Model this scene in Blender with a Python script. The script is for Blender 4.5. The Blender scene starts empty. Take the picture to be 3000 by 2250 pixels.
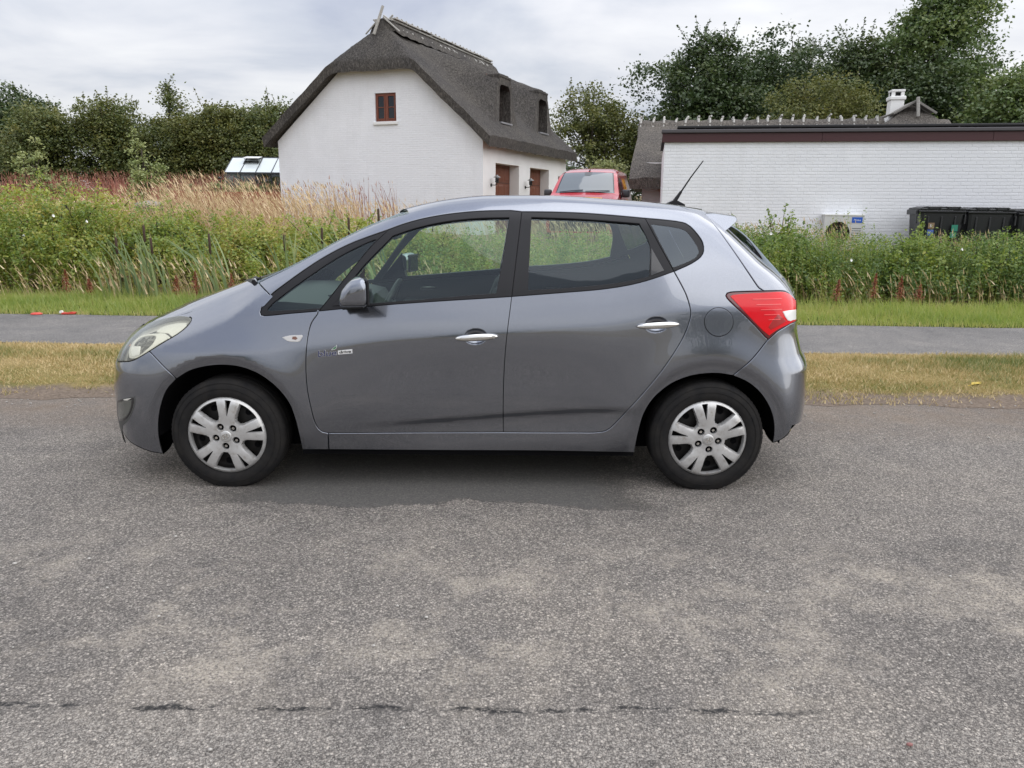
import bpy, bmesh, math, random
import numpy as np
from mathutils import Vector, Matrix
from mathutils.geometry import delaunay_2d_cdt
from math import pi, sin, cos, radians
random.seed(7); RNG=np.random.default_rng(7)
SC=bpy.context.scene; COL=SC.collection

# ------------------------------------------------------------------ camera
CAM_H=1.5347; PITCH=.229116; ROLL=.008794
cam=bpy.data.cameras.new('camera'); cam_ob=bpy.data.objects.new('camera',cam); COL.objects.link(cam_ob)
cam.sensor_fit='HORIZONTAL'; cam.sensor_width=36.0; cam.lens=36.0*2253/3000; cam.clip_start=.05; cam.clip_end=3000
cam_ob.matrix_world=Matrix.Translation((0,0,CAM_H)) @ Matrix.Rotation(pi/2-PITCH,4,'X') @ Matrix.Rotation(ROLL,4,'Z')
SC.camera=cam_ob

# ------------------------------------------------------------------ sky and sun
SUN_EL=radians(45); SUN_AZ=radians(104)     # azimuth from +Y towards +X: veiled sun, from the right
world=bpy.data.worlds.new('World'); SC.world=world; world.use_nodes=True
nt=world.node_tree; nt.nodes.clear()
def wn(t,**k):
    n=nt.nodes.new(t)
    for a,b in k.items(): setattr(n,a,b)
    return n
w_out=wn('ShaderNodeOutputWorld'); w_bg=wn('ShaderNodeBackground'); w_sky=wn('ShaderNodeTexSky')
w_sky.sky_type='NISHITA'; w_sky.sun_disc=False; w_sky.sun_elevation=SUN_EL; w_sky.sun_rotation=SUN_AZ
w_tc=wn('ShaderNodeTexCoord'); w_sep=wn('ShaderNodeSeparateXYZ')
w_mz=wn('ShaderNodeMath',operation='MAXIMUM'); w_mz.inputs[1].default_value=0.0
w_add=wn('ShaderNodeMath',operation='ADD'); w_add.inputs[1].default_value=.16
w_dx=wn('ShaderNodeMath',operation='DIVIDE'); w_dy=wn('ShaderNodeMath',operation='DIVIDE')
w_cmb=wn('ShaderNodeCombineXYZ')
L=nt.links.new
L(w_tc.outputs['Generated'],w_sep.inputs[0]); L(w_sep.outputs['Z'],w_mz.inputs[0]); L(w_mz.outputs[0],w_add.inputs[0])
L(w_sep.outputs['X'],w_dx.inputs[0]); L(w_add.outputs[0],w_dx.inputs[1]); L(w_sep.outputs['Y'],w_dy.inputs[0]); L(w_add.outputs[0],w_dy.inputs[1])
L(w_dx.outputs[0],w_cmb.inputs[0]); L(w_dy.outputs[0],w_cmb.inputs[1]); w_cmb.inputs[2].default_value=3.7
w_n1=wn('ShaderNodeTexNoise'); w_n1.inputs['Scale'].default_value=1.15; w_n1.inputs['Detail'].default_value=7; w_n1.inputs['Roughness'].default_value=.52; w_n1.inputs['Distortion'].default_value=.35
w_n2=wn('ShaderNodeTexNoise'); w_n2.inputs['Scale'].default_value=.42; w_n2.inputs['Detail'].default_value=4
L(w_cmb.outputs[0],w_n1.inputs['Vector']); L(w_cmb.outputs[0],w_n2.inputs['Vector'])
w_mul=wn('ShaderNodeMath',operation='ADD'); L(w_n1.outputs[0],w_mul.inputs[0]); L(w_n2.outputs[0],w_mul.inputs[1])
w_ramp=wn('ShaderNodeValToRGB'); L(w_mul.outputs[0],w_ramp.inputs[0])
# cloud deck: thin blue-grey in the gaps, grey undersides, brighter tops (radiance, multiplied below)
e=w_ramp.color_ramp.elements
e[0].position=.70; e[0].color=(.455,.49,.60,1); e[1].position=1.30; e[1].color=(.98,.98,.99,1)
for pos,c in ((.86,(.60,.63,.71,1)),(.98,(.73,.745,.805,1)),(1.10,(.79,.80,.855,1))):
    q=e.new(min(pos,1.0)) if pos<=1 else None
    if q: q.color=c
w_rng=wn('ShaderNodeMapRange'); w_rng.inputs['From Min'].default_value=.76; w_rng.inputs['From Max'].default_value=1.26
L(w_mul.outputs[0],w_rng.inputs['Value']); L(w_rng.outputs[0],w_ramp.inputs[0])
for el,pos in zip(sorted(e,key=lambda q:q.position),(0,.25,.45,1)): el.position=pos
w_sc=wn('ShaderNodeMixRGB',blend_type='MULTIPLY'); w_sc.inputs[0].default_value=1; w_sc.inputs[2].default_value=(6.7,6.65,6.5,1)
L(w_ramp.outputs[0],w_sc.inputs[1])
w_cie=wn('ShaderNodeMath',operation='MULTIPLY_ADD'); w_cie.inputs[1].default_value=1.35; w_cie.inputs[2].default_value=.72   # overcast sky: luminance grows with sin(elevation)
L(w_mz.outputs[0],w_cie.inputs[0])
w_sc2=wn('ShaderNodeMixRGB',blend_type='MULTIPLY'); w_sc2.inputs[0].default_value=1; L(w_sc.outputs[0],w_sc2.inputs[1]); L(w_cie.outputs[0],w_sc2.inputs[2])
w_mix=wn('ShaderNodeMixRGB',blend_type='MIX'); w_mix.inputs[0].default_value=.93      # overcast: the clear sky only shimmers through
L(w_sky.outputs[0],w_mix.inputs[1]); L(w_sc2.outputs[0],w_mix.inputs[2])
w_bg.inputs['Strength'].default_value=.10
L(w_mix.outputs[0],w_bg.inputs[0]); L(w_bg.outputs[0],w_out.inputs[0])
sun=bpy.data.lights.new('sun','SUN'); sun.energy=1.5; sun.angle=radians(110); sun.color=(1,.975,.94)
sun_ob=bpy.data.objects.new('sun',sun); COL.objects.link(sun_ob)
sd=Vector((sin(SUN_AZ)*cos(SUN_EL),cos(SUN_AZ)*cos(SUN_EL),sin(SUN_EL)))
sun_ob.rotation_euler=(-sd).to_track_quat('-Z','Y').to_euler(); sun_ob.location=sd*60
vs=SC.view_settings; vs.view_transform='Standard'; vs.look='None'; vs.exposure=.86; vs.gamma=1.0; vs.use_curve_mapping=False
SC.cycles.use_denoising=True; SC.cycles.max_bounces=6; SC.cycles.transparent_max_bounces=12; SC.cycles.glossy_bounces=4; SC.cycles.diffuse_bounces=2
SC.cycles.caustics_reflective=False; SC.cycles.caustics_refractive=False; SC.cycles.sample_clamp_indirect=6.0

# ------------------------------------------------------------------ helpers
MATS={}
def mat(name,col=(.5,.5,.5),rough=.6,metal=0.0,coat=0.0,spec=.5,**kw):
    if name in MATS: return MATS[name]
    m=bpy.data.materials.new(name); m.use_nodes=True; b=m.node_tree.nodes['Principled BSDF']
    b.inputs['Base Color'].default_value=(*col,1); b.inputs['Roughness'].default_value=rough; b.inputs['Metallic'].default_value=metal
    b.inputs['Coat Weight'].default_value=coat; b.inputs['Coat Roughness'].default_value=kw.get('coatrough',.03); b.inputs['Specular IOR Level'].default_value=spec
    MATS[name]=m; return m
def N(m,t,**k):
    n=m.node_tree.nodes.new(t)
    for a,b in k.items():
        if a in ('operation','blend_type','feature','distance','wave_type','bands_direction','data_type','noise_dimensions','voronoi_dimensions','attribute_name','interpolation_type'): setattr(n,a,b)
        else:
            n.inputs[a].default_value=b
    return n
def LK(m,a,b): m.node_tree.links.new(a,b)
def BS(m): return m.node_tree.nodes['Principled BSDF']
def ramp(m,fac,stops):
    r=m.node_tree.nodes.new('ShaderNodeValToRGB'); LK(m,fac,r.inputs[0]); el=r.color_ramp.elements
    while len(el)<len(stops): el.new(.5)
    for q,(p,c) in zip(el,stops): q.position=p; q.color=(*c,1) if len(c)==3 else c
    return r.outputs[0]
def texco(m,kind='Object',scale=None):
    t=m.node_tree.nodes.new('ShaderNodeTexCoord'); o=t.outputs[kind]
    if scale is not None:
        mp=m.node_tree.nodes.new('ShaderNodeMapping'); mp.inputs['Scale'].default_value=scale if hasattr(scale,'__len__') else (scale,)*3
        LK(m,o,mp.inputs[0]); o=mp.outputs[0]
    return o
def noise(m,vec,scale,detail=4,rough=.55,dist=0.0):
    n=N(m,'ShaderNodeTexNoise',Scale=scale,Detail=detail,Roughness=rough,Distortion=dist); LK(m,vec,n.inputs['Vector']); return n.outputs[0]
def bump(m,h,strength=.3,dist=.01):
    b=N(m,'ShaderNodeBump',Strength=strength,Distance=dist); LK(m,h,b.inputs['Height']); LK(m,b.outputs[0],BS(m).inputs['Normal']); return b
def mixc(m,fac,a,b,mode='MIX'):
    x=m.node_tree.nodes.new('ShaderNodeMixRGB'); x.blend_type=mode
    for i,v in ((0,fac),(1,a),(2,b)):
        if hasattr(v,'is_output'): LK(m,v,x.inputs[i])
        else: x.inputs[i].default_value=v if i==0 else (*v,1)
    return x.outputs[0]
def link(o,parent=None):
    COL.objects.link(o)
    if parent is not None: o.parent=parent
    return o
def mesh(name,vs,fs,m=None,parent=None,smooth=False,normals=None,mats=None,midx=None):
    me=bpy.data.meshes.new(name); me.from_pydata([tuple(map(float,v)) for v in vs],[],[tuple(map(int,f)) for f in fs]); me.update()
    if mats:
        for q in mats: me.materials.append(q)
        me.polygons.foreach_set('material_index',np.asarray(midx,dtype=np.int32))
    elif m is not None: me.materials.append(m)
    if smooth: me.polygons.foreach_set('use_smooth',np.ones(len(me.polygons),dtype=bool))
    if normals is not None: me.normals_split_custom_set_from_vertices([tuple(map(float,q)) for q in normals])
    return link(bpy.data.objects.new(name,me),parent)
def npmesh(name,V,Fq,m,parent=None,smooth=False,k=None,uvcol=None):
    """big meshes: V (n,3), Fq (m,k) with constant face size"""
    V=np.ascontiguousarray(V,dtype=np.float32); Fq=np.ascontiguousarray(Fq,dtype=np.int32); k=Fq.shape[1]
    me=bpy.data.meshes.new(name); me.vertices.add(len(V)); me.vertices.foreach_set('co',V.ravel())
    me.loops.add(Fq.size); me.loops.foreach_set('vertex_index',Fq.ravel())
    me.polygons.add(len(Fq)); me.polygons.foreach_set('loop_start',np.arange(0,Fq.size,k,dtype=np.int32))
    me.polygons.foreach_set('loop_total',np.full(len(Fq),k,dtype=np.int32))
    me.update(calc_edges=True); me.validate(); me.materials.append(m)
    if uvcol is not None:
        at=me.attributes.new('tint','FLOAT','POINT'); at.data.foreach_set('value',np.ascontiguousarray(uvcol,dtype=np.float32))
    if smooth: me.polygons.foreach_set('use_smooth',np.ones(len(me.polygons),dtype=bool))
    return link(bpy.data.objects.new(name,me),parent)
def tag(o,label=None,cat=None,group=None,kind=None):
    if label: o['label']=label
    if cat: o['category']=cat
    if group: o['group']=group
    if kind: o['kind']=kind
    return o
def empty(name,loc=(0,0,0),rz=0.0,parent=None):
    o=bpy.data.objects.new(name,None); o.empty_display_size=.2; link(o,parent); o.location=loc; o.rotation_euler=(0,0,rz); return o
def copy_tree(o,parent=None):
    c=o.copy(); COL.objects.link(c); c.parent=parent
    for ch in list(o.children): copy_tree(ch,c)
    return c
class MB:
    """collects simple solids into one mesh"""
    def __init__(s): s.v=[]; s.f=[]
    def add(s,v,f):
        n=len(s.v); s.v+=[tuple(q) for q in v]; s.f+=[tuple(i+n for i in q) for q in f]; return s
    def box(s,x0,x1,y0,y1,z0,z1,M=None):
        v=[Vector((x,y,z)) for z in (z0,z1) for y in (y0,y1) for x in (x0,x1)]
        if M is not None: v=[M@q for q in v]
        return s.add(v,[(0,2,3,1),(4,5,7,6),(0,1,5,4),(2,6,7,3),(0,4,6,2),(1,3,7,5)])
    def bbox(s,x0,x1,y0,y1,z0,z1,b=.01,M=None):
        """box with chamfered edges"""
        cx,cy,cz=(x0+x1)/2,(y0+y1)/2,(z0+z1)/2; hx,hy,hz=(x1-x0)/2,(y1-y0)/2,(z1-z0)/2; b=min(b,hx*.9,hy*.9,hz*.9)
        bm=bmesh.new(); bmesh.ops.create_cube(bm,size=2.0)
        for q in bm.verts: q.co=Vector((q.co.x*hx,q.co.y*hy,q.co.z*hz))
        bmesh.ops.bevel(bm,geom=list(bm.edges),offset=b,segments=2,profile=.5,affect='EDGES')
        bm.verts.index_update(); v=[q.co+Vector((cx,cy,cz)) for q in bm.verts]
        if M is not None: v=[M@q for q in v]
        f=[[q.index for q in fc.verts] for fc in bm.faces]; bm.free(); return s.add(v,f)
    def tube(s,pts,r,n=8,cap=True):
        pts=[Vector(q) for q in pts]; rr=r if hasattr(r,'__len__') else [r]*len(pts); base=len(s.v); up=Vector((0,0,1)); prev=None
        for i,q in enumerate(pts):
            t=(pts[min(i+1,len(pts)-1)]-pts[max(i-1,0)]).normalized()
            if prev is None: a=t.cross(up if abs(t.z)<.9 else Vector((1,0,0))).normalized()
            else: a=(prev-t*prev.dot(t)).normalized()
            prev=a; b=t.cross(a)
            for k in range(n): s.v.append(tuple(q+(a*cos(2*pi*k/n)+b*sin(2*pi*k/n))*rr[i]))
        for i in range(len(pts)-1):
            for k in range(n): s.f.append((base+i*n+k,base+i*n+(k+1)%n,base+(i+1)*n+(k+1)%n,base+(i+1)*n+k))
        if cap:
            s.f.append(tuple(base+k for k in range(n))[::-1]); s.f.append(tuple(base+(len(pts)-1)*n+k for k in range(n)))
        return s
    def lathe(s,prof,n=32,M=None,close=False):
        base=len(s.v); m=len(prof)
        for k in range(n):
            c,d=cos(2*pi*k/n),sin(2*pi*k/n)
            for r,h in prof:
                q=Vector((r*c,r*d,h)); s.v.append(tuple(M@q if M is not None else q))
        for k in range(n):
            for i in range(m-1):
                s.f.append((base+k*m+i,base+((k+1)%n)*m+i,base+((k+1)%n)*m+i+1,base+k*m+i+1))
        return s
    def prism(s,poly,y0,y1,M=None):
        """polygon in (x,z) extruded along y"""
        n=len(poly); v=[Vector((x,y0,z)) for x,z in poly]+[Vector((x,y1,z)) for x,z in poly]
        if M is not None: v=[M@q for q in v]
        return s.add(v,[tuple(range(n)),tuple(range(2*n-1,n-1,-1))]+[(i,i+n,(i+1)%n+n,(i+1)%n) for i in range(n)])
    def build(s,name,m,parent=None,smooth=False,fix=True):
        o=mesh(name,s.v,s.f,m,parent,smooth)
        if fix:
            bm=bmesh.new(); bm.from_mesh(o.data); bmesh.ops.recalc_face_normals(bm,faces=list(bm.faces)); bm.to_mesh(o.data); bm.free()
            if smooth: o.data.polygons.foreach_set('use_smooth',np.ones(len(o.data.polygons),dtype=bool))
        return o
def smooth_by_angle(o,deg=35):
    me=o.data; me.polygons.foreach_set('use_smooth',np.ones(len(me.polygons),dtype=bool))
    bm=bmesh.new(); bm.from_mesh(me)
    for ed in bm.edges: ed.smooth = len(ed.link_faces)==2 and ed.calc_face_angle(0)<radians(deg)
    bm.to_mesh(me); bm.free(); return o

def resample(poly,step):
    out=[]; n=len(poly)
    for i in range(n):
        a=np.array(poly[i]); b=np.array(poly[(i+1)%n]); m=max(1,int(np.linalg.norm(b-a)/step))
        for k in range(m): out.append(a+(b-a)*k/m)
    return np.array(out)
def parea(p): return .5*np.sum(p[:,0]*np.roll(p[:,1],-1)-np.roll(p[:,0],-1)*p[:,1])
def inpoly(pts,poly):
    x,y=pts[:,0],pts[:,1]; c=np.zeros(len(pts),bool); n=len(poly); j=n-1
    for i in range(n):
        xi,yi=poly[i]; xj,yj=poly[j]
        if yi!=yj:
            k=((yi>y)!=(yj>y))&(x<(xj-xi)*(y-yi)/(yj-yi)+xi); c^=k
        j=i
    return c
def pdist(pts,poly):
    d=np.full(len(pts),1e9); n=len(poly)
    for i in range(n):
        a=poly[i]; b=poly[(i+1)%n]; ab=b-a; t=np.clip(((pts-a)@ab)/max(ab@ab,1e-12),0,1); q=a+t[:,None]*ab
        d=np.minimum(d,np.hypot(pts[:,0]-q[:,0],pts[:,1]-q[:,1]))
    return d
def fill2d(loops,res,holes=False):
    """triangulate polygon loops with interior points; returns 2d verts, tris"""
    vs=[];es=[]
    for l in loops:
        b=len(vs); vs+=[Vector(q) for q in l]; es+=[(b+i,b+(i+1)%len(l)) for i in range(len(l))]
    allb=np.array(loops[0]); mn=allb.min(0); mx=allb.max(0)
    gx,gy=np.meshgrid(np.arange(mn[0],mx[0]+res,res),np.arange(mn[1],mx[1]+res,res*.866)); gx=gx+(np.arange(gx.shape[0])%2)[:,None]*res*.5
    g=np.stack([gx.ravel(),gy.ravel()],-1)
    k=inpoly(g,allb)
    g=g[k]
    for h in loops[1:]: g=g[~inpoly(g,np.array(h))]
    if len(g):
        d=np.min([pdist(g,np.array(l)) for l in loops],0); g=g[d>res*.45]
    vs+=[Vector(q) for q in g]
    r=delaunay_2d_cdt(vs,es,[],1,1e-6); v=np.array([tuple(q) for q in r[0]]); t=np.array([tuple(f) for f in r[2]])
    for h in loops[1:]: t=t[~inpoly(v[t].mean(1),np.array(h))]
    return v,[tuple(f) for f in t]
def inset(p,d):
    a=np.roll(p,1,0); b=np.roll(p,-1,0)
    e1=p-a; e2=b-p; e1=e1/np.maximum(np.linalg.norm(e1,axis=1,keepdims=True),1e-9); e2=e2/np.maximum(np.linalg.norm(e2,axis=1,keepdims=True),1e-9)
    m=np.stack([-(e1[:,1]+e2[:,1]),e1[:,0]+e2[:,0]],-1)      # sum of the inward normals
    l=np.sum(m*m,1,keepdims=True)
    return p+m*(2.0/np.maximum(l,1.0))*d

def pch(xs, ys):
    xs=np.asarray(xs,float); ys=np.asarray(ys,float)
    h=np.diff(xs); dl=np.diff(ys)/h; m=np.zeros_like(ys)
    m[0]=dl[0]; m[-1]=dl[-1]
    for i in range(1,len(xs)-1):
        if dl[i-1]*dl[i]>0:
            w1=2*h[i]+h[i-1]; w2=h[i]+2*h[i-1]; m[i]=(w1+w2)/(w1/dl[i-1]+w2/dl[i])
    def f(x):
        x=np.asarray(x,float); xc=np.clip(x,xs[0],xs[-1])
        i=np.clip(np.searchsorted(xs,xc)-1,0,len(xs)-2)
        t=(xc-xs[i])/h[i]; a=ys[i]; b=ys[i+1]; hi=h[i]
        r=(2*t**3-3*t*t+1)*a+(t**3-2*t*t+t)*hi*m[i]+(-2*t**3+3*t*t)*b+(t**3-t*t)*hi*m[i+1]
        return r+np.where(x<xs[0],(x-xs[0])*m[0],0)+np.where(x>xs[-1],(x-xs[-1])*m[-1],0)
    return f
def sst(a,b,x):
    t=np.clip((np.asarray(x,float)-a)/(b-a),0,1); return t*t*(3-2*t)
# ================================================================== ground, road, path
def gz(y):
    y=np.asarray(y,float)
    t=np.clip((y-12.7)/4.8,0,1); a=.55*t*t*(3-2*t)
    return a+.012*np.clip(y-17.5,0,8.5)+.060*np.clip(y-26,0,26)
def gsheet(name,xs,ys,zf,m):
    X,Y=np.meshgrid(xs,ys); Z=zf(X,Y); n,k=X.shape
    V=np.stack([X,Y,Z],-1).reshape(-1,3); i,j=np.meshgrid(np.arange(n-1),np.arange(k-1),indexing='ij'); a=(i*k+j).ravel()
    return npmesh(name,V,np.stack([a,a+1,a+k+1,a+k],-1),m,smooth=True)
YR_=lambda x:5.93-.0086*x            # edge road / verge
YV_=lambda x:8.19-.0234*x            # edge verge / path
YP_=lambda x:10.26-.036*x            # edge path / green strip
M_soil=mat('soil_and_thatch',(.10,.08,.05),.95,spec=.1)
def _so(m):
    v=texco(m,'Object'); n=noise(m,v,2.2,6,.65); n2=noise(m,v,28,4,.6)
    c=mixc(m,n2,ramp(m,n,[(.3,(.12,.10,.065)),(.55,(.27,.22,.13)),(.75,(.19,.21,.08))]),(.20,.16,.09)); LK(m,c,BS(m).inputs['Base Color']); bump(m,n2,.5,.02)
_so(M_soil)
gnd=gsheet('ground',np.concatenate([[-500,-200,-90,-50],np.linspace(-36,36,60),[50,90,200,500]]),np.concatenate([[-400,-100,-40,-12,0],np.linspace(5,30,80),np.linspace(31,60,24),[80,150,400,900]]),lambda X,Y:gz(Y)-.012,M_soil); tag(gnd,kind='structure')
# road -------------------------------------------------------------
M_road=mat('worn_asphalt',(.2,.2,.2),.9,spec=.25)
def asphalt(m,base=1.0,cells=95.,special=True):
    v=texco(m,'Object'); sx=N(m,'ShaderNodeSeparateXYZ'); LK(m,v,sx.inputs[0])
    # jitter the coordinates so that the stones do not line up
    jn=N(m,'ShaderNodeTexNoise',Scale=45.0,Detail=2.0); LK(m,v,jn.inputs['Vector']); jv=mixc(m,.012,v,jn.outputs['Color'],'ADD')
    vo=N(m,'ShaderNodeTexVoronoi',Scale=cells,Randomness=1.0); LK(m,jv,vo.inputs['Vector'])
    vo2=N(m,'ShaderNodeTexVoronoi',Scale=cells*2.3,Randomness=1.0); LK(m,jv,vo2.inputs['Vector'])
    hs=N(m,'ShaderNodeSeparateColor'); LK(m,vo.outputs['Color'],hs.inputs[0]); hs2=N(m,'ShaderNodeSeparateColor'); LK(m,vo2.outputs['Color'],hs2.inputs[0])
    b=base
    st=ramp(m,hs.outputs[0],[(0,(.085*b,.083*b,.080*b)),(.35,(.142*b,.137*b,.130*b)),(.70,(.205*b,.196*b,.184*b)),(.90,(.275*b,.262*b,.245*b)),(1,(.42*b,.40*b,.37*b))])
    fi=ramp(m,hs2.outputs[1],[(0,(.062*b,.061*b,.060*b)),(.5,(.145*b,.140*b,.134*b)),(1,(.29*b,.277*b,.26*b))])
    c=mixc(m,.45,st,fi)
    gap=ramp(m,vo.outputs['Distance'],[(.30,(1,1,1)),(.60,(.30,.30,.31))]); c=mixc(m,.66,c,gap,'MULTIPLY')
    big=noise(m,v,.55,6,.6); c=mixc(m,.8,c,ramp(m,big,[(.30,(.76,.75,.75)),(.5,(1.04,1.02,1.0)),(.72,(1.32,1.27,1.20))]),'MULTIPLY')
    med=noise(m,v,3.5,5,.65); c=mixc(m,.6,c,ramp(m,med,[(.3,(.70,.70,.72)),(.6,(1.08,1.06,1.04))]),'MULTIPLY')
    hgt=mixc(m,.5,vo.outputs['Distance'],vo2.outputs['Distance'])
    if special:
        def band(sock,lo,hi,soft):
            a=N(m,'ShaderNodeMapRange',interpolation_type='SMOOTHSTEP'); a.inputs['From Min'].default_value=lo-soft; a.inputs['From Max'].default_value=lo+soft; LK(m,sock,a.inputs['Value'])
            b_=N(m,'ShaderNodeMapRange',interpolation_type='SMOOTHSTEP'); b_.inputs['From Min'].default_value=hi-soft; b_.inputs['From Max'].default_value=hi+soft; b_.inputs['To Min'].default_value=1; b_.inputs['To Max'].default_value=0; LK(m,sock,b_.inputs['Value'])
            r=N(m,'ShaderNodeMath',operation='MULTIPLY'); LK(m,a.outputs[0],r.inputs[0]); LK(m,b_.outputs[0],r.inputs[1]); return r.outputs[0]
        def mul(a,b_):
            r=N(m,'ShaderNodeMath',operation='MULTIPLY'); LK(m,a,r.inputs[0]); LK(m,b_,r.inputs[1]); return r.outputs[0]
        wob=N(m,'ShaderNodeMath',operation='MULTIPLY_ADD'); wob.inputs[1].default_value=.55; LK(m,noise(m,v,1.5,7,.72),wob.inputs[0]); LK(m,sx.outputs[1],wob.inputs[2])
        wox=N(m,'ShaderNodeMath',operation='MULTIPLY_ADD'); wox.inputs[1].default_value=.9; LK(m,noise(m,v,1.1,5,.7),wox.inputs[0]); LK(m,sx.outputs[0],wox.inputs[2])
        # a later, finer, darker repair, its colour lowered to deepen shade under the car
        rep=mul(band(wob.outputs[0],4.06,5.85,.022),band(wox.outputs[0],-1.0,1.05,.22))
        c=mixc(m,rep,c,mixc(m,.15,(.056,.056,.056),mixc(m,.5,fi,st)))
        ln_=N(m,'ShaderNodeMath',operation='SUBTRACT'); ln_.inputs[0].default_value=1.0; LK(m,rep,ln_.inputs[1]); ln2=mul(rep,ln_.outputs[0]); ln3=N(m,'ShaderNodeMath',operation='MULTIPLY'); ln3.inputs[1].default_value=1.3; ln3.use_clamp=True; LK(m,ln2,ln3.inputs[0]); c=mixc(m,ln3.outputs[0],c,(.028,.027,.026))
        # pale sand caught in the texture
        sn=noise(m,v,1.6,7,.72); sand=mul(ramp(m,sn,[(.49,(0,0,0)),(.64,(.95,.95,.95))]),band(sx.outputs[1],2.12,3.3,.30))
        sand2=mul(ramp(m,noise(m,v,1.1,6,.7),[(.58,(0,0,0)),(.72,(.55,.55,.55))]),band(sx.outputs[1],4.7,6.4,.4))
        sh=ramp(m,noise(m,v,85,3,.7),[(.40,(.10,.10,.10)),(.58,(1,1,1))])
        for s_ in (sand,sand2): c=mixc(m,mul(s_,sh),c,(.56,.51,.44))
        # a dark oily spot
        # strip nearer than the seam: paler chippings
        near=N(m,'ShaderNodeMapRange',interpolation_type='SMOOTHSTEP'); near.inputs['From Min'].default_value=2.13; near.inputs['From Max'].default_value=1.98; LK(m,sx.outputs[1],near.inputs['Value'])
        chip=ramp(m,hs2.outputs[2],[(.80,(0,0,0)),(.86,(.6,.6,.6))]); c=mixc(m,mul(near.outputs[0],chip),c,(.52,.50,.47))
        # tar that was poured along the seam and has mostly worn off
        ty=N(m,'ShaderNodeMath',operation='MULTIPLY_ADD'); ty.inputs[1].default_value=.10; LK(m,noise(m,v,3.0,5,.7),ty.inputs[0]); LK(m,sx.outputs[1],ty.inputs[2])
        tx=texco(m,'Object',(1.0,3.2,1.0)); tn=noise(m,tx,5.2,7,.72); tar=mul(band(ty.outputs[0],2.142,2.166,.006),ramp(m,tn,[(.49,(0,0,0)),(.52,(1,1,1))]))
        tx_=mul(tar,band(sx.outputs[0],-2.2,.95,.3)); c=mixc(m,mul(tx_,ramp(m,noise(m,v,60,3,.7),[(.36,(.25,.25,.25)),(.52,(1,1,1))])),c,(.038,.038,.040)); 
        tr=N(m,'ShaderNodeMapRange'); tr.inputs['To Min'].default_value=.92; tr.inputs['To Max'].default_value=.45; LK(m,tx_,tr.inputs['Value']); LK(m,tr.outputs[0],BS(m).inputs['Roughness'])
        # loose grit and dust towards the verge
        ed=N(m,'ShaderNodeMapRange',interpolation_type='SMOOTHSTEP'); ed.inputs['From Min'].default_value=5.0; ed.inputs['From Max'].default_value=6.0; LK(m,wob.outputs[0],ed.inputs['Value'])
        c=mixc(m,mul(ed.outputs[0],ramp(m,med,[(.3,(.25,.25,.25)),(.7,(.75,.75,.75))])),c,(.225,.175,.135))
        inv=N(m,'ShaderNodeMath',operation='MULTIPLY_ADD'); inv.inputs[1].default_value=-.75; inv.inputs[2].default_value=1.0; LK(m,rep,inv.inputs[0])
        hm=mixc(m,1.0,hgt,inv.outputs[0],'MULTIPLY'); hgt=hm
    c=mixc(m,1.0,c,(1.03,1.0,.965) if special else (.985,1.0,1.03),'MULTIPLY'); LK(m,c,BS(m).inputs['Base Color'])
    bp=bump(m,hgt,.95,.016 if special else .004); bp.invert=True
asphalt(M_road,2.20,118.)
xs=np.linspace(-40,40,400)
def strip(name,m,xs,f0,f1,z0,ny=12,edge0=None,edge1=None,zf=None):
    V=[];k=ny+1
    for x in xs:
        a=f0(x)+(edge0(x) if edge0 else 0); b=f1(x)+(edge1(x) if edge1 else 0)
        for t in np.linspace(0,1,k): y=a+(b-a)*t; V.append((x,y,(zf(x,y,t) if zf else z0)))
    V=np.array(V); n=len(xs); i,j=np.meshgrid(np.arange(n-1),np.arange(k-1),indexing='ij'); a=(i*k+j).ravel()
    o=npmesh(name,V,np.stack([a,a+k,a+k+1,a+1],-1),m,smooth=True); tag(o,kind='structure'); return o
rag=lambda s,amp:(lambda x:amp*(math.sin(x*2.3+s)+.7*math.sin(x*5.9+2*s)+.5*math.sin(x*13.1+3*s)))
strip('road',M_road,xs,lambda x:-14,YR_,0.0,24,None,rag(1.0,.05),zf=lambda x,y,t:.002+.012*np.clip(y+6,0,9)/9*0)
M_path=mat('path_asphalt',(.2,.2,.2),.9,spec=.25); asphalt(M_path,1.42,150.,False)
strip('cycle_path',M_path,xs,YV_,YP_,.012,6,rag(2.,.012),rag(3.,.02))
M_verge=mat('dry_verge_turf',(.2,.17,.07),.95,spec=.1)
def _ve(m):
    v=texco(m,'Object'); n=noise(m,v,1.3,6,.65); n2=noise(m,v,40,4,.65); sx=N(m,'ShaderNodeSeparateXYZ'); LK(m,v,sx.inputs[0])
    c=ramp(m,n,[(.3,(.15,.15,.04)),(.5,(.27,.21,.085)),(.7,(.36,.27,.13))]); c=mixc(m,.7,c,ramp(m,n2,[(.25,(.40,.40,.40)),(.7,(1.15,1.15,1.15))]),'MULTIPLY')
    wy=N(m,'ShaderNodeMath',operation='MULTIPLY_ADD'); wy.inputs[1].default_value=-.55; LK(m,noise(m,v,3.2,5,.7),wy.inputs[0]); LK(m,sx.outputs[1],wy.inputs[2]); dm=N(m,'ShaderNodeMapRange',interpolation_type='SMOOTHSTEP'); dm.inputs['From Min'].default_value=6.16; dm.inputs['From Max'].default_value=5.86; LK(m,wy.outputs[0],dm.inputs['Value']); c=mixc(m,dm.outputs[0],c,ramp(m,n2,[(.3,(.10,.078,.060)),(.7,(.24,.19,.15))]))
    LK(m,c,BS(m).inputs['Base Color']); bump(m,n2,.8,.02)
_ve(M_verge)
strip('verge',M_verge,xs,YR_,YV_,.0,14,rag(1.0,.05),None,zf=lambda x,y,t:.004+.035*math.sin(pi*min(1,max(0,t)))+.012*math.sin(x*3.1+y*5)*math.sin(pi*t))
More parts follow.
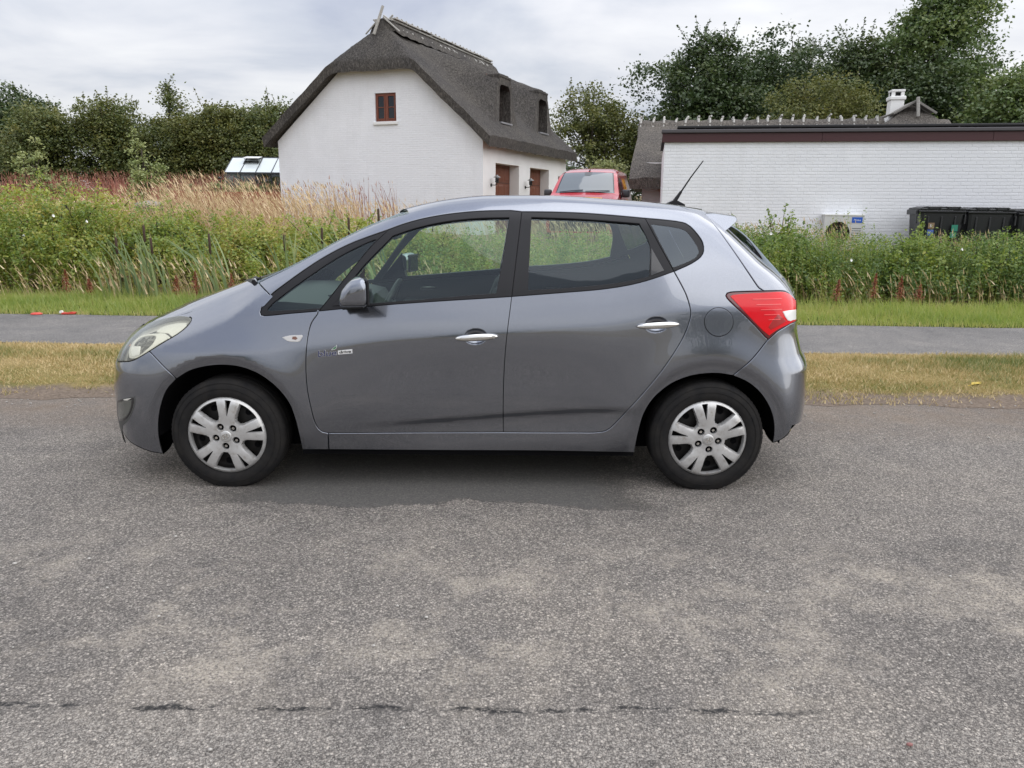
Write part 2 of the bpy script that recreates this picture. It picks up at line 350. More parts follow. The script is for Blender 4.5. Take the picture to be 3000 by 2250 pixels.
M_gstr=mat('green_strip_turf',(.07,.10,.02),.95,spec=.1)
def _gs(m):
    v=texco(m,'Object'); n=noise(m,v,3,6,.65); n2=noise(m,v,30,4,.65); c=mixc(m,.7,ramp(m,n,[(.3,(.045,.065,.014)),(.7,(.085,.11,.026))]),ramp(m,n2,[(.25,(.4,.4,.4)),(.7,(1.1,1.1,1.1))]),'MULTIPLY'); LK(m,c,BS(m).inputs['Base Color'])
_gs(M_gstr)
strip('grass_strip',M_gstr,xs,YP_,lambda x:12.6,.0,8,rag(3.,.02),None,zf=lambda x,y,t:.004+.03*t)

# ================================================================== grasses and weeds (uncountable: stuff)
def leafmat(name,stops,trans=.35,rough=.55,gloss=.06):
    m=bpy.data.materials.new(name); m.use_nodes=True; t=m.node_tree; t.nodes.clear(); o=t.nodes.new('ShaderNodeOutputMaterial')
    at=t.nodes.new('ShaderNodeAttribute'); at.attribute_name='tint'; r=t.nodes.new('ShaderNodeValToRGB'); t.links.new(at.outputs['Fac'],r.inputs[0]); el=r.color_ramp.elements
    while len(el)<len(stops): el.new(.5)
    for q,(p,c) in zip(el,stops): q.position=p; q.color=(*c,1)
    d=t.nodes.new('ShaderNodeBsdfDiffuse'); tl=t.nodes.new('ShaderNodeBsdfTranslucent'); g=t.nodes.new('ShaderNodeBsdfGlossy'); g.inputs['Roughness'].default_value=rough; mx=t.nodes.new('ShaderNodeMixShader'); m2=t.nodes.new('ShaderNodeMixShader')
    mx.inputs[0].default_value=trans; m2.inputs[0].default_value=gloss
    t.links.new(r.outputs[0],d.inputs[0]); t.links.new(r.outputs[0],tl.inputs[0]); t.links.new(d.outputs[0],mx.inputs[1]); t.links.new(tl.outputs[0],mx.inputs[2]); t.links.new(mx.outputs[0],m2.inputs[1]); t.links.new(g.outputs[0],m2.inputs[2]); t.links.new(m2.outputs[0],o.inputs[0])
    MATS[name]=m; return m
def blades(P,h,w,lean,tint,segs=2,curl=.5,az=None):
    """P (n,3) feet, h heights, w widths, lean (n,2) tip offset / height; returns V, tris, tint"""
    n=len(P); az=RNG.uniform(0,2*pi,n) if az is None else az
    side=np.stack([np.cos(az),np.sin(az),np.zeros(n)],-1)
    rows=[]; 
    for i in range(segs+1):
        t=i/segs; c=P+np.stack([lean[:,0]*h*t**(1+curl),lean[:,1]*h*t**(1+curl),h*t*(1-.12*t*np.hypot(lean[:,0],lean[:,1]))],-1)
        ww=(w*(1-.75*t))[:,None]*side*.5
        if i<segs: rows+= [c-ww,c+ww]
        else: rows.append(c)
    k=len(rows); V=np.stack(rows,1).reshape(-1,3); T=[]
    for i in range(segs):
        a=2*i
        if i<segs-1: T+=[(a,a+1,a+3),(a,a+3,a+2)]
        else: T+=[(a,a+1,a+2)]
    T=np.array(T); Fq=(np.arange(n)[:,None,None]*k+T[None]).reshape(-1,3); tt=np.repeat(tint,k)
    return V,Fq,tt
def merge(ls):
    V=[];Fq=[];T=[];b=0
    for v,f,t in ls: V.append(v);Fq.append(f+b);T.append(t);b+=len(v)
    return np.concatenate(V),np.concatenate(Fq),np.concatenate(T)
def stuff(name,ls,m,label,cat):
    V,Fq,T=merge(ls); o=npmesh(name,V,Fq,m,uvcol=T); tag(o,label,cat,kind='stuff'); return o
def fbm(x,y,s,seed=0):
    r=np.random.default_rng(seed); o=np.zeros_like(x); a=1.0
    for k in range(5):
        p=r.uniform(0,6.28,4); q=r.uniform(.7,1.3,4)
        o+=a*(np.sin(x*s*q[0]+p[0]+1.7*np.sin(y*s*q[1]+p[1]))*np.sin(y*s*q[2]*1.3+p[2]+1.3*np.sin(x*s*q[3]+p[3]))); s*=2.03; a*=.58
    return o
# short, scorched turf on the verge
n=105000; x=RNG.uniform(-7.2,7.2,n); t=RNG.uniform(0,1,n); y=YR_(x)+(YV_(x)-YR_(x))*t
pat=fbm(x,y,1.1,3); den=np.where(t<.16,np.clip(.18+.45*fbm(x,y,2.3,5),0.05,.6)*(t/.16+.25),1.0); k=RNG.uniform(0,1,n)<den; x,y,t,pat=x[k],y[k],t[k],pat[k]; n=len(x)
h=RNG.uniform(.022,.060,n)*(1+.35*np.clip(pat,-1,1)); green=np.clip(.42+.30*pat+RNG.normal(0,.20,n)-.25*np.clip((t-.72)/.28,0,1)+.30*np.exp(-((t-.22)/.10)**2),0,1)
zz=.004+.035*np.sin(pi*t)
M_turf=leafmat('turf_blades',[(0,(.62,.48,.25)),(.35,(.47,.36,.155)),(.62,(.27,.26,.075)),(1,(.12,.17,.036))],.28)
stuff('verge_grass',[blades(np.stack([x,y,zz],-1),h,RNG.uniform(.006,.011,n),RNG.normal(0,.55,(n,2)),green,1)],M_turf,'short scorched yellow grass on the verge between road and path','grass')
# green fringe beyond the path
n=60000; x=RNG.uniform(-10.5,10.5,n); t=RNG.beta(1.0,1.15,n); y=YP_(x)+.01+t*1.9; pat=fbm(x,y,1.4,8)
h=(.05+.17*t**.6)*RNG.uniform(.6,1.25,n)*(1+.25*np.clip(pat,-1,1)); tint=np.clip(.62+.16*pat+RNG.normal(0,.16,n)-.35*np.exp(-(t/.05)**2),0,1)
M_lush=leafmat('lush_grass_blades',[(0,(.62,.52,.26)),(.30,(.50,.47,.15)),(.6,(.36,.43,.085)),(1,(.21,.31,.055))],.48)
stuff('green_grass',[blades(np.stack([x,y,np.full(n,.006)],-1),h,RNG.uniform(.006,.011,n),RNG.normal(0,.33,(n,2))+[-.10,-.05],tint,2)],M_lush,'lush green grass strip along the far side of the path','grass')
# weeds on the bank -------------------------------------------------
def top_h(x):
    """height of the weed tops above the road level along the bank"""
    f=pch([-12,-9,-7.6,-6.3,-5,-3.6,-2.4,-1,1,3.0,4.2,5.0,5.7,6.3,7.0,8.0,9.5,12],[1.78,1.74,1.68,1.48,1.32,1.26,1.20,1.12,1.06,1.08,1.24,1.24,1.16,1.08,1.10,1.14,1.16,1.2]); return f(x)
def leaves(C,size,nrm_up,tint,asp=2.0):
    """rhombic leaves at C"""
    n=len(C); a=RNG.uniform(0,2*pi,n); tilt=RNG.normal(.15,.5,n)
    d=np.stack([np.cos(a)*np.cos(tilt),np.sin(a)*np.cos(tilt),np.sin(tilt)],-1); up=RNG.normal(0,1,(n,3))*.55+[0,-.25,nrm_up]; s=np.cross(d,up); s/=np.maximum(np.linalg.norm(s,axis=1,keepdims=True),1e-6)
    L_=size[:,None]; V=np.stack([C-d*L_*.5,C+s*L_*.5/asp-d*L_*.05,C+d*L_*.5,C-s*L_*.5/asp-d*L_*.05],1).reshape(-1,3)
    b=np.arange(n)[:,None]*4; Fq=np.concatenate([b+[0,1,2],b+[0,2,3]]); return V,Fq,np.repeat(tint,4)
def weeds(n,xr,yr,seed,scale=1.0,leafs=70,size=(.035,.085),tb=.55,key='bank'):
    r=np.random.default_rng(seed); out=[]; X=r.uniform(*xr,n); Y=r.uniform(*yr,n)
    H=top_h(X)*scale-gz(Y)*(1.0); H=H*r.uniform(.62,1.06,n)*np.clip(.55+.45*(Y-yr[0])/.8,.5,1.0); keep=H>.15; X,Y,H=X[keep],Y[keep],H[keep]; n=len(X)
    tintp=np.clip(tb+.16*fbm(X,Y,.9,seed+1)+r.normal(0,.10,n),0,1)
    m=leafs; u=r.beta(1.5,.9,(n,m)); spread=(.05+.16*(1-u)**.5*H[:,None]*.8)*r.uniform(.2,1,(n,m)); an=r.uniform(0,2*pi,(n,m)); lx=r.normal(0,.10,n); ly=r.normal(-.02,.08,n)
    C=np.stack([X[:,None]+lx[:,None]*u*H[:,None]+spread*np.cos(an),Y[:,None]+ly[:,None]*u*H[:,None]+spread*np.sin(an),gz(Y)[:,None]+u*H[:,None]+r.normal(0,.015,(n,m))],-1).reshape(-1,3)
    sz=(r.uniform(*size,(n,m))*(1.15-.45*u)).ravel(); tn=np.clip(tintp[:,None]+r.normal(0,.14,(n,m))+.18*(u-.5),0,1).ravel()
    out.append(leaves(C,sz,.8,tn))
    st=blades(np.stack([X,Y,gz(Y)],-1),H*.98,np.full(n,.012),np.stack([lx,ly],-1),np.clip(r.normal(.25,.15,n),0,1),3,0.0); out.append(st); return out
M_weed=leafmat('bank_weed_leaves',[(0,(.42,.31,.10)),(.22,(.46,.43,.080)),(.5,(.30,.37,.055)),(.78,(.17,.26,.044)),(1,(.09,.165,.034))],.45)
ls=weeds(560,(-11.5,-.3),(12.5,15.4),21,1.0,92,(.04,.10),.46)+weeds(260,(-11.5,-6.5),(12.4,14.6),22,1.03,90,(.04,.09),.50)
ls+=weeds(420,(-.3,3.9),(12.3,15.4),23,1.0,70,(.035,.085),.50)
stuff('bank_weeds',ls,M_weed,'dense yellow green weeds and brush on the bank left of the parked car','weeds')
ls=weeds(900,(3.4,11.5),(12.25,14.6),31,.97,92,(.030,.07),.80)
# taller shoots that stand out against the white wall
def shoots(pts,seed,tb=.6):
    r=np.random.default_rng(seed); out=[]
    for X,Y,Ht in pts:
        for q in range(5):
            x0,y0=X+r.normal(0,.10),Y+r.normal(0,.12); H=(Ht-gz(Y))*r.uniform(.80,1.0); m=70; u=r.uniform(.25,1,m); a=r.uniform(0,2*pi,m); sp=(.10*(1.08-u)+.015)*r.uniform(.3,1,m); lx=r.normal(0,.05)
            C=np.stack([x0+lx*u*H+sp*np.cos(a),y0+sp*np.sin(a),gz(y0)+u*H],-1); out.append(leaves(C,r.uniform(.03,.07,m)*(1.2-.6*u),.8,np.clip(r.normal(tb,.14,m),0,1)))
            out.append(blades(np.array([[x0,y0,gz(y0)]]),np.array([H]),np.array([.014]),np.array([[lx,0.0]]),np.array([.4]),3,0))
    return out
ls+=shoots([(4.55,13.2,1.52),(5.35,13.0,1.62),(5.15,13.2,1.40),(5.75,13.1,1.36),(6.95,13.0,1.48),(6.62,12.9,1.24),(7.35,13.4,1.30),(8.25,12.9,1.26),(9.0,12.9,1.34),(9.35,12.9,1.36),(9.75,12.8,1.42)]+[(3.6+.27*k+.1*math.sin(k*7),12.5+.5*abs(math.sin(k*3.3)),1.05+.22*abs(math.sin(k*1.9))+.06*math.sin(k*5)) for k in range(27)],33,.72)
stuff('roadside_weeds',ls,M_weed,'dense green weeds along the bank behind the car, below the white wall','weeds')
# tall bleached grass behind the weeds
def tallgrass(n,xr,yr,hr,seed,leanx=-.28,head=True,tb=.5,ts=.2,w=(.006,.011)):
    r=np.random.default_rng(seed); X=r.uniform(*xr,n); Y=r.uniform(*yr,n); k=r.uniform(0,1,n)<np.clip(.60+.4*fbm(X,Y,1.3,seed),.08,1); X,Y=X[k],Y[k]; n=len(X)
    H=r.uniform(*hr,n)*(1+.10*np.clip(fbm(X,Y,.8,seed+3),-1,1)); P=np.stack([X,Y,gz(Y)],-1); ln=np.stack([r.normal(leanx,.14,n),r.normal(0,.12,n)],-1); tint=np.clip(r.normal(tb,ts,n),0,1)
    o=[blades(P,H,r.uniform(*w,n),ln,tint,3,.7)]
    if head:
        tip=P+np.stack([ln[:,0]*H,ln[:,1]*H,H*(1-.12*np.hypot(ln[:,0],ln[:,1]))],-1); hd=r.uniform(.07,.15,n); st=tip-np.stack([ln[:,0]*hd*1.6,ln[:,1]*hd,hd*.9],-1)
        o.append(blades(st,hd,r.uniform(.016,.026,n),ln*1.8,np.clip(tint+.12,0,1),2,.2))
    return o
M_straw=leafmat('bleached_straw',[(0,(.30,.20,.09)),(.4,(.52,.38,.20)),(.75,(.66,.50,.29)),(1,(.76,.62,.40))],.25)
ls=tallgrass(4200,(-11.5,-1.0),(14.6,19.5),(.85,1.16),41)+tallgrass(2600,(-8.5,-3.2),(14.8,18.0),(1.05,1.45),42)+tallgrass(900,(-6.2,-4.6),(14.6,16.2),(1.45,1.75),43,-.34)+tallgrass(1500,(-1.0,3.5),(15.0,18.0),(.75,1.0),44)
ls+=tallgrass(1500,(3.6,7.0),(14.3,16.0),(.60,.92),45)+tallgrass(300,(7.6,10.5),(13.6,14.4),(.75,.98),46,-.2)
ls+=tallgrass(1500,(-10.5,-1.0),(11.75,12.6),(.25,.72),47,-.30,True,.42,.25,(.004,.008))+tallgrass(520,(3.4,10.5),(11.75,12.6),(.22,.62),48,-.30,True,.42,.25,(.004,.008))
stuff('dry_grass',ls,M_straw,'tall bleached dry grass with nodding seed heads on the bank','grass')
# rust red sorrel field behind
M_sor=leafmat('rust_red_sorrel',[(0,(.20,.060,.042)),(.5,(.34,.115,.075)),(.8,(.48,.24,.16)),(1,(.58,.40,.26))],.25)
ls=tallgrass(9000,(-26,-3.5),(20,44),(1.15,1.6),51,-.1,True,.38,.25,(.02,.04))
stuff('sorrel_field',ls,M_sor,'field of rust red sorrel in front of the left tree row','field')

# ================================================================== buildings
M_white=mat('white_limewashed_brick',(.74,.745,.76),.85,spec=.2)
def _wh(m):
    v=texco(m,'Object'); n=noise(m,v,1.1,6,.65); n2=noise(m,v,30,4,.6); vs_=texco(m,'Object',(3.,3.,.35)); n3=noise(m,vs_,1.6,5,.65)
    c=mixc(m,.6,ramp(m,n,[(.3,(.725,.74,.775)),(.6,(.80,.815,.85))]),ramp(m,n2,[(.3,(.90,.90,.90)),(.6,(1.03,1.03,1.03))]),'MULTIPLY')
    c=mixc(m,.25,c,ramp(m,n3,[(.30,(.86,.85,.83)),(.55,(1.02,1.02,1.02))]),'MULTIPLY'); LK(m,c,BS(m).inputs['Base Color']); bump(m,n2,.25,.006)
_wh(M_white)
M_plast=mat('white_render',(.78,.78,.77),.85,spec=.2)
def _pl(m):
    v=texco(m,'Object'); n2=noise(m,v,24,4,.6); LK(m,ramp(m,noise(m,v,1.4,5,.6),[(.3,(.72,.72,.715)),(.7,(.80,.80,.795))]),BS(m).inputs['Base Color']); bump(m,n2,.25,.006)
_pl(M_plast)
M_thatch=mat('weathered_thatch',(.07,.064,.058),.97,spec=.08)
def _th(m,lo,mid,hi):
    v=texco(m,'Object'); va=texco(m,'Object',(1.0,1.0,.42)); n=noise(m,v,.8,6,.65); f=noise(m,va,24,4,.7); g=noise(m,va,62,3,.7)
    c=ramp(m,f,[(.28,lo),(.50,mid),(.76,hi)]); c=mixc(m,.55,c,ramp(m,g,[(.3,(.45,.45,.46)),(.65,(1.25,1.22,1.18))]),'MULTIPLY'); c=mixc(m,.7,c,ramp(m,n,[(.3,(.72,.72,.75)),(.7,(1.22,1.18,1.10))]),'MULTIPLY')
    LK(m,c,BS(m).inputs['Base Color']); h=mixc(m,.5,f,g); bump(m,h,1.0,.06)
_th(M_thatch,(.042,.0405,.039),(.093,.0885,.085),(.200,.190,.179))
M_thatch2=mat('pale_old_thatch',(.12,.11,.10),.97,spec=.08); _th(M_thatch2,(.075,.070,.066),(.150,.140,.130),(.29,.27,.245))
M_redw=mat('stained_red_brown_wood',(.17,.045,.022),.5)
def _rw(m):
    v=texco(m,'Object',(8,8,1.2)); n=noise(m,v,6,5,.6); LK(m,ramp(m,n,[(.3,(.125,.032,.018)),(.7,(.215,.062,.030))]),BS(m).inputs['Base Color'])
_rw(M_redw)
M_gdoor=mat('garage_door_brown_red',(.155,.050,.026),.5)
M_oak=mat('silvered_oak',(.34,.33,.30),.8)
def _ok(m):
    v=texco(m,'Object',(6,6,6)); n=noise(m,v,5,5,.65); LK(m,ramp(m,n,[(.3,(.25,.24,.22)),(.7,(.47,.46,.43))]),BS(m).inputs['Base Color'])
_ok(M_oak)
M_pane=mat('dark_window_pane',(.010,.012,.015),.06,spec=.6)
M_iron=mat('black_iron',(.012,.012,.013),.45)
M_fas=mat('oxblood_fascia',(.050,.013,.016),.5)
M_felt=mat('black_roof_felt',(.013,.013,.015),.7)
def frame_m(origin,yaw):        # local x to the left along the gable, y into depth, z up
    return Matrix.Translation(origin)@Matrix.Rotation(yaw,4,'Z')
def bricks(parent,w,zf,zmin,x0,x1,yface,inward,openings,limit,key,seed,pick,bl=.228,bh=.055,jt=.012):
    """running bond; zf(x): top of the wall at x. The bricks that show largest become objects, the rest one part."""
    r=random.Random(seed); items=[]; row=0; z=zmin
    zt=max(zf(x0),zf((x0+x1)/2),zf(x1))
    while z<zt:
        x=x0-(bl+jt)*(.5 if row%2 else 0)
        while x<x1:
            a,b=max(x,x0),min(x+bl,x1)
            if b-a>.04:
                top=min(zf(a),zf(b))
                if z+bh<=top+.001 and not any(a<o[1] and b>o[0] and z<o[3] and z+bh>o[2] for o in openings): items.append((a,b,z,z+bh,r.uniform(.0008,.0024)))
            x+=bl+jt
        z+=bh+jt; row+=1
    order=sorted(range(len(items)),key=lambda i:pick(items[i]))
    sing=[i for i in order if items[i][1]-items[i][0]>bl-.002][:limit]; ss=set(sing)
    c=MB(); b_=.004
    def solid(mb,a,b,z0,z1,d):
        y0=yface; y1=yface-inward*d
        mb.add([(a,y0,z0),(b,y0,z0),(b,y0,z1),(a,y0,z1),(a+b_,y1,z0+b_),(b-b_,y1,z0+b_),(b-b_,y1,z1-b_),(a+b_,y1,z1-b_)],[(4,5,6,7),(0,1,5,4),(1,2,6,5),(2,3,7,6),(3,0,4,7)])
    proto=[]
    for d in (.0010,.0016,.0022):
        mb=MB(); solid(mb,0,bl,0,bh,d); o=mesh('brick',mb.v,mb.f if inward>0 else [f[::-1] for f in mb.f],w); proto.append(o.data); bpy.data.objects.remove(o)
    for i in sing:
        a,b,z0,z1,d=items[i]; o=bpy.data.objects.new('brick',proto[0 if d<.0013 else 1 if d<.0019 else 2]); o.location=(a,yface*0,z0); link(o,parent); o.location=(a,0,z0)
    for i,it in enumerate(items):
        if i not in ss: solid(c,*it)
    o=mesh('brickwork',c.v,c.f if inward>0 else [f[::-1] for f in c.f],w,parent); o['kind']='stuff'; return len(items)

# ---- thatched garage house ------------------------------------------------
HY=radians(21.45); HG=.60
HC=(-.93,24.0)
gv=Vector((-cos(HY),sin(HY),0)); dv=Vector((sin(HY),cos(HY),0))      # along the gable to the left, into depth
house=empty('thatched_garage_house',(HC[0],HC[1],HG)); tag(house,'white brick garage house with dark half hipped thatched roof and two dormers','house')
HM=Matrix(((gv.x,dv.x,0,0),(gv.y,dv.y,0,0),(0,0,1,0),(0,0,0,1)))     # local (u,v,z) -> parent space
W_,LEN=7.44,8.15; EV=2.80; EVL=2.92; RU=3.55; RZ=6.42
def hz(u): return EV+(RZ-.30-EV)*u/RU if u<RU else EVL+(RZ-.30-EVL)*(W_-u)/(W_-RU)
HIPZ=4.95
def hl(*q): return HM@Vector(q)
def hbuild(mb,name,m,parent=house,smooth=False,fix=True):
    mb.v=[tuple(HM@Vector(q)) for q in mb.v]; return mb.build(name,m,parent,smooth,fix)
# gable wall with a window opening, side wall with two garage bays
HIPZ_W=HIPZ
gw=[(0,-.6),(W_,-.6),(W_,EVL),(W_-(HIPZ+.25-EVL)*(W_-RU)/(RZ-.30-EVL),HIPZ+.25),((HIPZ+.25-EV)*RU/(RZ-.30-EV),HIPZ+.25),(0,EV)]
WIN=(2.93,3.68,3.43,4.27)
v2,tr=fill2d([resample(gw,.5),np.array([(WIN[0],WIN[2]),(WIN[1],WIN[2]),(WIN[1],WIN[3]),(WIN[0],WIN[3])])],.6,True)
mb=MB(); mb.add([(a,0,b) for a,b in v2],tr)
for (a,b),(c,d) in (((WIN[0],WIN[2]),(WIN[1],WIN[2])),((WIN[1],WIN[2]),(WIN[1],WIN[3])),((WIN[1],WIN[3]),(WIN[0],WIN[3])),((WIN[0],WIN[3]),(WIN[0],WIN[2]))): mb.add([(a,0,b),(c,0,d),(c,.16,d),(a,.16,b)],[(0,1,2,3)])
gwall=hbuild(mb,'gable_wall',M_white,fix=False)
GBM=MB()
gb=empty('gable_brick_field',(0,0,0),0,house)
gb.matrix_local=HM
gwall_b=bricks(gb,M_white,lambda u:min(hz(u)+.02,HIPZ+.2),.45,.0,W_,-.001,1,[(WIN[0]-.02,WIN[1]+.02,WIN[2]-.08,WIN[3]+.02)],300,'g',3,lambda it:abs((it[0]+it[1])/2-2.6)+abs(it[2]-2.4)*1.2)
# window of the gable
gwin=empty('gable_window',(0,0,0),0,house)
mb=MB(); a,b,c,d=WIN; t=.055
for q in ((a,a+t,c,d),(b-t,b,c,d),(a+t,b-t,d-t,d),(a+t,b-t,c,c+t),((a+b)/2-.04,(a+b)/2+.04,c+t,d-t)): mb.bbox(q[0],q[1],.05,.12,q[2],q[3],.006)
hbuild(mb,'frame',M_redw,gwin)
for u0,u1 in ((a+t,(a+b)/2-.04),((a+b)/2+.04,b-t)):
    mb=MB()
    for q in ((u0,u0+.035,c+t,d-t),(u1-.035,u1,c+t,d-t),(u0+.035,u1-.035,c+t,c+t+.035),(u0+.035,u1-.035,d-t-.035,d-t),(u0+.035,u1-.035,(c+d)/2-.012,(c+d)/2+.012)): mb.bbox(q[0],q[1],.035,.075,q[2],q[3],.004)
    hbuild(mb,'sash',M_redw,gwin)
    for z0,z1 in ((c+t+.03,(c+d)/2),((c+d)/2,d-t-.03)): hbuild(MB().box(u0+.03,u1-.03,.058,.064,z0+.012,z1-.012),'pane',M_pane,gwin)
hbuild(MB().bbox(a-.06,b+.06,-.06,.10,c-.10,c-.01,.012),'sill',M_plast,gwin)
# long wall (u=0) with recessed garage bays
BAYS=((.98,3.02),(4.08,6.12)); SW=(7.22,7.55,.95,2.02); BT=2.20
mb=MB(); x=0
segs=[(0.0,BAYS[0][0],-.6,EV+.05),(BAYS[0][1],BAYS[1][0],-.6,EV+.05),(BAYS[1][1],SW[0],-.6,EV+.05),(SW[1],LEN,-.6,EV+.05),(BAYS[0][0],BAYS[0][1],BT,EV+.05),(BAYS[1][0],BAYS[1][1],BT,EV+.05),(SW[0],SW[1],SW[3],EV+.05),(SW[0],SW[1],-.6,SW[2])]
for v0,v1,z0,z1 in segs: mb.add([(0,v0,z0),(0,v1,z0),(0,v1,z1),(0,v0,z1)],[(0,1,2,3)])
for v0,v1 in BAYS:
    D_=.34
    mb.add([(0,v0,-.6),(D_,v0,-.6),(D_,v0,BT),(0,v0,BT)],[(0,1,2,3)]); mb.add([(0,v1,-.6),(0,v1,BT),(D_,v1,BT),(D_,v1,-.6)],[(0,1,2,3)]); mb.add([(0,v0,BT),(D_,v0,BT),(D_,v1,BT),(0,v1,BT)],[(0,1,2,3)])
mb.add([(0,SW[0],SW[2]),(.15,SW[0],SW[2]),(.15,SW[0],SW[3]),(0,SW[0],SW[3])],[(0,1,2,3)]); mb.add([(0,SW[1],SW[2]),(.15,SW[1],SW[2]),(.15,SW[1],SW[3]),(0,SW[1],SW[3])],[(0,1,2,3)])
mb.add([(0,SW[0],SW[3]),(.15,SW[0],SW[3]),(.15,SW[1],SW[3]),(0,SW[1],SW[3])],[(0,1,2,3)]); mb.add([(0,SW[0],SW[2]),(.15,SW[0],SW[2]),(.15,SW[1],SW[2]),(0,SW[1],SW[2])],[(0,1,2,3)])
hbuild(mb,'long_wall',M_plast,fix=False)
mb=MB(); mb.add([(W_,0,-.6),(W_,LEN,-.6),(W_,LEN,EVL),(W_,0,EVL)],[(0,1,2,3)]); mb.add([(0,LEN,-.6),(W_,LEN,-.6),(W_,LEN,EVL),(RU,LEN,RZ-.35),(0,LEN,EV)],[(0,1,2,3,4)]); hbuild(mb,'rear_wall',M_plast,fix=False)
for v0,v1 in BAYS:
    gd=empty('garage_door',(0,0,0),0,house); hbuild(MB().box(.345,.38,v0,v1,-.2,BT),'leaf',M_gdoor,gd)
    nr,nc=4,4
    for i in range(nr):
        for j in range(nc):
            z0=-.02+i*.55; a=v0+.05+j*(v1-v0-.1)/nc; b=a+(v1-v0-.1)/nc
            hbuild(MB().add([(.345,a+.03,z0+.05),(.345,b-.03,z0+.05),(.345,b-.03,z0+.49),(.345,a+.03,z0+.49),(.327,a+.07,z0+.10),(.327,b-.07,z0+.10),(.327,b-.07,z0+.44),(.327,a+.07,z0+.44)],[(0,1,5,4),(1,2,6,5),(2,3,7,6),(3,0,4,7),(4,5,6,7)]),'door_panel',M_gdoor,gd)
        if i: hbuild(MB().box(.340,.344,v0,v1,z0-.008,z0+.008),'joint',M_dark if 'cavity_black' in MATS else M_iron,gd)
swn=empty('side_window',(0,0,0),0,house); mb=MB()
for q in ((SW[0],SW[0]+.06,SW[2],SW[3]),(SW[1]-.06,SW[1],SW[2],SW[3]),(SW[0]+.06,SW[1]-.06,SW[3]-.06,SW[3]),(SW[0]+.06,SW[1]-.06,SW[2],SW[2]+.06)): mb.bbox(.06,.13,q[0],q[1],q[2],q[3],.006)
hbuild(mb,'frame',M_redw,swn); hbuild(MB().box(.09,.10,SW[0]+.05,SW[1]-.05,SW[2]+.05,SW[3]-.05),'pane',M_pane,swn)
# wall lanterns beside the bays
for i,v in enumerate((.62,3.62)):
    ln=empty('wall_lantern',tuple(hl(0,v,1.52)+Vector((HC[0],HC[1],HG)))); tag(ln,['black wall lantern beside the nearer garage door','black wall lantern between the two garage doors'][i],'lamp','lanterns on the garage wall')
    def lb(mb,nm,m,sm=False): mb.v=[tuple(HM@Vector(q)) for q in mb.v]; return mb.build(nm,m,ln,sm)
    lb(MB().lathe([(0,0),(.05,0),(.05,.02),(0,.02)],14,Matrix.Rotation(-pi/2,4,'Y')),'wall_plate',M_iron)
    lb(MB().tube([(-.01,0,0),(-.14,0,.0),(-.20,0,.03),(-.20,0,.08)],.014,6),'arm',M_iron)
    lb(MB().lathe([(0,.07),(.05,.08),(.062,.11),(.06,.12)],14,Matrix.Translation((-.20,0,0))),'cup',M_iron,True); lb(MB().lathe([(.05,.11),(.056,.15),(.056,.20),(.05,.23)],14,Matrix.Translation((-.20,0,0))),'lamp_glass',M_lens if 'clear_lens' in MATS else M_pane,True)
    lb(MB().lathe([(.115,.225),(.10,.245),(.045,.27),(.03,.30),(0,.31)],16,Matrix.Translation((-.20,0,0))),'shade',mat('lantern_shade_grey',(.22,.22,.22),.4,.6),True)
# thatch: one thick skin, half hip at the front, full gable at the back, with bulging dormers
TH=.25
def thatch_profile():
    """outer and inner line of the roof across the house (u,z)"""
    return None
OVE=.38
def roof_z(u):          # outer thatch surface (without hip)
    if u<RU: return EV-.12+TH+ (RZ+.0-(EV-.12+TH))*(u+OVE)/(RU+OVE)
    return EVL-.12+TH+(RZ-(EVL-.12+TH))*(W_+OVE-u)/(W_-RU+OVE)
def hip_z(v): return HIPZ+TH*.9+(v+.38)*1.42          # hip plane rising into depth
DORM=((2.35,.50),(6.05,.50)); DU0=.10; DUH=DU0+.16; DHH=1.62          # dormer centres and half widths; foot, face and height of the opening
def hood(u,v):
    """top of the dormer hood over the slope (None where there is none)"""
    best=-9
    for vc,hw in DORM:
        e=abs(v-vc)
        if u>=DUH and e<1.25:
            f=1.0 if e<hw*.5 else .5+.5*cos(pi*min(1,(e-hw*.5)/(1.25-hw*.5)))
            best=max(best,(roof_z(DU0)+DHH+.36*(u-DUH)-roof_z(u))*f)
    return max(0,best)
nu,nvv=74,150; us=np.concatenate([np.linspace(-OVE,DUH-.012,13),np.linspace(DUH,RU,40),np.linspace(RU,W_+OVE,29)[1:]]); vs2=np.linspace(-.34,LEN+.28,nvv)
V=[];nU=len(us)
for j,v in enumerate(vs2):
    for i,u in enumerate(us):
        z=roof_z(u)
        if u<RU:
            z+=hood(u,v)
        hzv=hip_z(v); k_=.14                                   # smooth minimum with the hip plane
        hh=max(0,min(1,.5+.5*(hzv-z)/k_)); z=hzv*(1-hh)+z*hh-k_*hh*(1-hh)
        edge=min(1,(v+.38)/.35,(LEN+.30-v)/.35); z-=.05*(1-max(0,edge))**2
        z+=.007*math.sin(u*5.1+v*3.3)+.007*math.sin(u*11.7-v*7.9)+.006*math.sin(v*17+u*3)
        V.append((u,v,z))
top=len(V)
for j,v in enumerate(vs2):
    for i,u in enumerate(us):
        q=V[j*nU+i]; dz=TH*1.25
        V.append((q[0]+(.05 if i==0 else -.05 if i==nU-1 else 0),q[1]+(.03 if j==0 else -.03 if j==nvv-1 else 0),q[2]-dz))
F_=[]
cut=set()
def opening(u,v): return DUH-.012<u<DUH and any(abs(v-vc)<hw for vc,hw in DORM)
for j in range(nvv-1):
    for i in range(nU-1):
        a=j*nU+i; uc=(us[i]+us[i+1])/2; vc=(vs2[j]+vs2[j+1])/2
        if opening(uc,vc): cut.add((j,i)); continue
        F_.append((a,a+1,a+nU+1,a+nU)); F_.append((top+a,top+a+nU,top+a+nU+1,top+a+1))
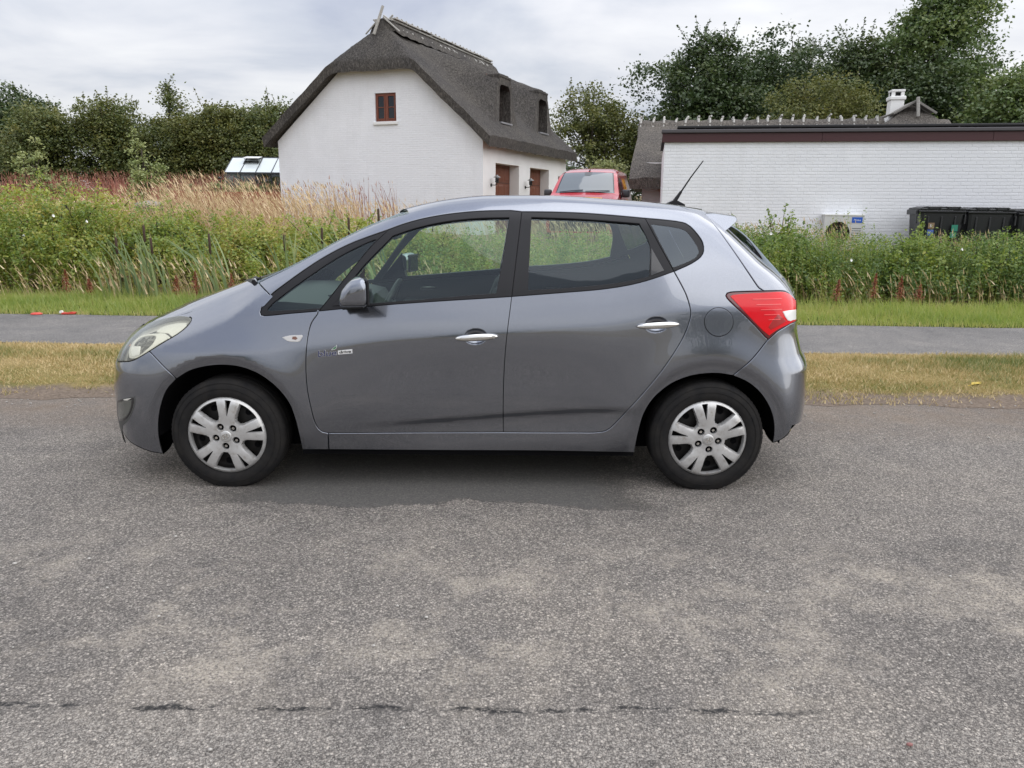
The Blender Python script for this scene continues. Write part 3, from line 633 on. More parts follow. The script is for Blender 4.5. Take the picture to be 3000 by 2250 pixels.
for j in range(nvv-1):
    for i in (0,nU-1):
        a=j*nU+i; F_.append((a,a+nU,top+a+nU,top+a) if i==0 else (a+nU,a,top+a,top+a+nU))
for i in range(nU-1):
    for j in (0,nvv-1):
        a=j*nU+i; F_.append((a+1,a,top+a,top+a+1) if j==0 else (a,a+1,top+a+1,top+a))
for (j,i) in cut:                               # cheeks of the dormer openings
    for dj,di,e0,e1 in ((-1,0,(0,0),(0,1)),(1,0,(1,1),(1,0)),(0,-1,(1,0),(0,0)),(0,1,(0,1),(1,1))):
        if (j+dj,i+di) not in cut:
            a=(j+e0[0])*nU+i+e0[1]; b=(j+e1[0])*nU+i+e1[1]; F_.append((a,b,top+b,top+a))
roof=mesh('thatched_roof',[tuple(HM@Vector(q)) for q in V],F_,M_thatch,house)
bm=bmesh.new(); bm.from_mesh(roof.data); bmesh.ops.recalc_face_normals(bm,faces=list(bm.faces)); bm.to_mesh(roof.data); bm.free(); smooth_by_angle(roof,48)
for vc,hw in DORM:                              # windows set deep in the dormers
    dw=empty('dormer_window',(0,0,0),0,house); zs=roof_z(DUH)+.02; zt_=roof_z(DU0)+DHH-.06; ub=DUH+.42
    hbuild(MB().box(ub,ub+.05,vc-hw,vc+hw,zs-.2,zt_+.05),'board',M_redw,dw)
    for a,b in ((vc-.36,vc-.03),(vc+.03,vc+.36)): hbuild(MB().box(ub-.02,ub-.004,a,b,zs+.14,zt_-.20),'pane',M_pane,dw)
    for s_ in (-1,1):
        q=[(DUH-.01,vc+s_*hw,zs-.1),(ub+.05,vc+s_*hw,zs-.1),(ub+.05,vc+s_*hw*.96,zt_),(DUH-.01,vc+s_*hw*.86,zt_)]; hbuild(MB().add(q+[(a,b+s_*.05,c) for a,b,c in q],[(0,1,2,3),(7,6,5,4),(0,4,5,1),(1,5,6,2),(2,6,7,3),(3,7,4,0)]),'cheek',M_thatch,dw)
    hbuild(MB().box(DUH-.02,ub+.05,vc-hw,vc+hw,zt_-.03,zt_+.03),'head',M_thatch,dw)
    hbuild(MB().box(DUH-.09,ub,vc-hw+.02,vc+hw-.02,zs-.05,zs+.0),'sill_flashing',mat('lead_flashing',(.26,.26,.27),.5,.3),dw)
# ridge: turf roll, boards and crossed oak sticks
r0,r1=.62,8.35
mb=MB(); pr=[(-.62,-.46),(-.48,-.20),(-.22,.0),(0,.07),(.22,.0),(.48,-.20),(.62,-.46)]; nv_=40
for k in range(nv_+1):
    v=r0-.25+(r1-r0+.25)*k/nv_; e_=.75 if k==0 else 1
    for a,b in pr: mb.v.append((RU+a*e_+.02*math.sin(k*1.7+a*9),v,RZ+.03+b*e_+.018*math.sin(k*2.3+a*5)))
n=len(pr)
for k in range(nv_):
    for i in range(n-1): mb.f.append((k*n+i,k*n+i+1,(k+1)*n+i+1,(k+1)*n+i))
mb.f.append(tuple(range(n))); mb.f.append(tuple(nv_*n+i for i in range(n)))
ridge=hbuild(mb,'ridge_roll',M_thatch,roof,True)
for sgn in (-1,1):
    hbuild(MB().tube([(RU+sgn*.30,r0-.20,RZ+.03),(RU+sgn*.31,(r0+r1)/2,RZ-.0),(RU+sgn*.30,r1,RZ+.01)],.035,5),'ridge_pole',M_oak,roof)
    for k in range(9):
        a=r0-.15+k*(r1-r0)/9; hbuild(MB().bbox(RU+sgn*.30-.10,RU+sgn*.30+.10,a,a+(r1-r0)/9*.96,RZ-.035+random.uniform(-.02,.02)+.10,RZ-.005+.10,.006,None),'ridge_board',M_oak,roof)
for k in range(24):
    v=r0+.12+k*(r1-r0-.2)/23+random.uniform(-.05,.05)
    for sgn in (-1,1):
        L_=random.uniform(.62,.74); t0=random.uniform(.10,.16)
        p0=(RU-sgn*t0,v+.02*sgn,RZ+.24); p1=(RU+sgn*L_*.78,v+.02*sgn,RZ-.26)
        hbuild(MB().tube([p0,p1],[.032,.036],5),'ridge_stick',M_oak,roof)
# the barge stick at the front
hbuild(MB().tube([(RU-.10,r0-.36,RZ+.40),(RU+.16,r0-.50,RZ-.42)],[.045,.05],5),'barge_stick',M_oak,roof)
for sgn in (-1,1): hbuild(MB().tube([(RU+sgn*.05,r0-.28,RZ+.10),(RU+sgn*.60,r0-.26,RZ-.34)],[.026,.024],5),'barge_rail',M_oak,roof)

# ---- low white building on the right -------------------------------------
BYAW=radians(-10); B0=(3.19,17.0); BG=.50
bld=empty('white_flat_roofed_building',(B0[0],B0[1],BG),BYAW); tag(bld,'long low white brick building with dark red fascia and black roof edge','building')
BLN=12.5; BH=2.36; BDEP=6.0
mb=MB(); mb.box(0,BLN,.002,BDEP,-.7,BH); mb.build('wall',M_white,bld)
bb_=empty('brick_field',(0,0,0),0,bld)
bricks(bb_,M_white,lambda x:BH,-.05,.0,BLN,.0,1,[],300,'b',5,lambda it:abs((it[0]+it[1])/2-5.4)*.5+abs(it[2]-1.5)*1.6)
for k in range(4): MB().bbox(-.06+k*3.2,-.06+(k+1)*3.2-.004,-.055,.0-.006,BH-.02,BH+.16,.006).build('fascia_board',M_fas,bld)
MB().bbox(-.08,BLN+.3,-.10,.25,BH+.165,BH+.235,.012).build('roof_edge',mat('grey_edge_trim',(.065,.060,.066),.5),bld); MB().box(-.05,BLN+.3,.02,BDEP,BH+.20,BH+.24).build('flat_roof',M_felt,bld); MB().bbox(.24,BLN+.3,-.02,.30,BH+.262,BH+.315,.015).build('roof_kerb',M_felt,bld)
for k in range(6): MB().box(.6+k*1.7,.62+k*1.7,-.012,-.005,BH+.24,BH+.30).build('clip',mat('grey_edge_trim'),bld)

# ---- old thatched cottage behind ------------------------------------------
CG=.60
cot=empty('thatched_cottage',(3.55,22.6,CG),radians(-10)); tag(cot,'low cottage with pale grey thatch and a row of ridge sticks behind the white building','house')
CL_=8.6; CE=1.80; CRZ=3.46; CD=2.7
MB().box(.10,CL_,.45,CD*2-.45,-.6,CE+.35).build('wall',M_plast,cot)
V=[];na,nb=30,60
prof=[(a_,CE-.10+(CRZ-CE+.10)*f_) for a_,f_ in ((-.05,0),(.35,.20),(.9,.44),(1.5,.66),(2.1,.86),(2.55,.975),(CD,1.0))]
pass
pf=prof+[(2*CD-y,z) for y,z in prof[::-1][1:]]
mb=MB(); n=len(pf)
for k in range(nb+1):
    x=-.28+(CL_+.5)*k/nb
    for y,z in pf: 
        inn=.14*max(0,(z-CE)/(CRZ-CE)) if k==0 else 0
        mb.v.append((x+inn*1.6,y+.012*math.sin(x*7+z*9),z+.022*math.sin(x*3.1+y*4.3)+.012*math.sin(x*9.7)))
m_=len(mb.v)
for k in range(nb+1):
    for i,(y,z) in enumerate(pf): x=mb.v[k*n+i][0]; mb.v.append((x+(.03 if k==0 else 0),y+(.05 if i==0 else 0),z-.30))
for k in range(nb):
    for i in range(n-1): a=k*n+i; mb.f+=[(a,a+1,a+n+1,a+n),(m_+a,m_+a+n,m_+a+n+1,m_+a+1)]
    for i in (0,n-1): a=k*n+i; mb.f.append((a,a+n,m_+a+n,m_+a))
for k in (0,nb):
    for i in range(n-1): a=k*n+i; mb.f.append((a,a+1,m_+a+1,m_+a))
smooth_by_angle(mb.build('thatched_roof',M_thatch2,cot),50); croof=cot.children[-1]
MB().add([(-.02,CD-1.9,CE+.2),(-.02,CD+1.9,CE+.2),(-.02,CD,CRZ-.4)],[(0,1,2)]).build('gable_end',M_plast,cot)
mb=MB(); 
for k in range(41):
    x=-.12+8.3*k/40
    for a,b in ((-.42,-.36),(-.30,-.06),(0,.04),(.30,-.06),(.42,-.36)): mb.v.append((x,CD+a,CRZ+.02+b+.018*math.sin(k*1.9+a*7)))
for k in range(40):
    for i in range(4): mb.f.append((k*5+i,k*5+i+1,(k+1)*5+i+1,(k+1)*5+i))
mb.f+=[(0,1,2,3,4),(200,201,202,203,204)]
mb.build('ridge_roll',M_thatch2,croof,True)
for k in range(23):
    x=-.02+k*.345+random.uniform(-.03,.03)
    for sgn in (-1,1):
        lx=random.uniform(-.05,.05); MB().tube([(x+lx*.5,CD-sgn*.10,CRZ+.13+random.uniform(-.03,.06)),(x-lx*.6-.03,CD+sgn*.16,CRZ+.05),(x-lx-.05,CD+sgn*.44,CRZ-.30)],[.034,.040,.040],5).build('ridge_stick',M_oak,croof)
# cross wing gable that shows over the flat roof, with its chimney
wing=empty('cottage_cross_wing',(11.20,22.4,CG-.10),radians(-10)); tag(wing,'pale thatched hipped gable with crossed ridge boards behind the flat roof','house')
ZW=3.92; mb=MB(); mb.add([(-1.35,0,2.75),(1.35,0,2.75),(.80,.25,3.32),(.46,.5,3.60),(-.46,.5,3.60),(-.80,.25,3.32),(0,.85,ZW),(0,5,ZW),(-1.35,5,2.75),(1.35,5,2.75)],[(0,1,2,5),(5,2,3,4),(4,3,6),(0,5,4,6,7,8),(1,9,7,6,3,2)]); mb.build('thatched_roof',M_thatch2,wing); wr_=wing.children[-1]
MB().box(-1.2,1.2,.4,5,-.6,2.9).build('wall',M_plast,wing)
M_oakd=mat('grey_oak_dark',(.20,.19,.175),.85)
for sgn in (-1,1):
    Mr=Matrix.Translation((0,.45,ZW+.05))@Matrix.Rotation(sgn*radians(31),4,'Y'); MB().bbox(0 if sgn>0 else -.66,.66 if sgn>0 else 0,-.04,.04,-.03,.03,.008,Mr).build('barge_board',M_oakd,wr_)
    for k in range(5): MB().bbox(0 if sgn>0 else -.60,.60 if sgn>0 else 0,.06+k*.28,.30+k*.28,-.02,.02,.006,Mr).build('ridge_board',M_oakd,wr_)
MB().bbox(-.04,.04,-.04,.04,-.42,.10,.008,Matrix.Translation((.02,.36,ZW+.04))@Matrix.Rotation(radians(-6),4,'Y')).build('barge_stick',M_oak,wr_)
ch=empty('chimney',(11.15,23.8,CG-.14),radians(-10)); tag(ch,'white painted chimney with an open slotted cap beside the thatched gable','chimney')
M_chim=mat('chimney_white',(.80,.80,.79),.8)
for nm,w0,z0,z1,b_ in (('base',.27,2.2,3.60,.02),('shoulder',.235,3.60,3.66,.015),('stack',.185,3.66,4.13,.012),('collar',.22,4.13,4.24,.025)): MB().bbox(-w0,w0,-w0,w0,z0,z1,b_).build(nm,M_chim,ch)
mb=MB()
for sx in (-1,1):
    for sy in (-1,1): mb.box(sx*.17-(.09 if sx>0 else 0),sx*.17+(0 if sx>0 else .09),sy*.17-(.07 if sy>0 else 0),sy*.17+(0 if sy>0 else .07),4.24,4.36)
mb.bbox(-.185,.185,-.185,.185,4.36,4.42,.008); mb.build('cap',M_chim,ch); MB().box(-.15,.15,-.04,.15,4.245,4.355).build('flue',M_iron,ch)

# ================================================================== trees
M_bark=mat('bark_grey_brown',(.06,.05,.04),.95,spec=.1)
def _bk(m):
    v=texco(m,'Object',(6,6,1.2)); n=noise(m,v,4,5,.7); LK(m,ramp(m,n,[(.3,(.030,.026,.021)),(.7,(.095,.082,.066))]),BS(m).inputs['Base Color']); bump(m,n,.7,.03)
_bk(M_bark)
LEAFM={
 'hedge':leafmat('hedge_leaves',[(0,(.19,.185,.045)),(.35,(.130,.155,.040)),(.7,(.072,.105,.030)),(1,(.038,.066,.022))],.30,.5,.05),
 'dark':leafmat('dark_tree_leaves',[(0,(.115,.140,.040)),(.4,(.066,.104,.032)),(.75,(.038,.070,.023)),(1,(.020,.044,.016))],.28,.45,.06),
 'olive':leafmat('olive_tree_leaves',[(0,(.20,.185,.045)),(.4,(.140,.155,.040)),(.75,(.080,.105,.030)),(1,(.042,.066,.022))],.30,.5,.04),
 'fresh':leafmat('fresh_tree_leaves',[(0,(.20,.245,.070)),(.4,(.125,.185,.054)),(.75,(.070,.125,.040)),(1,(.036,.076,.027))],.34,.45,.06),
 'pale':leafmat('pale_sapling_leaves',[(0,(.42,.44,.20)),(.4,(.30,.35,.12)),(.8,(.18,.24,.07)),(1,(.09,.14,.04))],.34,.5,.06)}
G1='trees in the hedgerow left of the thatched house'; G2='tall trees behind the cottage'
def tree(name,label,cat,pos,lobes,nleaf,lsize,kind,seed,group=None,trunk_r=.16,clump=.5,tint=.5,spread=1.0,limbs=9,lean=0.0,sprigs=0,low=.0):
    """lobes: (dx,dy,z,rx,ry,rz) relative to the foot"""
    r=np.random.default_rng(seed); o=empty(name,pos); tag(o,label,cat,group)
    if group in (G1,G2) or name in ('birch_tree','field_hedge','dark_backdrop_thicket'): lobes=[(a,b,c*(.90 if group==G1 else .97 if group==G2 else 1.0),d*1.40,e_*1.36,f*(1.0 if group==G1 else 1.12)) for a,b,c,d,e_,f in lobes]; nleaf=int(nleaf*2.9); lsize*=.96
    zt_=max(l[2] for l in lobes); mb=MB(); tw=MB()
    n=9; pts=[(.05*math.sin(k*1.3+seed)+lean*(k/n)**2,.05*math.cos(k*1.1+seed),-.3+(zt_+.3)*k/n) for k in range(n+1)]
    mb.tube(pts,[trunk_r*(1.25 if k==0 else 1)*(1-.82*k/n)+.012 for k in range(n+1)],8)
    vol=np.array([l[3]*l[4]*l[5] for l in lobes])**.67; vol/=vol.sum(); C=[];T=[];S=[]
    for li,l in enumerate(lobes):
        c=np.array(l[:3]); R_=np.array(l[3:]); m=max(2,int(nleaf*vol[li])); per=46; nc=max(3,m//per)
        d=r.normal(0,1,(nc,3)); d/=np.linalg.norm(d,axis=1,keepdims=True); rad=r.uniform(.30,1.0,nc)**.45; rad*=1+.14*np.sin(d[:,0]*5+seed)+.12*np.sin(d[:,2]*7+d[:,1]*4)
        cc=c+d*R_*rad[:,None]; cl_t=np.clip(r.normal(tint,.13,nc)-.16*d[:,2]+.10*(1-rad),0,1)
        for q in range(nc):
            cr_=clump*r.uniform(.55,1.25); f=r.normal(0,.46,(per,3))*cr_*[1.15*spread,1.15*spread,.72]; C.append(cc[q]+f); T.append(np.clip(cl_t[q]+r.normal(0,.10,per),0,1)); S.append(r.uniform(.65,1.3,per)*lsize)
        for q in range(max(1,int(limbs*vol[li]*len(lobes)/2))):
            e=cc[r.integers(nc)]; z0=min(max(.25*zt_,e[2]*.55),zt_*.8); s0=np.array([lean*(z0/max(zt_,.1))**2,0,z0]); mid=(s0+e)/2+r.normal(0,.15,3)+[0,0,-.08*np.linalg.norm(e-s0)]
            mb.tube([tuple(s0),tuple(mid),tuple(e)],[trunk_r*.34,trunk_r*.20,.012],5)
    for q in range(sprigs):                 # loose shoots that break the outline
        l=lobes[r.integers(len(lobes))]; a=r.uniform(0,2*pi); el=r.uniform(.15,1.35); d=np.array([cos(a)*cos(el),sin(a)*cos(el),sin(el)]); p0=np.array(l[:3])+d*np.array(l[3:])*.88; Ls=r.uniform(.5,1.25)*clump*1.6; dd=d*.5+np.array([r.normal(0,.35),r.normal(0,.2),.75]); dd/=np.linalg.norm(dd); p1=p0+dd*Ls
        tw.tube([tuple(p0),tuple(p1)],[.034*clump,.010*clump],4); u=r.uniform(0,1.04,26)[:,None]; C.append(p0+(p1-p0)*u+r.normal(0,.06+.10*clump,(26,3))*(1.1-u)); T.append(np.clip(r.normal(tint-.08,.12,26),0,1)); S.append(r.uniform(.6,1.1,26)*lsize)
    mb.build('trunk',M_bark,o,True,fix=False)
    if sprigs: tw.build('twigs',M_bark,o,True,fix=False)['kind']='stuff'
    C=np.concatenate(C);T=np.concatenate(T);S=np.concatenate(S); k=C[:,2]>low; C,T,S=C[k],T[k],S[k]
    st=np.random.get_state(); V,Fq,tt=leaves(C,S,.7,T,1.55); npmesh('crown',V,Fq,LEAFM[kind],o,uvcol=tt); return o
G1='trees in the hedgerow left of the thatched house'
def bushy(w,h,seed,n=7,base=.1):
    r=random.Random(seed); L_=[(0,0,h*.42,w*.42,w*.40,h*.40)]
    for k in range(n):
        a=r.uniform(0,2*pi); z=r.uniform(.22,.80)*h; q=w*.5*(1-.35*z/h)*r.uniform(.45,.85); L_.append((q*cos(a),q*sin(a)*.8,z,w*r.uniform(.18,.28),w*r.uniform(.18,.28),h*r.uniform(.12,.22)))
    L_.append((r.uniform(-.1,.1)*w,0,h*.82,w*.22,w*.22,h*.16)); return L_
def gzf(y): return float(gz(y))
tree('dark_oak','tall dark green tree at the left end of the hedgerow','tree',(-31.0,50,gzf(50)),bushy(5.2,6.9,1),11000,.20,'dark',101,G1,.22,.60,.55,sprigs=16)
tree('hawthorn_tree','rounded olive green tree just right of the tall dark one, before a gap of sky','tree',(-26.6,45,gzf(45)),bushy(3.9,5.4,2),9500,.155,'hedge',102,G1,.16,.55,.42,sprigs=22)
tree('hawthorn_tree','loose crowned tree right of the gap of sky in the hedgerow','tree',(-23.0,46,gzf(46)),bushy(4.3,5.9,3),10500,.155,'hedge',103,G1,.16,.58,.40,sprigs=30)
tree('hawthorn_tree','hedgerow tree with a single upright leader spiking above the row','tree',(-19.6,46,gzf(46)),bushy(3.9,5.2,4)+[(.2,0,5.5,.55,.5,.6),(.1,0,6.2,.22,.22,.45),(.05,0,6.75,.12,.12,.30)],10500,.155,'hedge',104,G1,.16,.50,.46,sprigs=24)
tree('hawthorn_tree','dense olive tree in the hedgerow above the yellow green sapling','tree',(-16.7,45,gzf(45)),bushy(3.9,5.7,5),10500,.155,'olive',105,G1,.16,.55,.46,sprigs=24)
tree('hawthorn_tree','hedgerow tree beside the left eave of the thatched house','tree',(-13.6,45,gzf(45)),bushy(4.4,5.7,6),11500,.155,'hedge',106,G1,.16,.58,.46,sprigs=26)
tree('field_hedge','low dark hedge filling the gap under the left hedgerow trees','hedge',(-21.5,47.5,gzf(47)),[(k*2.1-10.5,.4*math.sin(k*2),1.8,1.7,1.0,1.9) for k in range(12)],14000,.17,'dark',107,None,.10,.5,.62)
tree('birch_tree','airy tree with thin crown between the thatched house and the cottage','tree',(4.1,40,gzf(40)),bushy(4.6,5.8,8,9)+[(-1.6,0,1.5,1.2,1.0,1.4),(1.8,0,1.6,1.2,1.0,1.5)],9500,.14,'olive',108,None,.15,.50,.50,sprigs=36)
tree('dark_shrub_row','dark shrubs behind the red van between house and cottage','shrub',(4.4,37.5,gzf(37)),[(k*1.3-3.2,0,.9+.3*math.sin(k*2.2),1.0,.7,1.0) for k in range(6)],5200,.13,'dark',120,None,.08,.4,.60)
tree('young_maple','bright green young tree just above the red van roof','tree',(2.95,25.6,gzf(25)),[(0,0,1.95,.50,.45,.34),(.32,0,1.75,.32,.3,.35),(-.30,0,1.80,.28,.3,.25)],1500,.10,'pale',109,None,.04,.28,.25,sprigs=7)
G2='tall trees behind the cottage'
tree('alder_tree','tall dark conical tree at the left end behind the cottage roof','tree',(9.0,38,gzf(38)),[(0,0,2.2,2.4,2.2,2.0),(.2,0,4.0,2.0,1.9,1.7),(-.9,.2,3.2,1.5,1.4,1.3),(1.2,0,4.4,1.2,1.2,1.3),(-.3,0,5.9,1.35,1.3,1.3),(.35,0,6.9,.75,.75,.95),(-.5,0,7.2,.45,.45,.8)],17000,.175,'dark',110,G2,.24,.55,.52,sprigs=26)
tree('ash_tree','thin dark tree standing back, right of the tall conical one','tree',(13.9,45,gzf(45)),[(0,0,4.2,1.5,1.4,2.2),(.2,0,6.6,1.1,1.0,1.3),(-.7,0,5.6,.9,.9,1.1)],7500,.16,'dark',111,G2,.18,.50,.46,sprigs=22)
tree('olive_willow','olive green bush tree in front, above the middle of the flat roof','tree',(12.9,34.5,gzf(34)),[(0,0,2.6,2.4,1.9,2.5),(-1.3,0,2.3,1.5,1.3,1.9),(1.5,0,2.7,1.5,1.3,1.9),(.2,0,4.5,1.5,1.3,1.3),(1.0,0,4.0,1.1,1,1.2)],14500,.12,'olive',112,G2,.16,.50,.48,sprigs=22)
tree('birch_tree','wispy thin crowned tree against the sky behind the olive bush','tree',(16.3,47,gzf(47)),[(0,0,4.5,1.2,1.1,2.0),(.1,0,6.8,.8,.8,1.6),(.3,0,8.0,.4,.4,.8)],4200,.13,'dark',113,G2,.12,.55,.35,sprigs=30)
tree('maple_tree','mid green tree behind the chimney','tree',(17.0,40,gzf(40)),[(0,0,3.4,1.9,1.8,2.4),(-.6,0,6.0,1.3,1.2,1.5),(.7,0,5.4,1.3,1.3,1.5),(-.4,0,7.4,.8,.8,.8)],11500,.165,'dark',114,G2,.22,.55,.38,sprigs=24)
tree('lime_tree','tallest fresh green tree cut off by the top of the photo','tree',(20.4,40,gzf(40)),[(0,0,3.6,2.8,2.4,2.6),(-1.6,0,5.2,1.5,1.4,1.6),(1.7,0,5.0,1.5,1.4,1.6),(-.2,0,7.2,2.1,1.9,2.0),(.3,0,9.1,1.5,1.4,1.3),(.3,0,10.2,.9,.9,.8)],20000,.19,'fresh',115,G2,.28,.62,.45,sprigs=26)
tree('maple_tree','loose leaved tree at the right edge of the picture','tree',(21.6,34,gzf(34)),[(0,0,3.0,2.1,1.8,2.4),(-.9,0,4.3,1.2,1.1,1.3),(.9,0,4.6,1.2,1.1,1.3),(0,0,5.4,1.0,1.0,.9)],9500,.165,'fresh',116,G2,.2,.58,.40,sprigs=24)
tree('dark_shrub','dark leafy shrub right of the thatched gable above the flat roof','shrub',(16.2,29.5,gzf(29)),[(k*1.35-2.6,0,2.1+.35*math.sin(k*1.9),1.1,.9,1.6) for k in range(6)],9500,.13,'fresh',117,None,.12,.42,.60)
tree('dark_backdrop_thicket','dark thicket closing the view below the tall right trees','thicket',(15.5,42.5,gzf(42)),[(k*1.7-7.6,.6*math.sin(k*1.7),4.1+.7*math.sin(k*2.7)+.12*k,1.6,1.1,3.3) for k in range(10)],19000,.18,'dark',118,None,.14,.6,.66)
tree('oak_tree','broad dark tree filling the row right of the tall conical one','tree',(12.2,42,gzf(42)),[(0,0,3.6,2.0,1.6,2.6),(.5,0,5.6,1.4,1.2,1.5),(-.8,0,5.0,1.2,1.1,1.4)],9000,.16,'dark',119,G2,.2,.55,.50,sprigs=18)
tree('oak_tree','dark tree between the chimney and the tallest tree','tree',(18.6,38,gzf(38)),[(0,0,3.2,1.9,1.6,2.4),(-.5,0,5.2,1.3,1.2,1.4),(.6,0,5.6,1.3,1.2,1.4)],9000,.16,'dark',121,G2,.2,.55,.52,sprigs=18)
# young trees standing in the rough grass
tree('sapling','yellow green sapling with three upright leaders at the left edge of the field','sapling',(-15.6,26,gzf(26)),[(0,0,1.2,.45,.4,.8),(-.38,0,1.7,.16,.16,.7),(.10,0,2.0,.18,.18,.85),(.42,0,1.6,.16,.16,.6),(.9,0,1.2,.3,.2,.3)],2400,.085,'pale',131,'saplings in the rough grass',.05,.20,.45,sprigs=14)
tree('sapling','bushy yellow green sapling in the grass nearer the thatched house','sapling',(-11.1,24,gzf(24)),[(0,0,1.1,.55,.45,.85),(-.22,0,1.9,.24,.22,.7),(.35,0,1.6,.30,.26,.5),(-.28,0,2.45,.10,.10,.30)],2600,.085,'pale',132,'saplings in the rough grass',.05,.20,.50,sprigs=12)
# across the road, behind the viewer: what the car paint and windows mirror
G3='trees across the road behind the viewer'
for i,(x,y,h,w) in enumerate(((-13.5,-25,5.2,5.0),(-2.0,-30,4.6,4.6),(11.5,-26,5.6,5.6))):
    tree('garden_tree',['left garden tree across the road, mirrored only in the car front','middle garden tree across the road, mirrored only in the car doors','right garden tree across the road, mirrored only in the car tail'][i],'tree',(x,y,0),bushy(w,h,40+i),5200,.26,'dark',140+i,G3,.2,.65,.5)

# shrubs that give the bank its light and dark clumps
LEAFM['bank']=MATS['bank_weed_leaves']
G4='shrubs on the bank left of the car'; G5='shrubs on the bank right of the car'
for i,(x,y,w,h,tn,lb,g_) in enumerate(((-9.4,13.6,2.9,2.02,.55,'yellow green shrub at the far left edge of the bank',G4),(-7.6,13.5,2.3,1.78,.42,'yellow flushed shrub on the bank, second from the left edge',G4),(-6.3,14.0,1.8,1.40,.62,'darker green shrub on the bank behind the left cattails',G4),(-4.7,14.1,1.7,1.20,.34,'low golden green shrub on the bank right of the left cattails',G4),(-3.2,13.8,1.8,1.18,.58,'mid green shrub on the bank behind the bonnet',G4),(-1.6,14.0,1.7,1.12,.34,'golden green shrub just behind the windscreen',G4),
  (4.6,13.4,1.7,1.25,.82,'tall green shrub on the bank just right of the car tail',G5),(6.6,13.2,1.8,1.02,.74,'mixed olive shrub on the bank below the heat pump',G5),(8.3,13.0,1.9,1.06,.86,'dark green shrub on the bank below the left bin',G5),(9.9,13.0,1.9,1.12,.80,'green shrub on the bank at the right picture edge',G5))):
    hh=h-gzf(y); tree('bank_shrub',lb,'shrub',(x,y,gzf(y)),bushy(w,hh,70+i,8),5200,.062,'bank',400+i,g_,.025,.20,tn,sprigs=22,limbs=6)



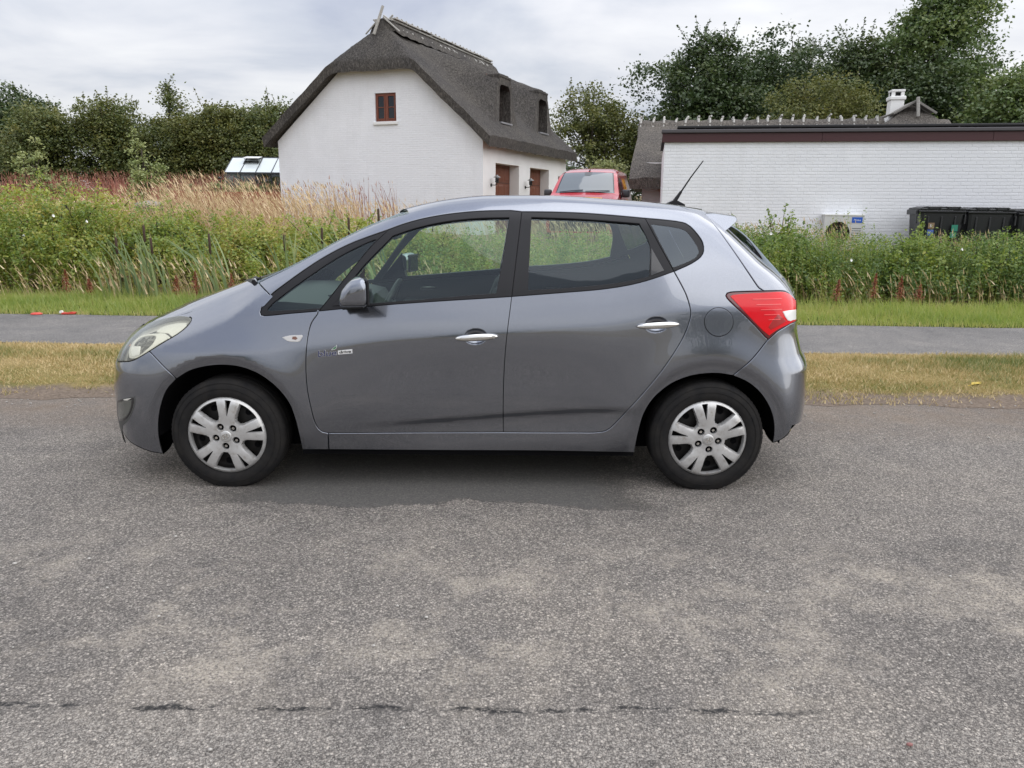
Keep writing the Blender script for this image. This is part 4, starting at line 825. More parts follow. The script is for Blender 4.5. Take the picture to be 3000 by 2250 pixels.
# ---- outline tables of the car side (metres: x along the car, z up)
POLY={
'headlight':[(-1.5110,0.9333),(-1.4879,0.9266),(-1.4849,0.9139),(-1.4904,0.9011),(-1.5011,0.8870),(-1.5137,0.8746),(-1.5292,0.8621),(-1.5464,0.8495),(-1.5884,0.8238),(-1.6185,0.8063),(-1.6511,0.7862),(-1.6841,0.7659),(-1.7161,0.7465),(-1.7476,0.7281),(-1.7698,0.7160),(-1.7915,0.7057),(-1.8235,0.6958),(-1.8480,0.6916),(-1.8807,0.6866),(-1.9240,0.6775),(-1.9448,0.6903),(-2.0164,0.6180),(-2.0109,0.6417),(-2.0048,0.6616),(-1.9923,0.6965),(-1.9806,0.7284),(-1.9683,0.7574),(-1.9618,0.7701),(-1.9546,0.7822),(-1.8992,0.8348),(-1.8586,0.8503),(-1.8270,0.8624),(-1.8009,0.8723),(-1.7755,0.8816),(-1.7519,0.8898),(-1.7269,0.8977),(-1.7014,0.9052),(-1.6747,0.9125),(-1.6488,0.9189),(-1.6023,0.9284),(-1.5807,0.9316),(-1.5598,0.9337),(-1.5348,0.9341)],
'front_bumper':[(-1.6992,0.7567),(-1.7318,0.7371),(-1.7698,0.7160),(-1.7915,0.7057),(-1.8235,0.6958),(-1.8480,0.6916),(-1.8807,0.6866),(-1.9240,0.6775),(-1.9992,0.6775),(-2.0076,0.6528),(-2.0144,0.6280),(-2.0191,0.6033),(-2.0234,0.5786),(-2.0271,0.5539),(-2.0298,0.5291),(-2.0310,0.5044),(-2.0310,0.4550),(-2.0310,0.4055),(-2.0310,0.3561),(-2.0297,0.3066),(-1.9445,0.3066),(-1.9387,0.2891),(-1.9291,0.2724),(-1.9142,0.2591),(-1.8967,0.2455),(-1.8779,0.2338),(-1.8578,0.2250),(-1.8161,0.2108),(-1.7734,0.1963),(-1.7516,0.1904),(-1.7166,0.1837),(-1.6862,0.1746),(-1.6892,0.1948),(-1.6913,0.2166),(-1.6923,0.2380),(-1.6925,0.2613),(-1.6915,0.2851),(-1.6878,0.3231),(-1.6822,0.3621),(-1.6744,0.3999),(-1.6637,0.4387),(-1.6573,0.4577),(-1.6414,0.4970),(-1.6321,0.5165),(-1.6220,0.5350),(-1.6112,0.5520),(-1.5982,0.5684),(-1.5696,0.5969),(-1.5552,0.6111),(-1.5738,0.6402),(-1.5862,0.6532),(-1.6124,0.6780),(-1.6391,0.7034),(-1.6659,0.7295),(-1.6795,0.7424),(-1.6940,0.7550)],
'fender':[(-1.6992,0.7567),(-1.6679,0.7759),(-1.6345,0.7965),(-1.6035,0.8152),(-1.5736,0.8324),(-1.5464,0.8495),(-1.5292,0.8621),(-1.5137,0.8746),(-1.5011,0.8870),(-1.4904,0.9011),(-1.4849,0.9139),(-1.4879,0.9266),(-1.5110,0.9333),(-1.5070,0.9601),(-1.4625,0.9777),(-1.4180,0.9952),(-1.3734,1.0129),(-1.3289,1.0310),(-1.2844,1.0492),(-1.2399,1.0673),(-1.1954,1.0859),(-1.1509,1.1055),(-1.1286,1.1160),(-1.1286,1.1112),(-1.1102,1.1018),(-1.0942,1.0918),(-1.0799,1.0813),(-1.0669,1.0704),(-1.0431,1.0478),(-1.0914,0.9950),(-1.0990,0.9684),(-1.0935,0.9537),(-1.0773,0.9510),(-1.0518,0.9521),(-1.0155,0.9557),(-0.9748,0.9603),(-0.9358,0.9644),(-0.9027,0.9674),(-0.8692,0.9704),(-0.8356,0.9734),(-0.8020,0.9764),(-0.7852,0.9779),(-0.7899,0.9783),(-0.7923,0.9641),(-0.8005,0.9514),(-0.8125,0.9362),(-0.8230,0.9196),(-0.8292,0.9044),(-0.8342,0.8880),(-0.8421,0.8529),(-0.8470,0.8186),(-0.8503,0.7821),(-0.8532,0.7465),(-0.8550,0.7122),(-0.8559,0.6774),(-0.8557,0.6426),(-0.8545,0.6073),(-0.8523,0.5723),(-0.8487,0.5369),(-0.8434,0.5011),(-0.8374,0.4661),(-0.8303,0.4247),(-0.8264,0.4049),(-0.8219,0.3871),(-0.8143,0.3648),(-0.8051,0.3466),(-0.7849,0.3272),(-0.7558,0.3201),(-0.7578,0.2705),(-0.7595,0.2369),(-0.7603,0.2200),(-0.8077,0.2202),(-0.8562,0.2204),(-0.8806,0.2203),(-0.9078,0.2169),(-0.9110,0.2500),(-0.9147,0.2893),(-0.9196,0.3318),(-0.9261,0.3754),(-0.9341,0.4139),(-0.9426,0.4481),(-0.9478,0.4647),(-0.9540,0.4806),(-0.9615,0.4959),(-0.9699,0.5108),(-0.9790,0.5252),(-0.9989,0.5522),(-1.0118,0.5673),(-1.0256,0.5814),(-1.0400,0.5947),(-1.0675,0.6172),(-1.0935,0.6357),(-1.1073,0.6440),(-1.1218,0.6517),(-1.1383,0.6592),(-1.1557,0.6662),(-1.1736,0.6724),(-1.1918,0.6777),(-1.2099,0.6821),(-1.2275,0.6854),(-1.2454,0.6878),(-1.2813,0.6902),(-1.3174,0.6901),(-1.3537,0.6874),(-1.3900,0.6819),(-1.4274,0.6736),(-1.4461,0.6684),(-1.4643,0.6624),(-1.4817,0.6555),(-1.5009,0.6457),(-1.5372,0.6226),(-1.5552,0.6111),(-1.5738,0.6402),(-1.5862,0.6532),(-1.6124,0.6780),(-1.6391,0.7034),(-1.6659,0.7295),(-1.6795,0.7424),(-1.6940,0.7550)],
'bonnet_edge':[(-1.9240,0.6775),(-1.9448,0.6903),(-2.0164,0.6180),(-2.0109,0.6417),(-2.0048,0.6616),(-1.9923,0.6965),(-1.9806,0.7284),(-1.9683,0.7574),(-1.9618,0.7701),(-1.9546,0.7822),(-1.8992,0.8348),(-1.8586,0.8503),(-1.8270,0.8624),(-1.8009,0.8723),(-1.7755,0.8816),(-1.7519,0.8898),(-1.7269,0.8977),(-1.7014,0.9052),(-1.6747,0.9125),(-1.6488,0.9189),(-1.6023,0.9284),(-1.5807,0.9316),(-1.5598,0.9337),(-1.5348,0.9341),(-1.5070,0.9333),(-1.5070,0.9601),(-1.5288,0.9521),(-1.5507,0.9450),(-1.5943,0.9340),(-1.6380,0.9247),(-1.6817,0.9135),(-1.7253,0.8998),(-1.7690,0.8841),(-1.8127,0.8667),(-1.8563,0.8477),(-1.9000,0.8259)],
'front_door':[(-0.7852,0.9779),(-0.7361,0.9830),(-0.6871,0.9882),(-0.6381,0.9934),(-0.5889,0.9985),(-0.5393,1.0035),(-0.5059,1.0066),(-0.4723,1.0097),(-0.4381,1.0127),(-0.4036,1.0156),(-0.3689,1.0185),(-0.3343,1.0213),(-0.2998,1.0240),(-0.2658,1.0267),(-0.2160,1.0305),(-0.1827,1.0331),(-0.1487,1.0356),(-0.1152,1.0380),(-0.0658,1.0414),(-0.0176,1.0447),(0.0293,1.0479),(0.0627,1.0503),(0.0979,1.0529),(0.1321,1.0554),(0.1658,1.0578),(0.1995,1.0603),(0.2335,1.0628),(0.2274,1.0139),(0.2212,0.9645),(0.2153,0.9159),(0.2103,0.8692),(0.2067,0.8316),(0.2036,0.7955),(0.2010,0.7598),(0.1987,0.7235),(0.1967,0.6865),(0.1953,0.6493),(0.1941,0.6120),(0.1932,0.5747),(0.1926,0.5365),(0.1923,0.4974),(0.1922,0.4592),(0.1923,0.4215),(0.1928,0.3784),(0.1936,0.3413),(0.1940,0.3226),(0.1598,0.3215),(0.1249,0.3210),(0.0899,0.3205),(0.0549,0.3201),(0.0198,0.3196),(-0.0152,0.3192),(-0.0501,0.3187),(-0.0848,0.3183),(-0.1193,0.3178),(-0.1536,0.3175),(-0.1876,0.3172),(-0.2218,0.3170),(-0.2569,0.3168),(-0.2920,0.3167),(-0.3272,0.3167),(-0.3620,0.3167),(-0.3964,0.3168),(-0.4302,0.3170),(-0.4792,0.3173),(-0.5258,0.3177),(-0.5738,0.3182),(-0.6093,0.3185),(-0.6592,0.3189),(-0.7072,0.3194),(-0.7558,0.3201),(-0.7849,0.3272),(-0.8051,0.3466),(-0.8143,0.3648),(-0.8219,0.3871),(-0.8264,0.4049),(-0.8339,0.4454),(-0.8404,0.4835),(-0.8462,0.5188),(-0.8508,0.5553),(-0.8536,0.5897),(-0.8553,0.6250),(-0.8560,0.6601),(-0.8556,0.6949),(-0.8542,0.7295),(-0.8519,0.7633),(-0.8487,0.8005),(-0.8448,0.8361),(-0.8384,0.8708),(-0.8342,0.8880),(-0.8292,0.9044),(-0.8230,0.9196),(-0.8125,0.9362),(-0.8005,0.9514),(-0.7923,0.9641),(-0.7899,0.9783)],
'rear_door':[(0.2335,1.0628),(0.2832,1.0670),(0.3169,1.0698),(0.3506,1.0727),(0.3842,1.0755),(0.4335,1.0797),(0.4808,1.0838),(0.5289,1.0880),(0.5643,1.0910),(0.5984,1.0938),(0.6473,1.0982),(0.6933,1.1031),(0.7303,1.1078),(0.7652,1.1128),(0.7985,1.1182),(0.8336,1.1247),(0.8697,1.1324),(0.9052,1.1412),(0.9415,1.1515),(0.9776,1.1630),(1.0135,1.1751),(1.0493,1.1881),(1.0853,1.2011),(1.0865,1.1964),(1.1066,1.1615),(1.1245,1.1293),(1.1401,1.1000),(1.1471,1.0849),(1.1596,1.0516),(1.1688,1.0201),(1.1729,1.0026),(1.1746,0.9853),(1.1731,0.9676),(1.1693,0.9485),(1.1591,0.9122),(1.1458,0.8778),(1.1300,0.8440),(1.1114,0.8105),(1.0933,0.7800),(1.0686,0.7398),(1.0503,0.7115),(1.0308,0.6827),(1.0111,0.6552),(0.9898,0.6266),(0.9676,0.5976),(0.9449,0.5687),(0.9225,0.5405),(0.9001,0.5130),(0.8765,0.4849),(0.8542,0.4558),(0.8239,0.4173),(0.8010,0.3893),(0.7887,0.3746),(0.7767,0.3622),(0.7632,0.3505),(0.7485,0.3416),(0.7277,0.3351),(0.6887,0.3300),(0.6400,0.3284),(0.6038,0.3280),(0.5692,0.3273),(0.5357,0.3264),(0.5005,0.3256),(0.4643,0.3249),(0.4274,0.3242),(0.3918,0.3236),(0.3567,0.3232),(0.3209,0.3228),(0.2847,0.3225),(0.2483,0.3223),(0.2120,0.3221),(0.1940,0.3219),(0.1932,0.3597),(0.1925,0.3981),(0.1923,0.4409),(0.1922,0.4781),(0.1924,0.5169),(0.1929,0.5558),(0.1936,0.5934),(0.1946,0.6306),(0.1960,0.6679),(0.1976,0.7050),(0.1998,0.7418),(0.2022,0.7777),(0.2051,0.8134),(0.2084,0.8502),(0.2118,0.8845),(0.2172,0.9320),(0.2233,0.9810),(0.2295,1.0304),(0.2315,1.0467)],
'side_frame':[(-1.0431,1.0478),(-1.0669,1.0704),(-1.0799,1.0813),(-1.0942,1.0918),(-1.1102,1.1018),(-1.1286,1.1112),(-1.1286,1.1160),(-1.0881,1.1368),(-1.0476,1.1569),(-1.0071,1.1760),(-0.9665,1.1958),(-0.9260,1.2170),(-0.8855,1.2390),(-0.8450,1.2613),(-0.8045,1.2839),(-0.7640,1.3070),(-0.7234,1.3294),(-0.6829,1.3504),(-0.6424,1.3704),(-0.6019,1.3897),(-0.5614,1.4087),(-0.5209,1.4261),(-0.4803,1.4415),(-0.4398,1.4558),(-0.3993,1.4687),(-0.3588,1.4802),(-0.3183,1.4907),(-0.2778,1.5005),(-0.2373,1.5094),(-0.1967,1.5177),(-0.1562,1.5255),(-0.1157,1.5323),(-0.0752,1.5377),(-0.0347,1.5426),(0.0058,1.5471),(0.0464,1.5506),(0.0869,1.5527),(0.1274,1.5534),(0.1679,1.5538),(0.2084,1.5542),(0.2489,1.5545),(0.2894,1.5548),(0.3300,1.5549),(0.3705,1.5550),(0.4110,1.5549),(0.4515,1.5541),(0.4920,1.5527),(0.5325,1.5510),(0.5731,1.5492),(0.6136,1.5473),(0.6541,1.5448),(0.6946,1.5421),(0.7351,1.5392),(0.7756,1.5364),(0.8162,1.5336),(0.8567,1.5307),(0.8972,1.5277),(0.9377,1.5245),(0.9782,1.5211),(1.0187,1.5173),(1.0592,1.5133),(1.0998,1.5093),(1.1403,1.5055),(1.1808,1.5023),(1.2213,1.4995),(1.2618,1.4970),(1.3023,1.4941),(1.3226,1.4925),(1.3177,1.4803),(1.3165,1.4668),(1.3188,1.4528),(1.3243,1.4393),(1.3321,1.4255),(1.3520,1.3943),(1.3769,1.3556),(1.3957,1.3265),(1.4150,1.2968),(1.4336,1.2687),(1.4520,1.2405),(1.4704,1.2123),(1.4966,1.1735),(1.5163,1.1451),(1.5270,1.1300),(1.5378,1.1178),(1.5623,1.1025),(1.5181,1.1012),(1.4792,1.1001),(1.4400,1.0987),(1.4005,1.0971),(1.3856,1.0955),(1.3667,1.0903),(1.3599,1.0780),(1.3664,1.0657),(1.3826,1.0487),(1.4080,1.0254),(1.4369,1.0000),(1.4630,0.9768),(1.4919,0.9504),(1.5187,0.9255),(1.5481,0.8962),(1.5776,0.8656),(1.5982,0.8496),(1.5939,0.8470),(1.5736,0.8201),(1.5533,0.7930),(1.5322,0.7667),(1.5099,0.7419),(1.4834,0.7168),(1.4699,0.7047),(1.4466,0.6783),(1.4203,0.6536),(1.3805,0.6605),(1.3604,0.6637),(1.3396,0.6656),(1.3069,0.6660),(1.2730,0.6643),(1.2400,0.6605),(1.2036,0.6538),(1.1858,0.6494),(1.1514,0.6383),(1.1194,0.6245),(1.1039,0.6165),(1.0888,0.6076),(1.0739,0.5976),(1.0469,0.5764),(1.0209,0.5520),(1.0089,0.5390),(0.9980,0.5258),(0.9869,0.5104),(0.9769,0.4944),(0.9679,0.4778),(0.9598,0.4604),(0.9527,0.4422),(0.9472,0.4257),(0.9386,0.3907),(0.9319,0.3543),(0.9258,0.3161),(0.9215,0.2750),(0.9179,0.2330),(0.9157,0.2123),(0.8966,0.2155),(0.8782,0.2170),(0.8422,0.2172),(0.8056,0.2172),(0.7687,0.2171),(0.7315,0.2170),(0.6944,0.2170),(0.6575,0.2169),(0.6210,0.2168),(0.5853,0.2167),(0.5504,0.2166),(0.5167,0.2165),(0.4688,0.2163),(0.4246,0.2162),(0.3897,0.2160),(0.3525,0.2158),(0.3035,0.2155),(0.2701,0.2152),(0.2320,0.2149),(0.1839,0.2147),(0.1405,0.2146),(0.0929,0.2144),(0.0593,0.2142),(0.0245,0.2141),(-0.0114,0.2139),(-0.0480,0.2137),(-0.0851,0.2135),(-0.1224,0.2134),(-0.1597,0.2132),(-0.1967,0.2131),(-0.2332,0.2131),(-0.2689,0.2131),(-0.3035,0.2131),(-0.3530,0.2134),(-0.4029,0.2138),(-0.4397,0.2143),(-0.4754,0.2148),(-0.5101,0.2154),(-0.5440,0.2160),(-0.5938,0.2170),(-0.6431,0.2179),(-0.6923,0.2188),(-0.7255,0.2194),(-0.7592,0.2200),(-0.7595,0.2369),(-0.7578,0.2705),(-0.7558,0.3201),(-0.7072,0.3194),(-0.6592,0.3189),(-0.6093,0.3185),(-0.5738,0.3182),(-0.5258,0.3177),(-0.4792,0.3173),(-0.4302,0.3170),(-0.3964,0.3168),(-0.3620,0.3167),(-0.3272,0.3167),(-0.2920,0.3167),(-0.2569,0.3168),(-0.2218,0.3170),(-0.1876,0.3172),(-0.1536,0.3175),(-0.1193,0.3178),(-0.0848,0.3183),(-0.0501,0.3187),(-0.0152,0.3192),(0.0198,0.3196),(0.0549,0.3201),(0.0899,0.3205),(0.1249,0.3210),(0.1598,0.3215),(0.1946,0.3220),(0.2301,0.3222),(0.2665,0.3224),(0.3028,0.3227),(0.3389,0.3230),(0.3743,0.3234),(0.4089,0.3239),(0.4459,0.3245),(0.4825,0.3252),(0.5183,0.3260),(0.5527,0.3269),(0.5853,0.3277),(0.6221,0.3283),(0.6573,0.3287),(0.6887,0.3300),(0.7277,0.3351),(0.7485,0.3416),(0.7632,0.3505),(0.7767,0.3622),(0.7887,0.3746),(0.8152,0.4068),(0.8437,0.4417),(0.8650,0.4705),(0.8883,0.4990),(0.9115,0.5270),(0.9337,0.5545),(0.9563,0.5831),(0.9788,0.6121),(1.0006,0.6410),(1.0212,0.6691),(1.0407,0.6971),(1.0596,0.7258),(1.0855,0.7670),(1.1008,0.7925),(1.1211,0.8274),(1.1383,0.8609),(1.1529,0.8951),(1.1591,0.9122),(1.1693,0.9485),(1.1731,0.9676),(1.1746,0.9853),(1.1729,1.0026),(1.1648,1.0351),(1.1536,1.0686),(1.1471,1.0849),(1.1325,1.1148),(1.1166,1.1436),(1.0965,1.1789),(1.0865,1.1964),(1.0853,1.2011),(1.1177,1.2149),(1.1502,1.2287),(1.1789,1.2428),(1.1978,1.2538),(1.2145,1.2649),(1.2278,1.2766),(1.2383,1.2907),(1.2442,1.3061),(1.2450,1.3277),(1.2400,1.3503),(1.2319,1.3666),(1.2209,1.3826),(1.1956,1.4149),(1.1817,1.4296),(1.1592,1.4454),(1.1430,1.4507),(1.1086,1.4569),(1.0738,1.4607),(1.0376,1.4640),(1.0009,1.4670),(0.9638,1.4695),(0.9288,1.4722),(0.8955,1.4749),(0.8620,1.4777),(0.8287,1.4804),(0.7794,1.4842),(0.7456,1.4866),(0.7109,1.4890),(0.6767,1.4912),(0.6427,1.4931),(0.6084,1.4948),(0.5739,1.4962),(0.5395,1.4972),(0.5050,1.4980),(0.4701,1.4986),(0.4361,1.4991),(0.4028,1.4993),(0.3692,1.4993),(0.3355,1.4993),(0.3018,1.4992),(0.2850,1.4992),(0.2246,1.5054),(0.1887,1.5047),(0.1528,1.5041),(0.1169,1.5032),(0.0810,1.5015),(0.0451,1.4994),(0.0092,1.4967),(-0.0266,1.4934),(-0.0625,1.4895),(-0.0983,1.4851),(-0.1340,1.4800),(-0.1698,1.4740),(-0.2063,1.4672),(-0.2422,1.4598),(-0.2762,1.4517),(-0.3151,1.4410),(-0.3515,1.4295),(-0.3855,1.4176),(-0.4171,1.4053),(-0.4507,1.3929),(-0.4864,1.3807),(-0.5223,1.3681),(-0.5688,1.3517),(-0.6152,1.3340),(-0.6461,1.3206),(-0.6768,1.3062),(-0.7071,1.2911),(-0.7376,1.2747),(-0.7678,1.2575),(-0.7975,1.2395),(-0.8275,1.2202),(-0.8570,1.2001),(-0.8863,1.1795),(-0.9247,1.1516),(-0.9624,1.1232),(-1.0006,1.0942),(-1.0259,1.0747),(-1.0375,1.0647),(-1.0482,1.0543),(-1.0604,1.0399),(-1.0810,1.0100),(-1.0914,0.9950)],
'tail_lamp':[(1.5982,0.8496),(1.5776,0.8656),(1.5481,0.8962),(1.5187,0.9255),(1.4919,0.9504),(1.4630,0.9768),(1.4369,1.0000),(1.4080,1.0254),(1.3729,1.0583),(1.3664,1.0657),(1.3599,1.0780),(1.3667,1.0903),(1.3856,1.0955),(1.4005,1.0971),(1.4400,1.0987),(1.4790,1.1001),(1.5174,1.1014),(1.5575,1.1023),(1.5942,1.1032),(1.6357,1.1034),(1.6565,1.1025),(1.6760,1.1006),(1.6925,1.0978),(1.7238,1.0854),(1.7450,1.0655),(1.7766,1.0422),(1.8083,1.0422),(1.8146,1.0122),(1.8179,0.9672),(1.8193,0.9297),(1.7719,0.9297),(1.7285,0.9289),(1.7076,0.9223),(1.6718,0.9060),(1.6557,0.8979),(1.6421,0.8896),(1.6210,0.8707)],
'tailgate':[(1.3226,1.4939),(1.3177,1.4803),(1.3165,1.4668),(1.3188,1.4528),(1.3243,1.4393),(1.3321,1.4255),(1.3520,1.3943),(1.3769,1.3556),(1.3957,1.3265),(1.4150,1.2968),(1.4336,1.2687),(1.4520,1.2405),(1.4704,1.2123),(1.4966,1.1735),(1.5163,1.1451),(1.5270,1.1300),(1.5378,1.1178),(1.5623,1.1025),(1.5942,1.1032),(1.6357,1.1034),(1.6565,1.1025),(1.6760,1.1006),(1.6925,1.0978),(1.7238,1.0854),(1.7450,1.0655),(1.7766,1.0422),(1.8083,1.0422),(1.8034,1.0566),(1.7947,1.0710),(1.7742,1.0998),(1.7638,1.1142),(1.7522,1.1286),(1.7387,1.1430),(1.7236,1.1575),(1.6904,1.1863),(1.6727,1.2007),(1.6341,1.2295),(1.6165,1.2439),(1.5849,1.2727),(1.5553,1.3015),(1.5250,1.3303),(1.4943,1.3592),(1.4637,1.3880),(1.4332,1.4168),(1.4028,1.4456),(1.3876,1.4600)],
'rear_bumper':[(1.5982,0.8496),(1.6210,0.8707),(1.6421,0.8896),(1.6557,0.8979),(1.6878,0.9134),(1.7076,0.9223),(1.7285,0.9289),(1.7719,0.9297),(1.8193,0.9297),(1.8218,0.8917),(1.8246,0.8728),(1.8284,0.8538),(1.8385,0.8158),(1.8504,0.7778),(1.8564,0.7589),(1.8642,0.7399),(1.8840,0.7019),(1.8919,0.6829),(1.8959,0.6639),(1.8960,0.6260),(1.8960,0.5880),(1.8960,0.5500),(1.8960,0.5121),(1.8955,0.4741),(1.8935,0.4361),(1.8909,0.3982),(1.8895,0.3792),(1.7636,0.3792),(1.7583,0.3620),(1.7514,0.3455),(1.7392,0.3294),(1.7262,0.3137),(1.7124,0.2997),(1.6974,0.2884),(1.6687,0.2769),(1.6688,0.3032),(1.6681,0.3304),(1.6648,0.3671),(1.6621,0.3862),(1.6583,0.4048),(1.6535,0.4231),(1.6476,0.4413),(1.6406,0.4592),(1.6323,0.4771),(1.6232,0.4937),(1.6129,0.5106),(1.6016,0.5273),(1.5894,0.5433),(1.5766,0.5582),(1.5632,0.5719),(1.5489,0.5849),(1.5339,0.5971),(1.5184,0.6084),(1.5026,0.6185),(1.4868,0.6270),(1.4538,0.6407),(1.4203,0.6536),(1.4466,0.6783),(1.4699,0.7047),(1.4968,0.7291),(1.5099,0.7419),(1.5322,0.7667),(1.5533,0.7930),(1.5736,0.8201),(1.5939,0.8470)],
'fq_frame':[(-1.0914,0.9950),(-1.0710,1.0251),(-1.0604,1.0399),(-1.0482,1.0543),(-1.0375,1.0647),(-1.0135,1.0845),(-0.9745,1.1139),(-0.9374,1.1422),(-0.8990,1.1704),(-0.8717,1.1898),(-0.8423,1.2102),(-0.8126,1.2300),(-0.7827,1.2486),(-0.7527,1.2662),(-0.7224,1.2830),(-0.6920,1.2988),(-0.6615,1.3135),(-0.6307,1.3274),(-0.5998,1.3402),(-0.5532,1.3572),(-0.5223,1.3681),(-0.4864,1.3807),(-0.4507,1.3929),(-0.4329,1.3991),(-0.4574,1.3753),(-0.4822,1.3517),(-0.5068,1.3273),(-0.5301,1.3017),(-0.5523,1.2753),(-0.5741,1.2480),(-0.5958,1.2203),(-0.6261,1.1818),(-0.6551,1.1441),(-0.6842,1.1063),(-0.7140,1.0681),(-0.7443,1.0296),(-0.7750,0.9909),(-0.7852,0.9779),(-0.8188,0.9749),(-0.8524,0.9719),(-0.8860,0.9689),(-0.9193,0.9659),(-0.9547,0.9625),(-0.9953,0.9580),(-1.0346,0.9537),(-1.0663,0.9511),(-1.0773,0.9510),(-1.0935,0.9537),(-1.0990,0.9684)],
'fd_frame':[(-0.4329,1.3991),(-0.4015,1.4115),(-0.3686,1.4237),(-0.3336,1.4353),(-0.2959,1.4465),(-0.2595,1.4558),(-0.2244,1.4636),(-0.1881,1.4707),(-0.1518,1.4771),(-0.1162,1.4826),(-0.0804,1.4874),(-0.0446,1.4915),(-0.0087,1.4951),(0.0272,1.4981),(0.0631,1.5005),(0.0990,1.5025),(0.1349,1.5037),(0.1707,1.5044),(0.2066,1.5050),(0.2246,1.5054),(0.2850,1.4992),(0.2789,1.4499),(0.2731,1.4009),(0.2674,1.3521),(0.2616,1.3031),(0.2559,1.2549),(0.2503,1.2071),(0.2447,1.1590),(0.2390,1.1109),(0.2335,1.0628),(0.1995,1.0603),(0.1658,1.0578),(0.1321,1.0554),(0.0979,1.0529),(0.0627,1.0503),(0.0138,1.0469),(-0.0335,1.0436),(-0.0821,1.0403),(-0.1319,1.0368),(-0.1656,1.0343),(-0.1998,1.0318),(-0.2490,1.0280),(-0.2827,1.0254),(-0.3170,1.0227),(-0.3516,1.0199),(-0.3863,1.0171),(-0.4209,1.0142),(-0.4553,1.0112),(-0.4892,1.0082),(-0.5226,1.0051),(-0.5559,1.0018),(-0.6054,0.9968),(-0.6545,0.9917),(-0.7034,0.9865),(-0.7524,0.9813),(-0.7852,0.9779),(-0.7545,1.0167),(-0.7240,1.0553),(-0.6939,1.0937),(-0.6647,1.1315),(-0.6358,1.1693),(-0.6066,1.2066),(-0.5849,1.2342),(-0.5632,1.2617),(-0.5412,1.2887),(-0.5189,1.3144),(-0.4946,1.3397),(-0.4698,1.3635),(-0.4451,1.3871)],
'rd_frame':[(0.2850,1.4992),(0.3187,1.4992),(0.3524,1.4993),(0.3860,1.4993),(0.4195,1.4992),(0.4526,1.4989),(0.4876,1.4984),(0.5223,1.4976),(0.5567,1.4967),(0.5912,1.4955),(0.6256,1.4940),(0.6597,1.4922),(0.6937,1.4901),(0.7281,1.4878),(0.7633,1.4853),(0.8121,1.4817),(0.8453,1.4790),(0.8788,1.4763),(0.9122,1.4735),(0.9453,1.4709),(0.9638,1.4289),(0.9849,1.3866),(1.0070,1.3437),(1.0294,1.3020),(1.0531,1.2588),(1.0773,1.2153),(1.0853,1.2011),(1.0493,1.1881),(1.0135,1.1751),(0.9776,1.1630),(0.9415,1.1515),(0.9052,1.1412),(0.8697,1.1324),(0.8336,1.1247),(0.7985,1.1182),(0.7652,1.1128),(0.7303,1.1078),(0.6933,1.1031),(0.6473,1.0982),(0.5984,1.0938),(0.5643,1.0910),(0.5289,1.0880),(0.4808,1.0838),(0.4335,1.0797),(0.3842,1.0755),(0.3506,1.0727),(0.3169,1.0698),(0.2832,1.0670),(0.2335,1.0628),(0.2390,1.1109),(0.2447,1.1590),(0.2503,1.2071),(0.2559,1.2549),(0.2616,1.3031),(0.2674,1.3521),(0.2731,1.4009),(0.2789,1.4499),(0.2829,1.4827)],
'rq_frame':[(0.9453,1.4709),(0.9824,1.4683),(1.0194,1.4656),(1.0555,1.4624),(1.0918,1.4589),(1.1232,1.4546),(1.1430,1.4507),(1.1592,1.4454),(1.1817,1.4296),(1.1956,1.4149),(1.2209,1.3826),(1.2319,1.3666),(1.2400,1.3503),(1.2450,1.3277),(1.2442,1.3061),(1.2383,1.2907),(1.2278,1.2766),(1.2145,1.2649),(1.1978,1.2538),(1.1789,1.2428),(1.1502,1.2287),(1.1177,1.2149),(1.0853,1.2011),(1.0611,1.2442),(1.0372,1.2877),(1.0143,1.3301),(0.9923,1.3720),(0.9706,1.4149),(0.9513,1.4567)],
'fq_glass':[(-0.7641,0.9929),(-0.7990,0.9904),(-0.8345,0.9877),(-0.8698,0.9851),(-0.9040,0.9826),(-0.9363,0.9804),(-0.9714,0.9781),(-1.0205,0.9751),(-1.0533,0.9731),(-1.0671,0.9788),(-1.0613,0.9902),(-1.0308,1.0222),(-0.9934,1.0514),(-0.9553,1.0807),(-0.9167,1.1091),(-0.8769,1.1373),(-0.8363,1.1654),(-0.8080,1.1846),(-0.7783,1.2048),(-0.7484,1.2246),(-0.7182,1.2437),(-0.6878,1.2616),(-0.6563,1.2789),(-0.6249,1.2953),(-0.5816,1.3167),(-0.5468,1.3323),(-0.5143,1.3461),(-0.4945,1.3505),(-0.5041,1.3313),(-0.5252,1.3029),(-0.5463,1.2745),(-0.5670,1.2469),(-0.5968,1.2071),(-0.6254,1.1689),(-0.6541,1.1306),(-0.6831,1.0921),(-0.7128,1.0548),(-0.7435,1.0177),(-0.7538,1.0053)],
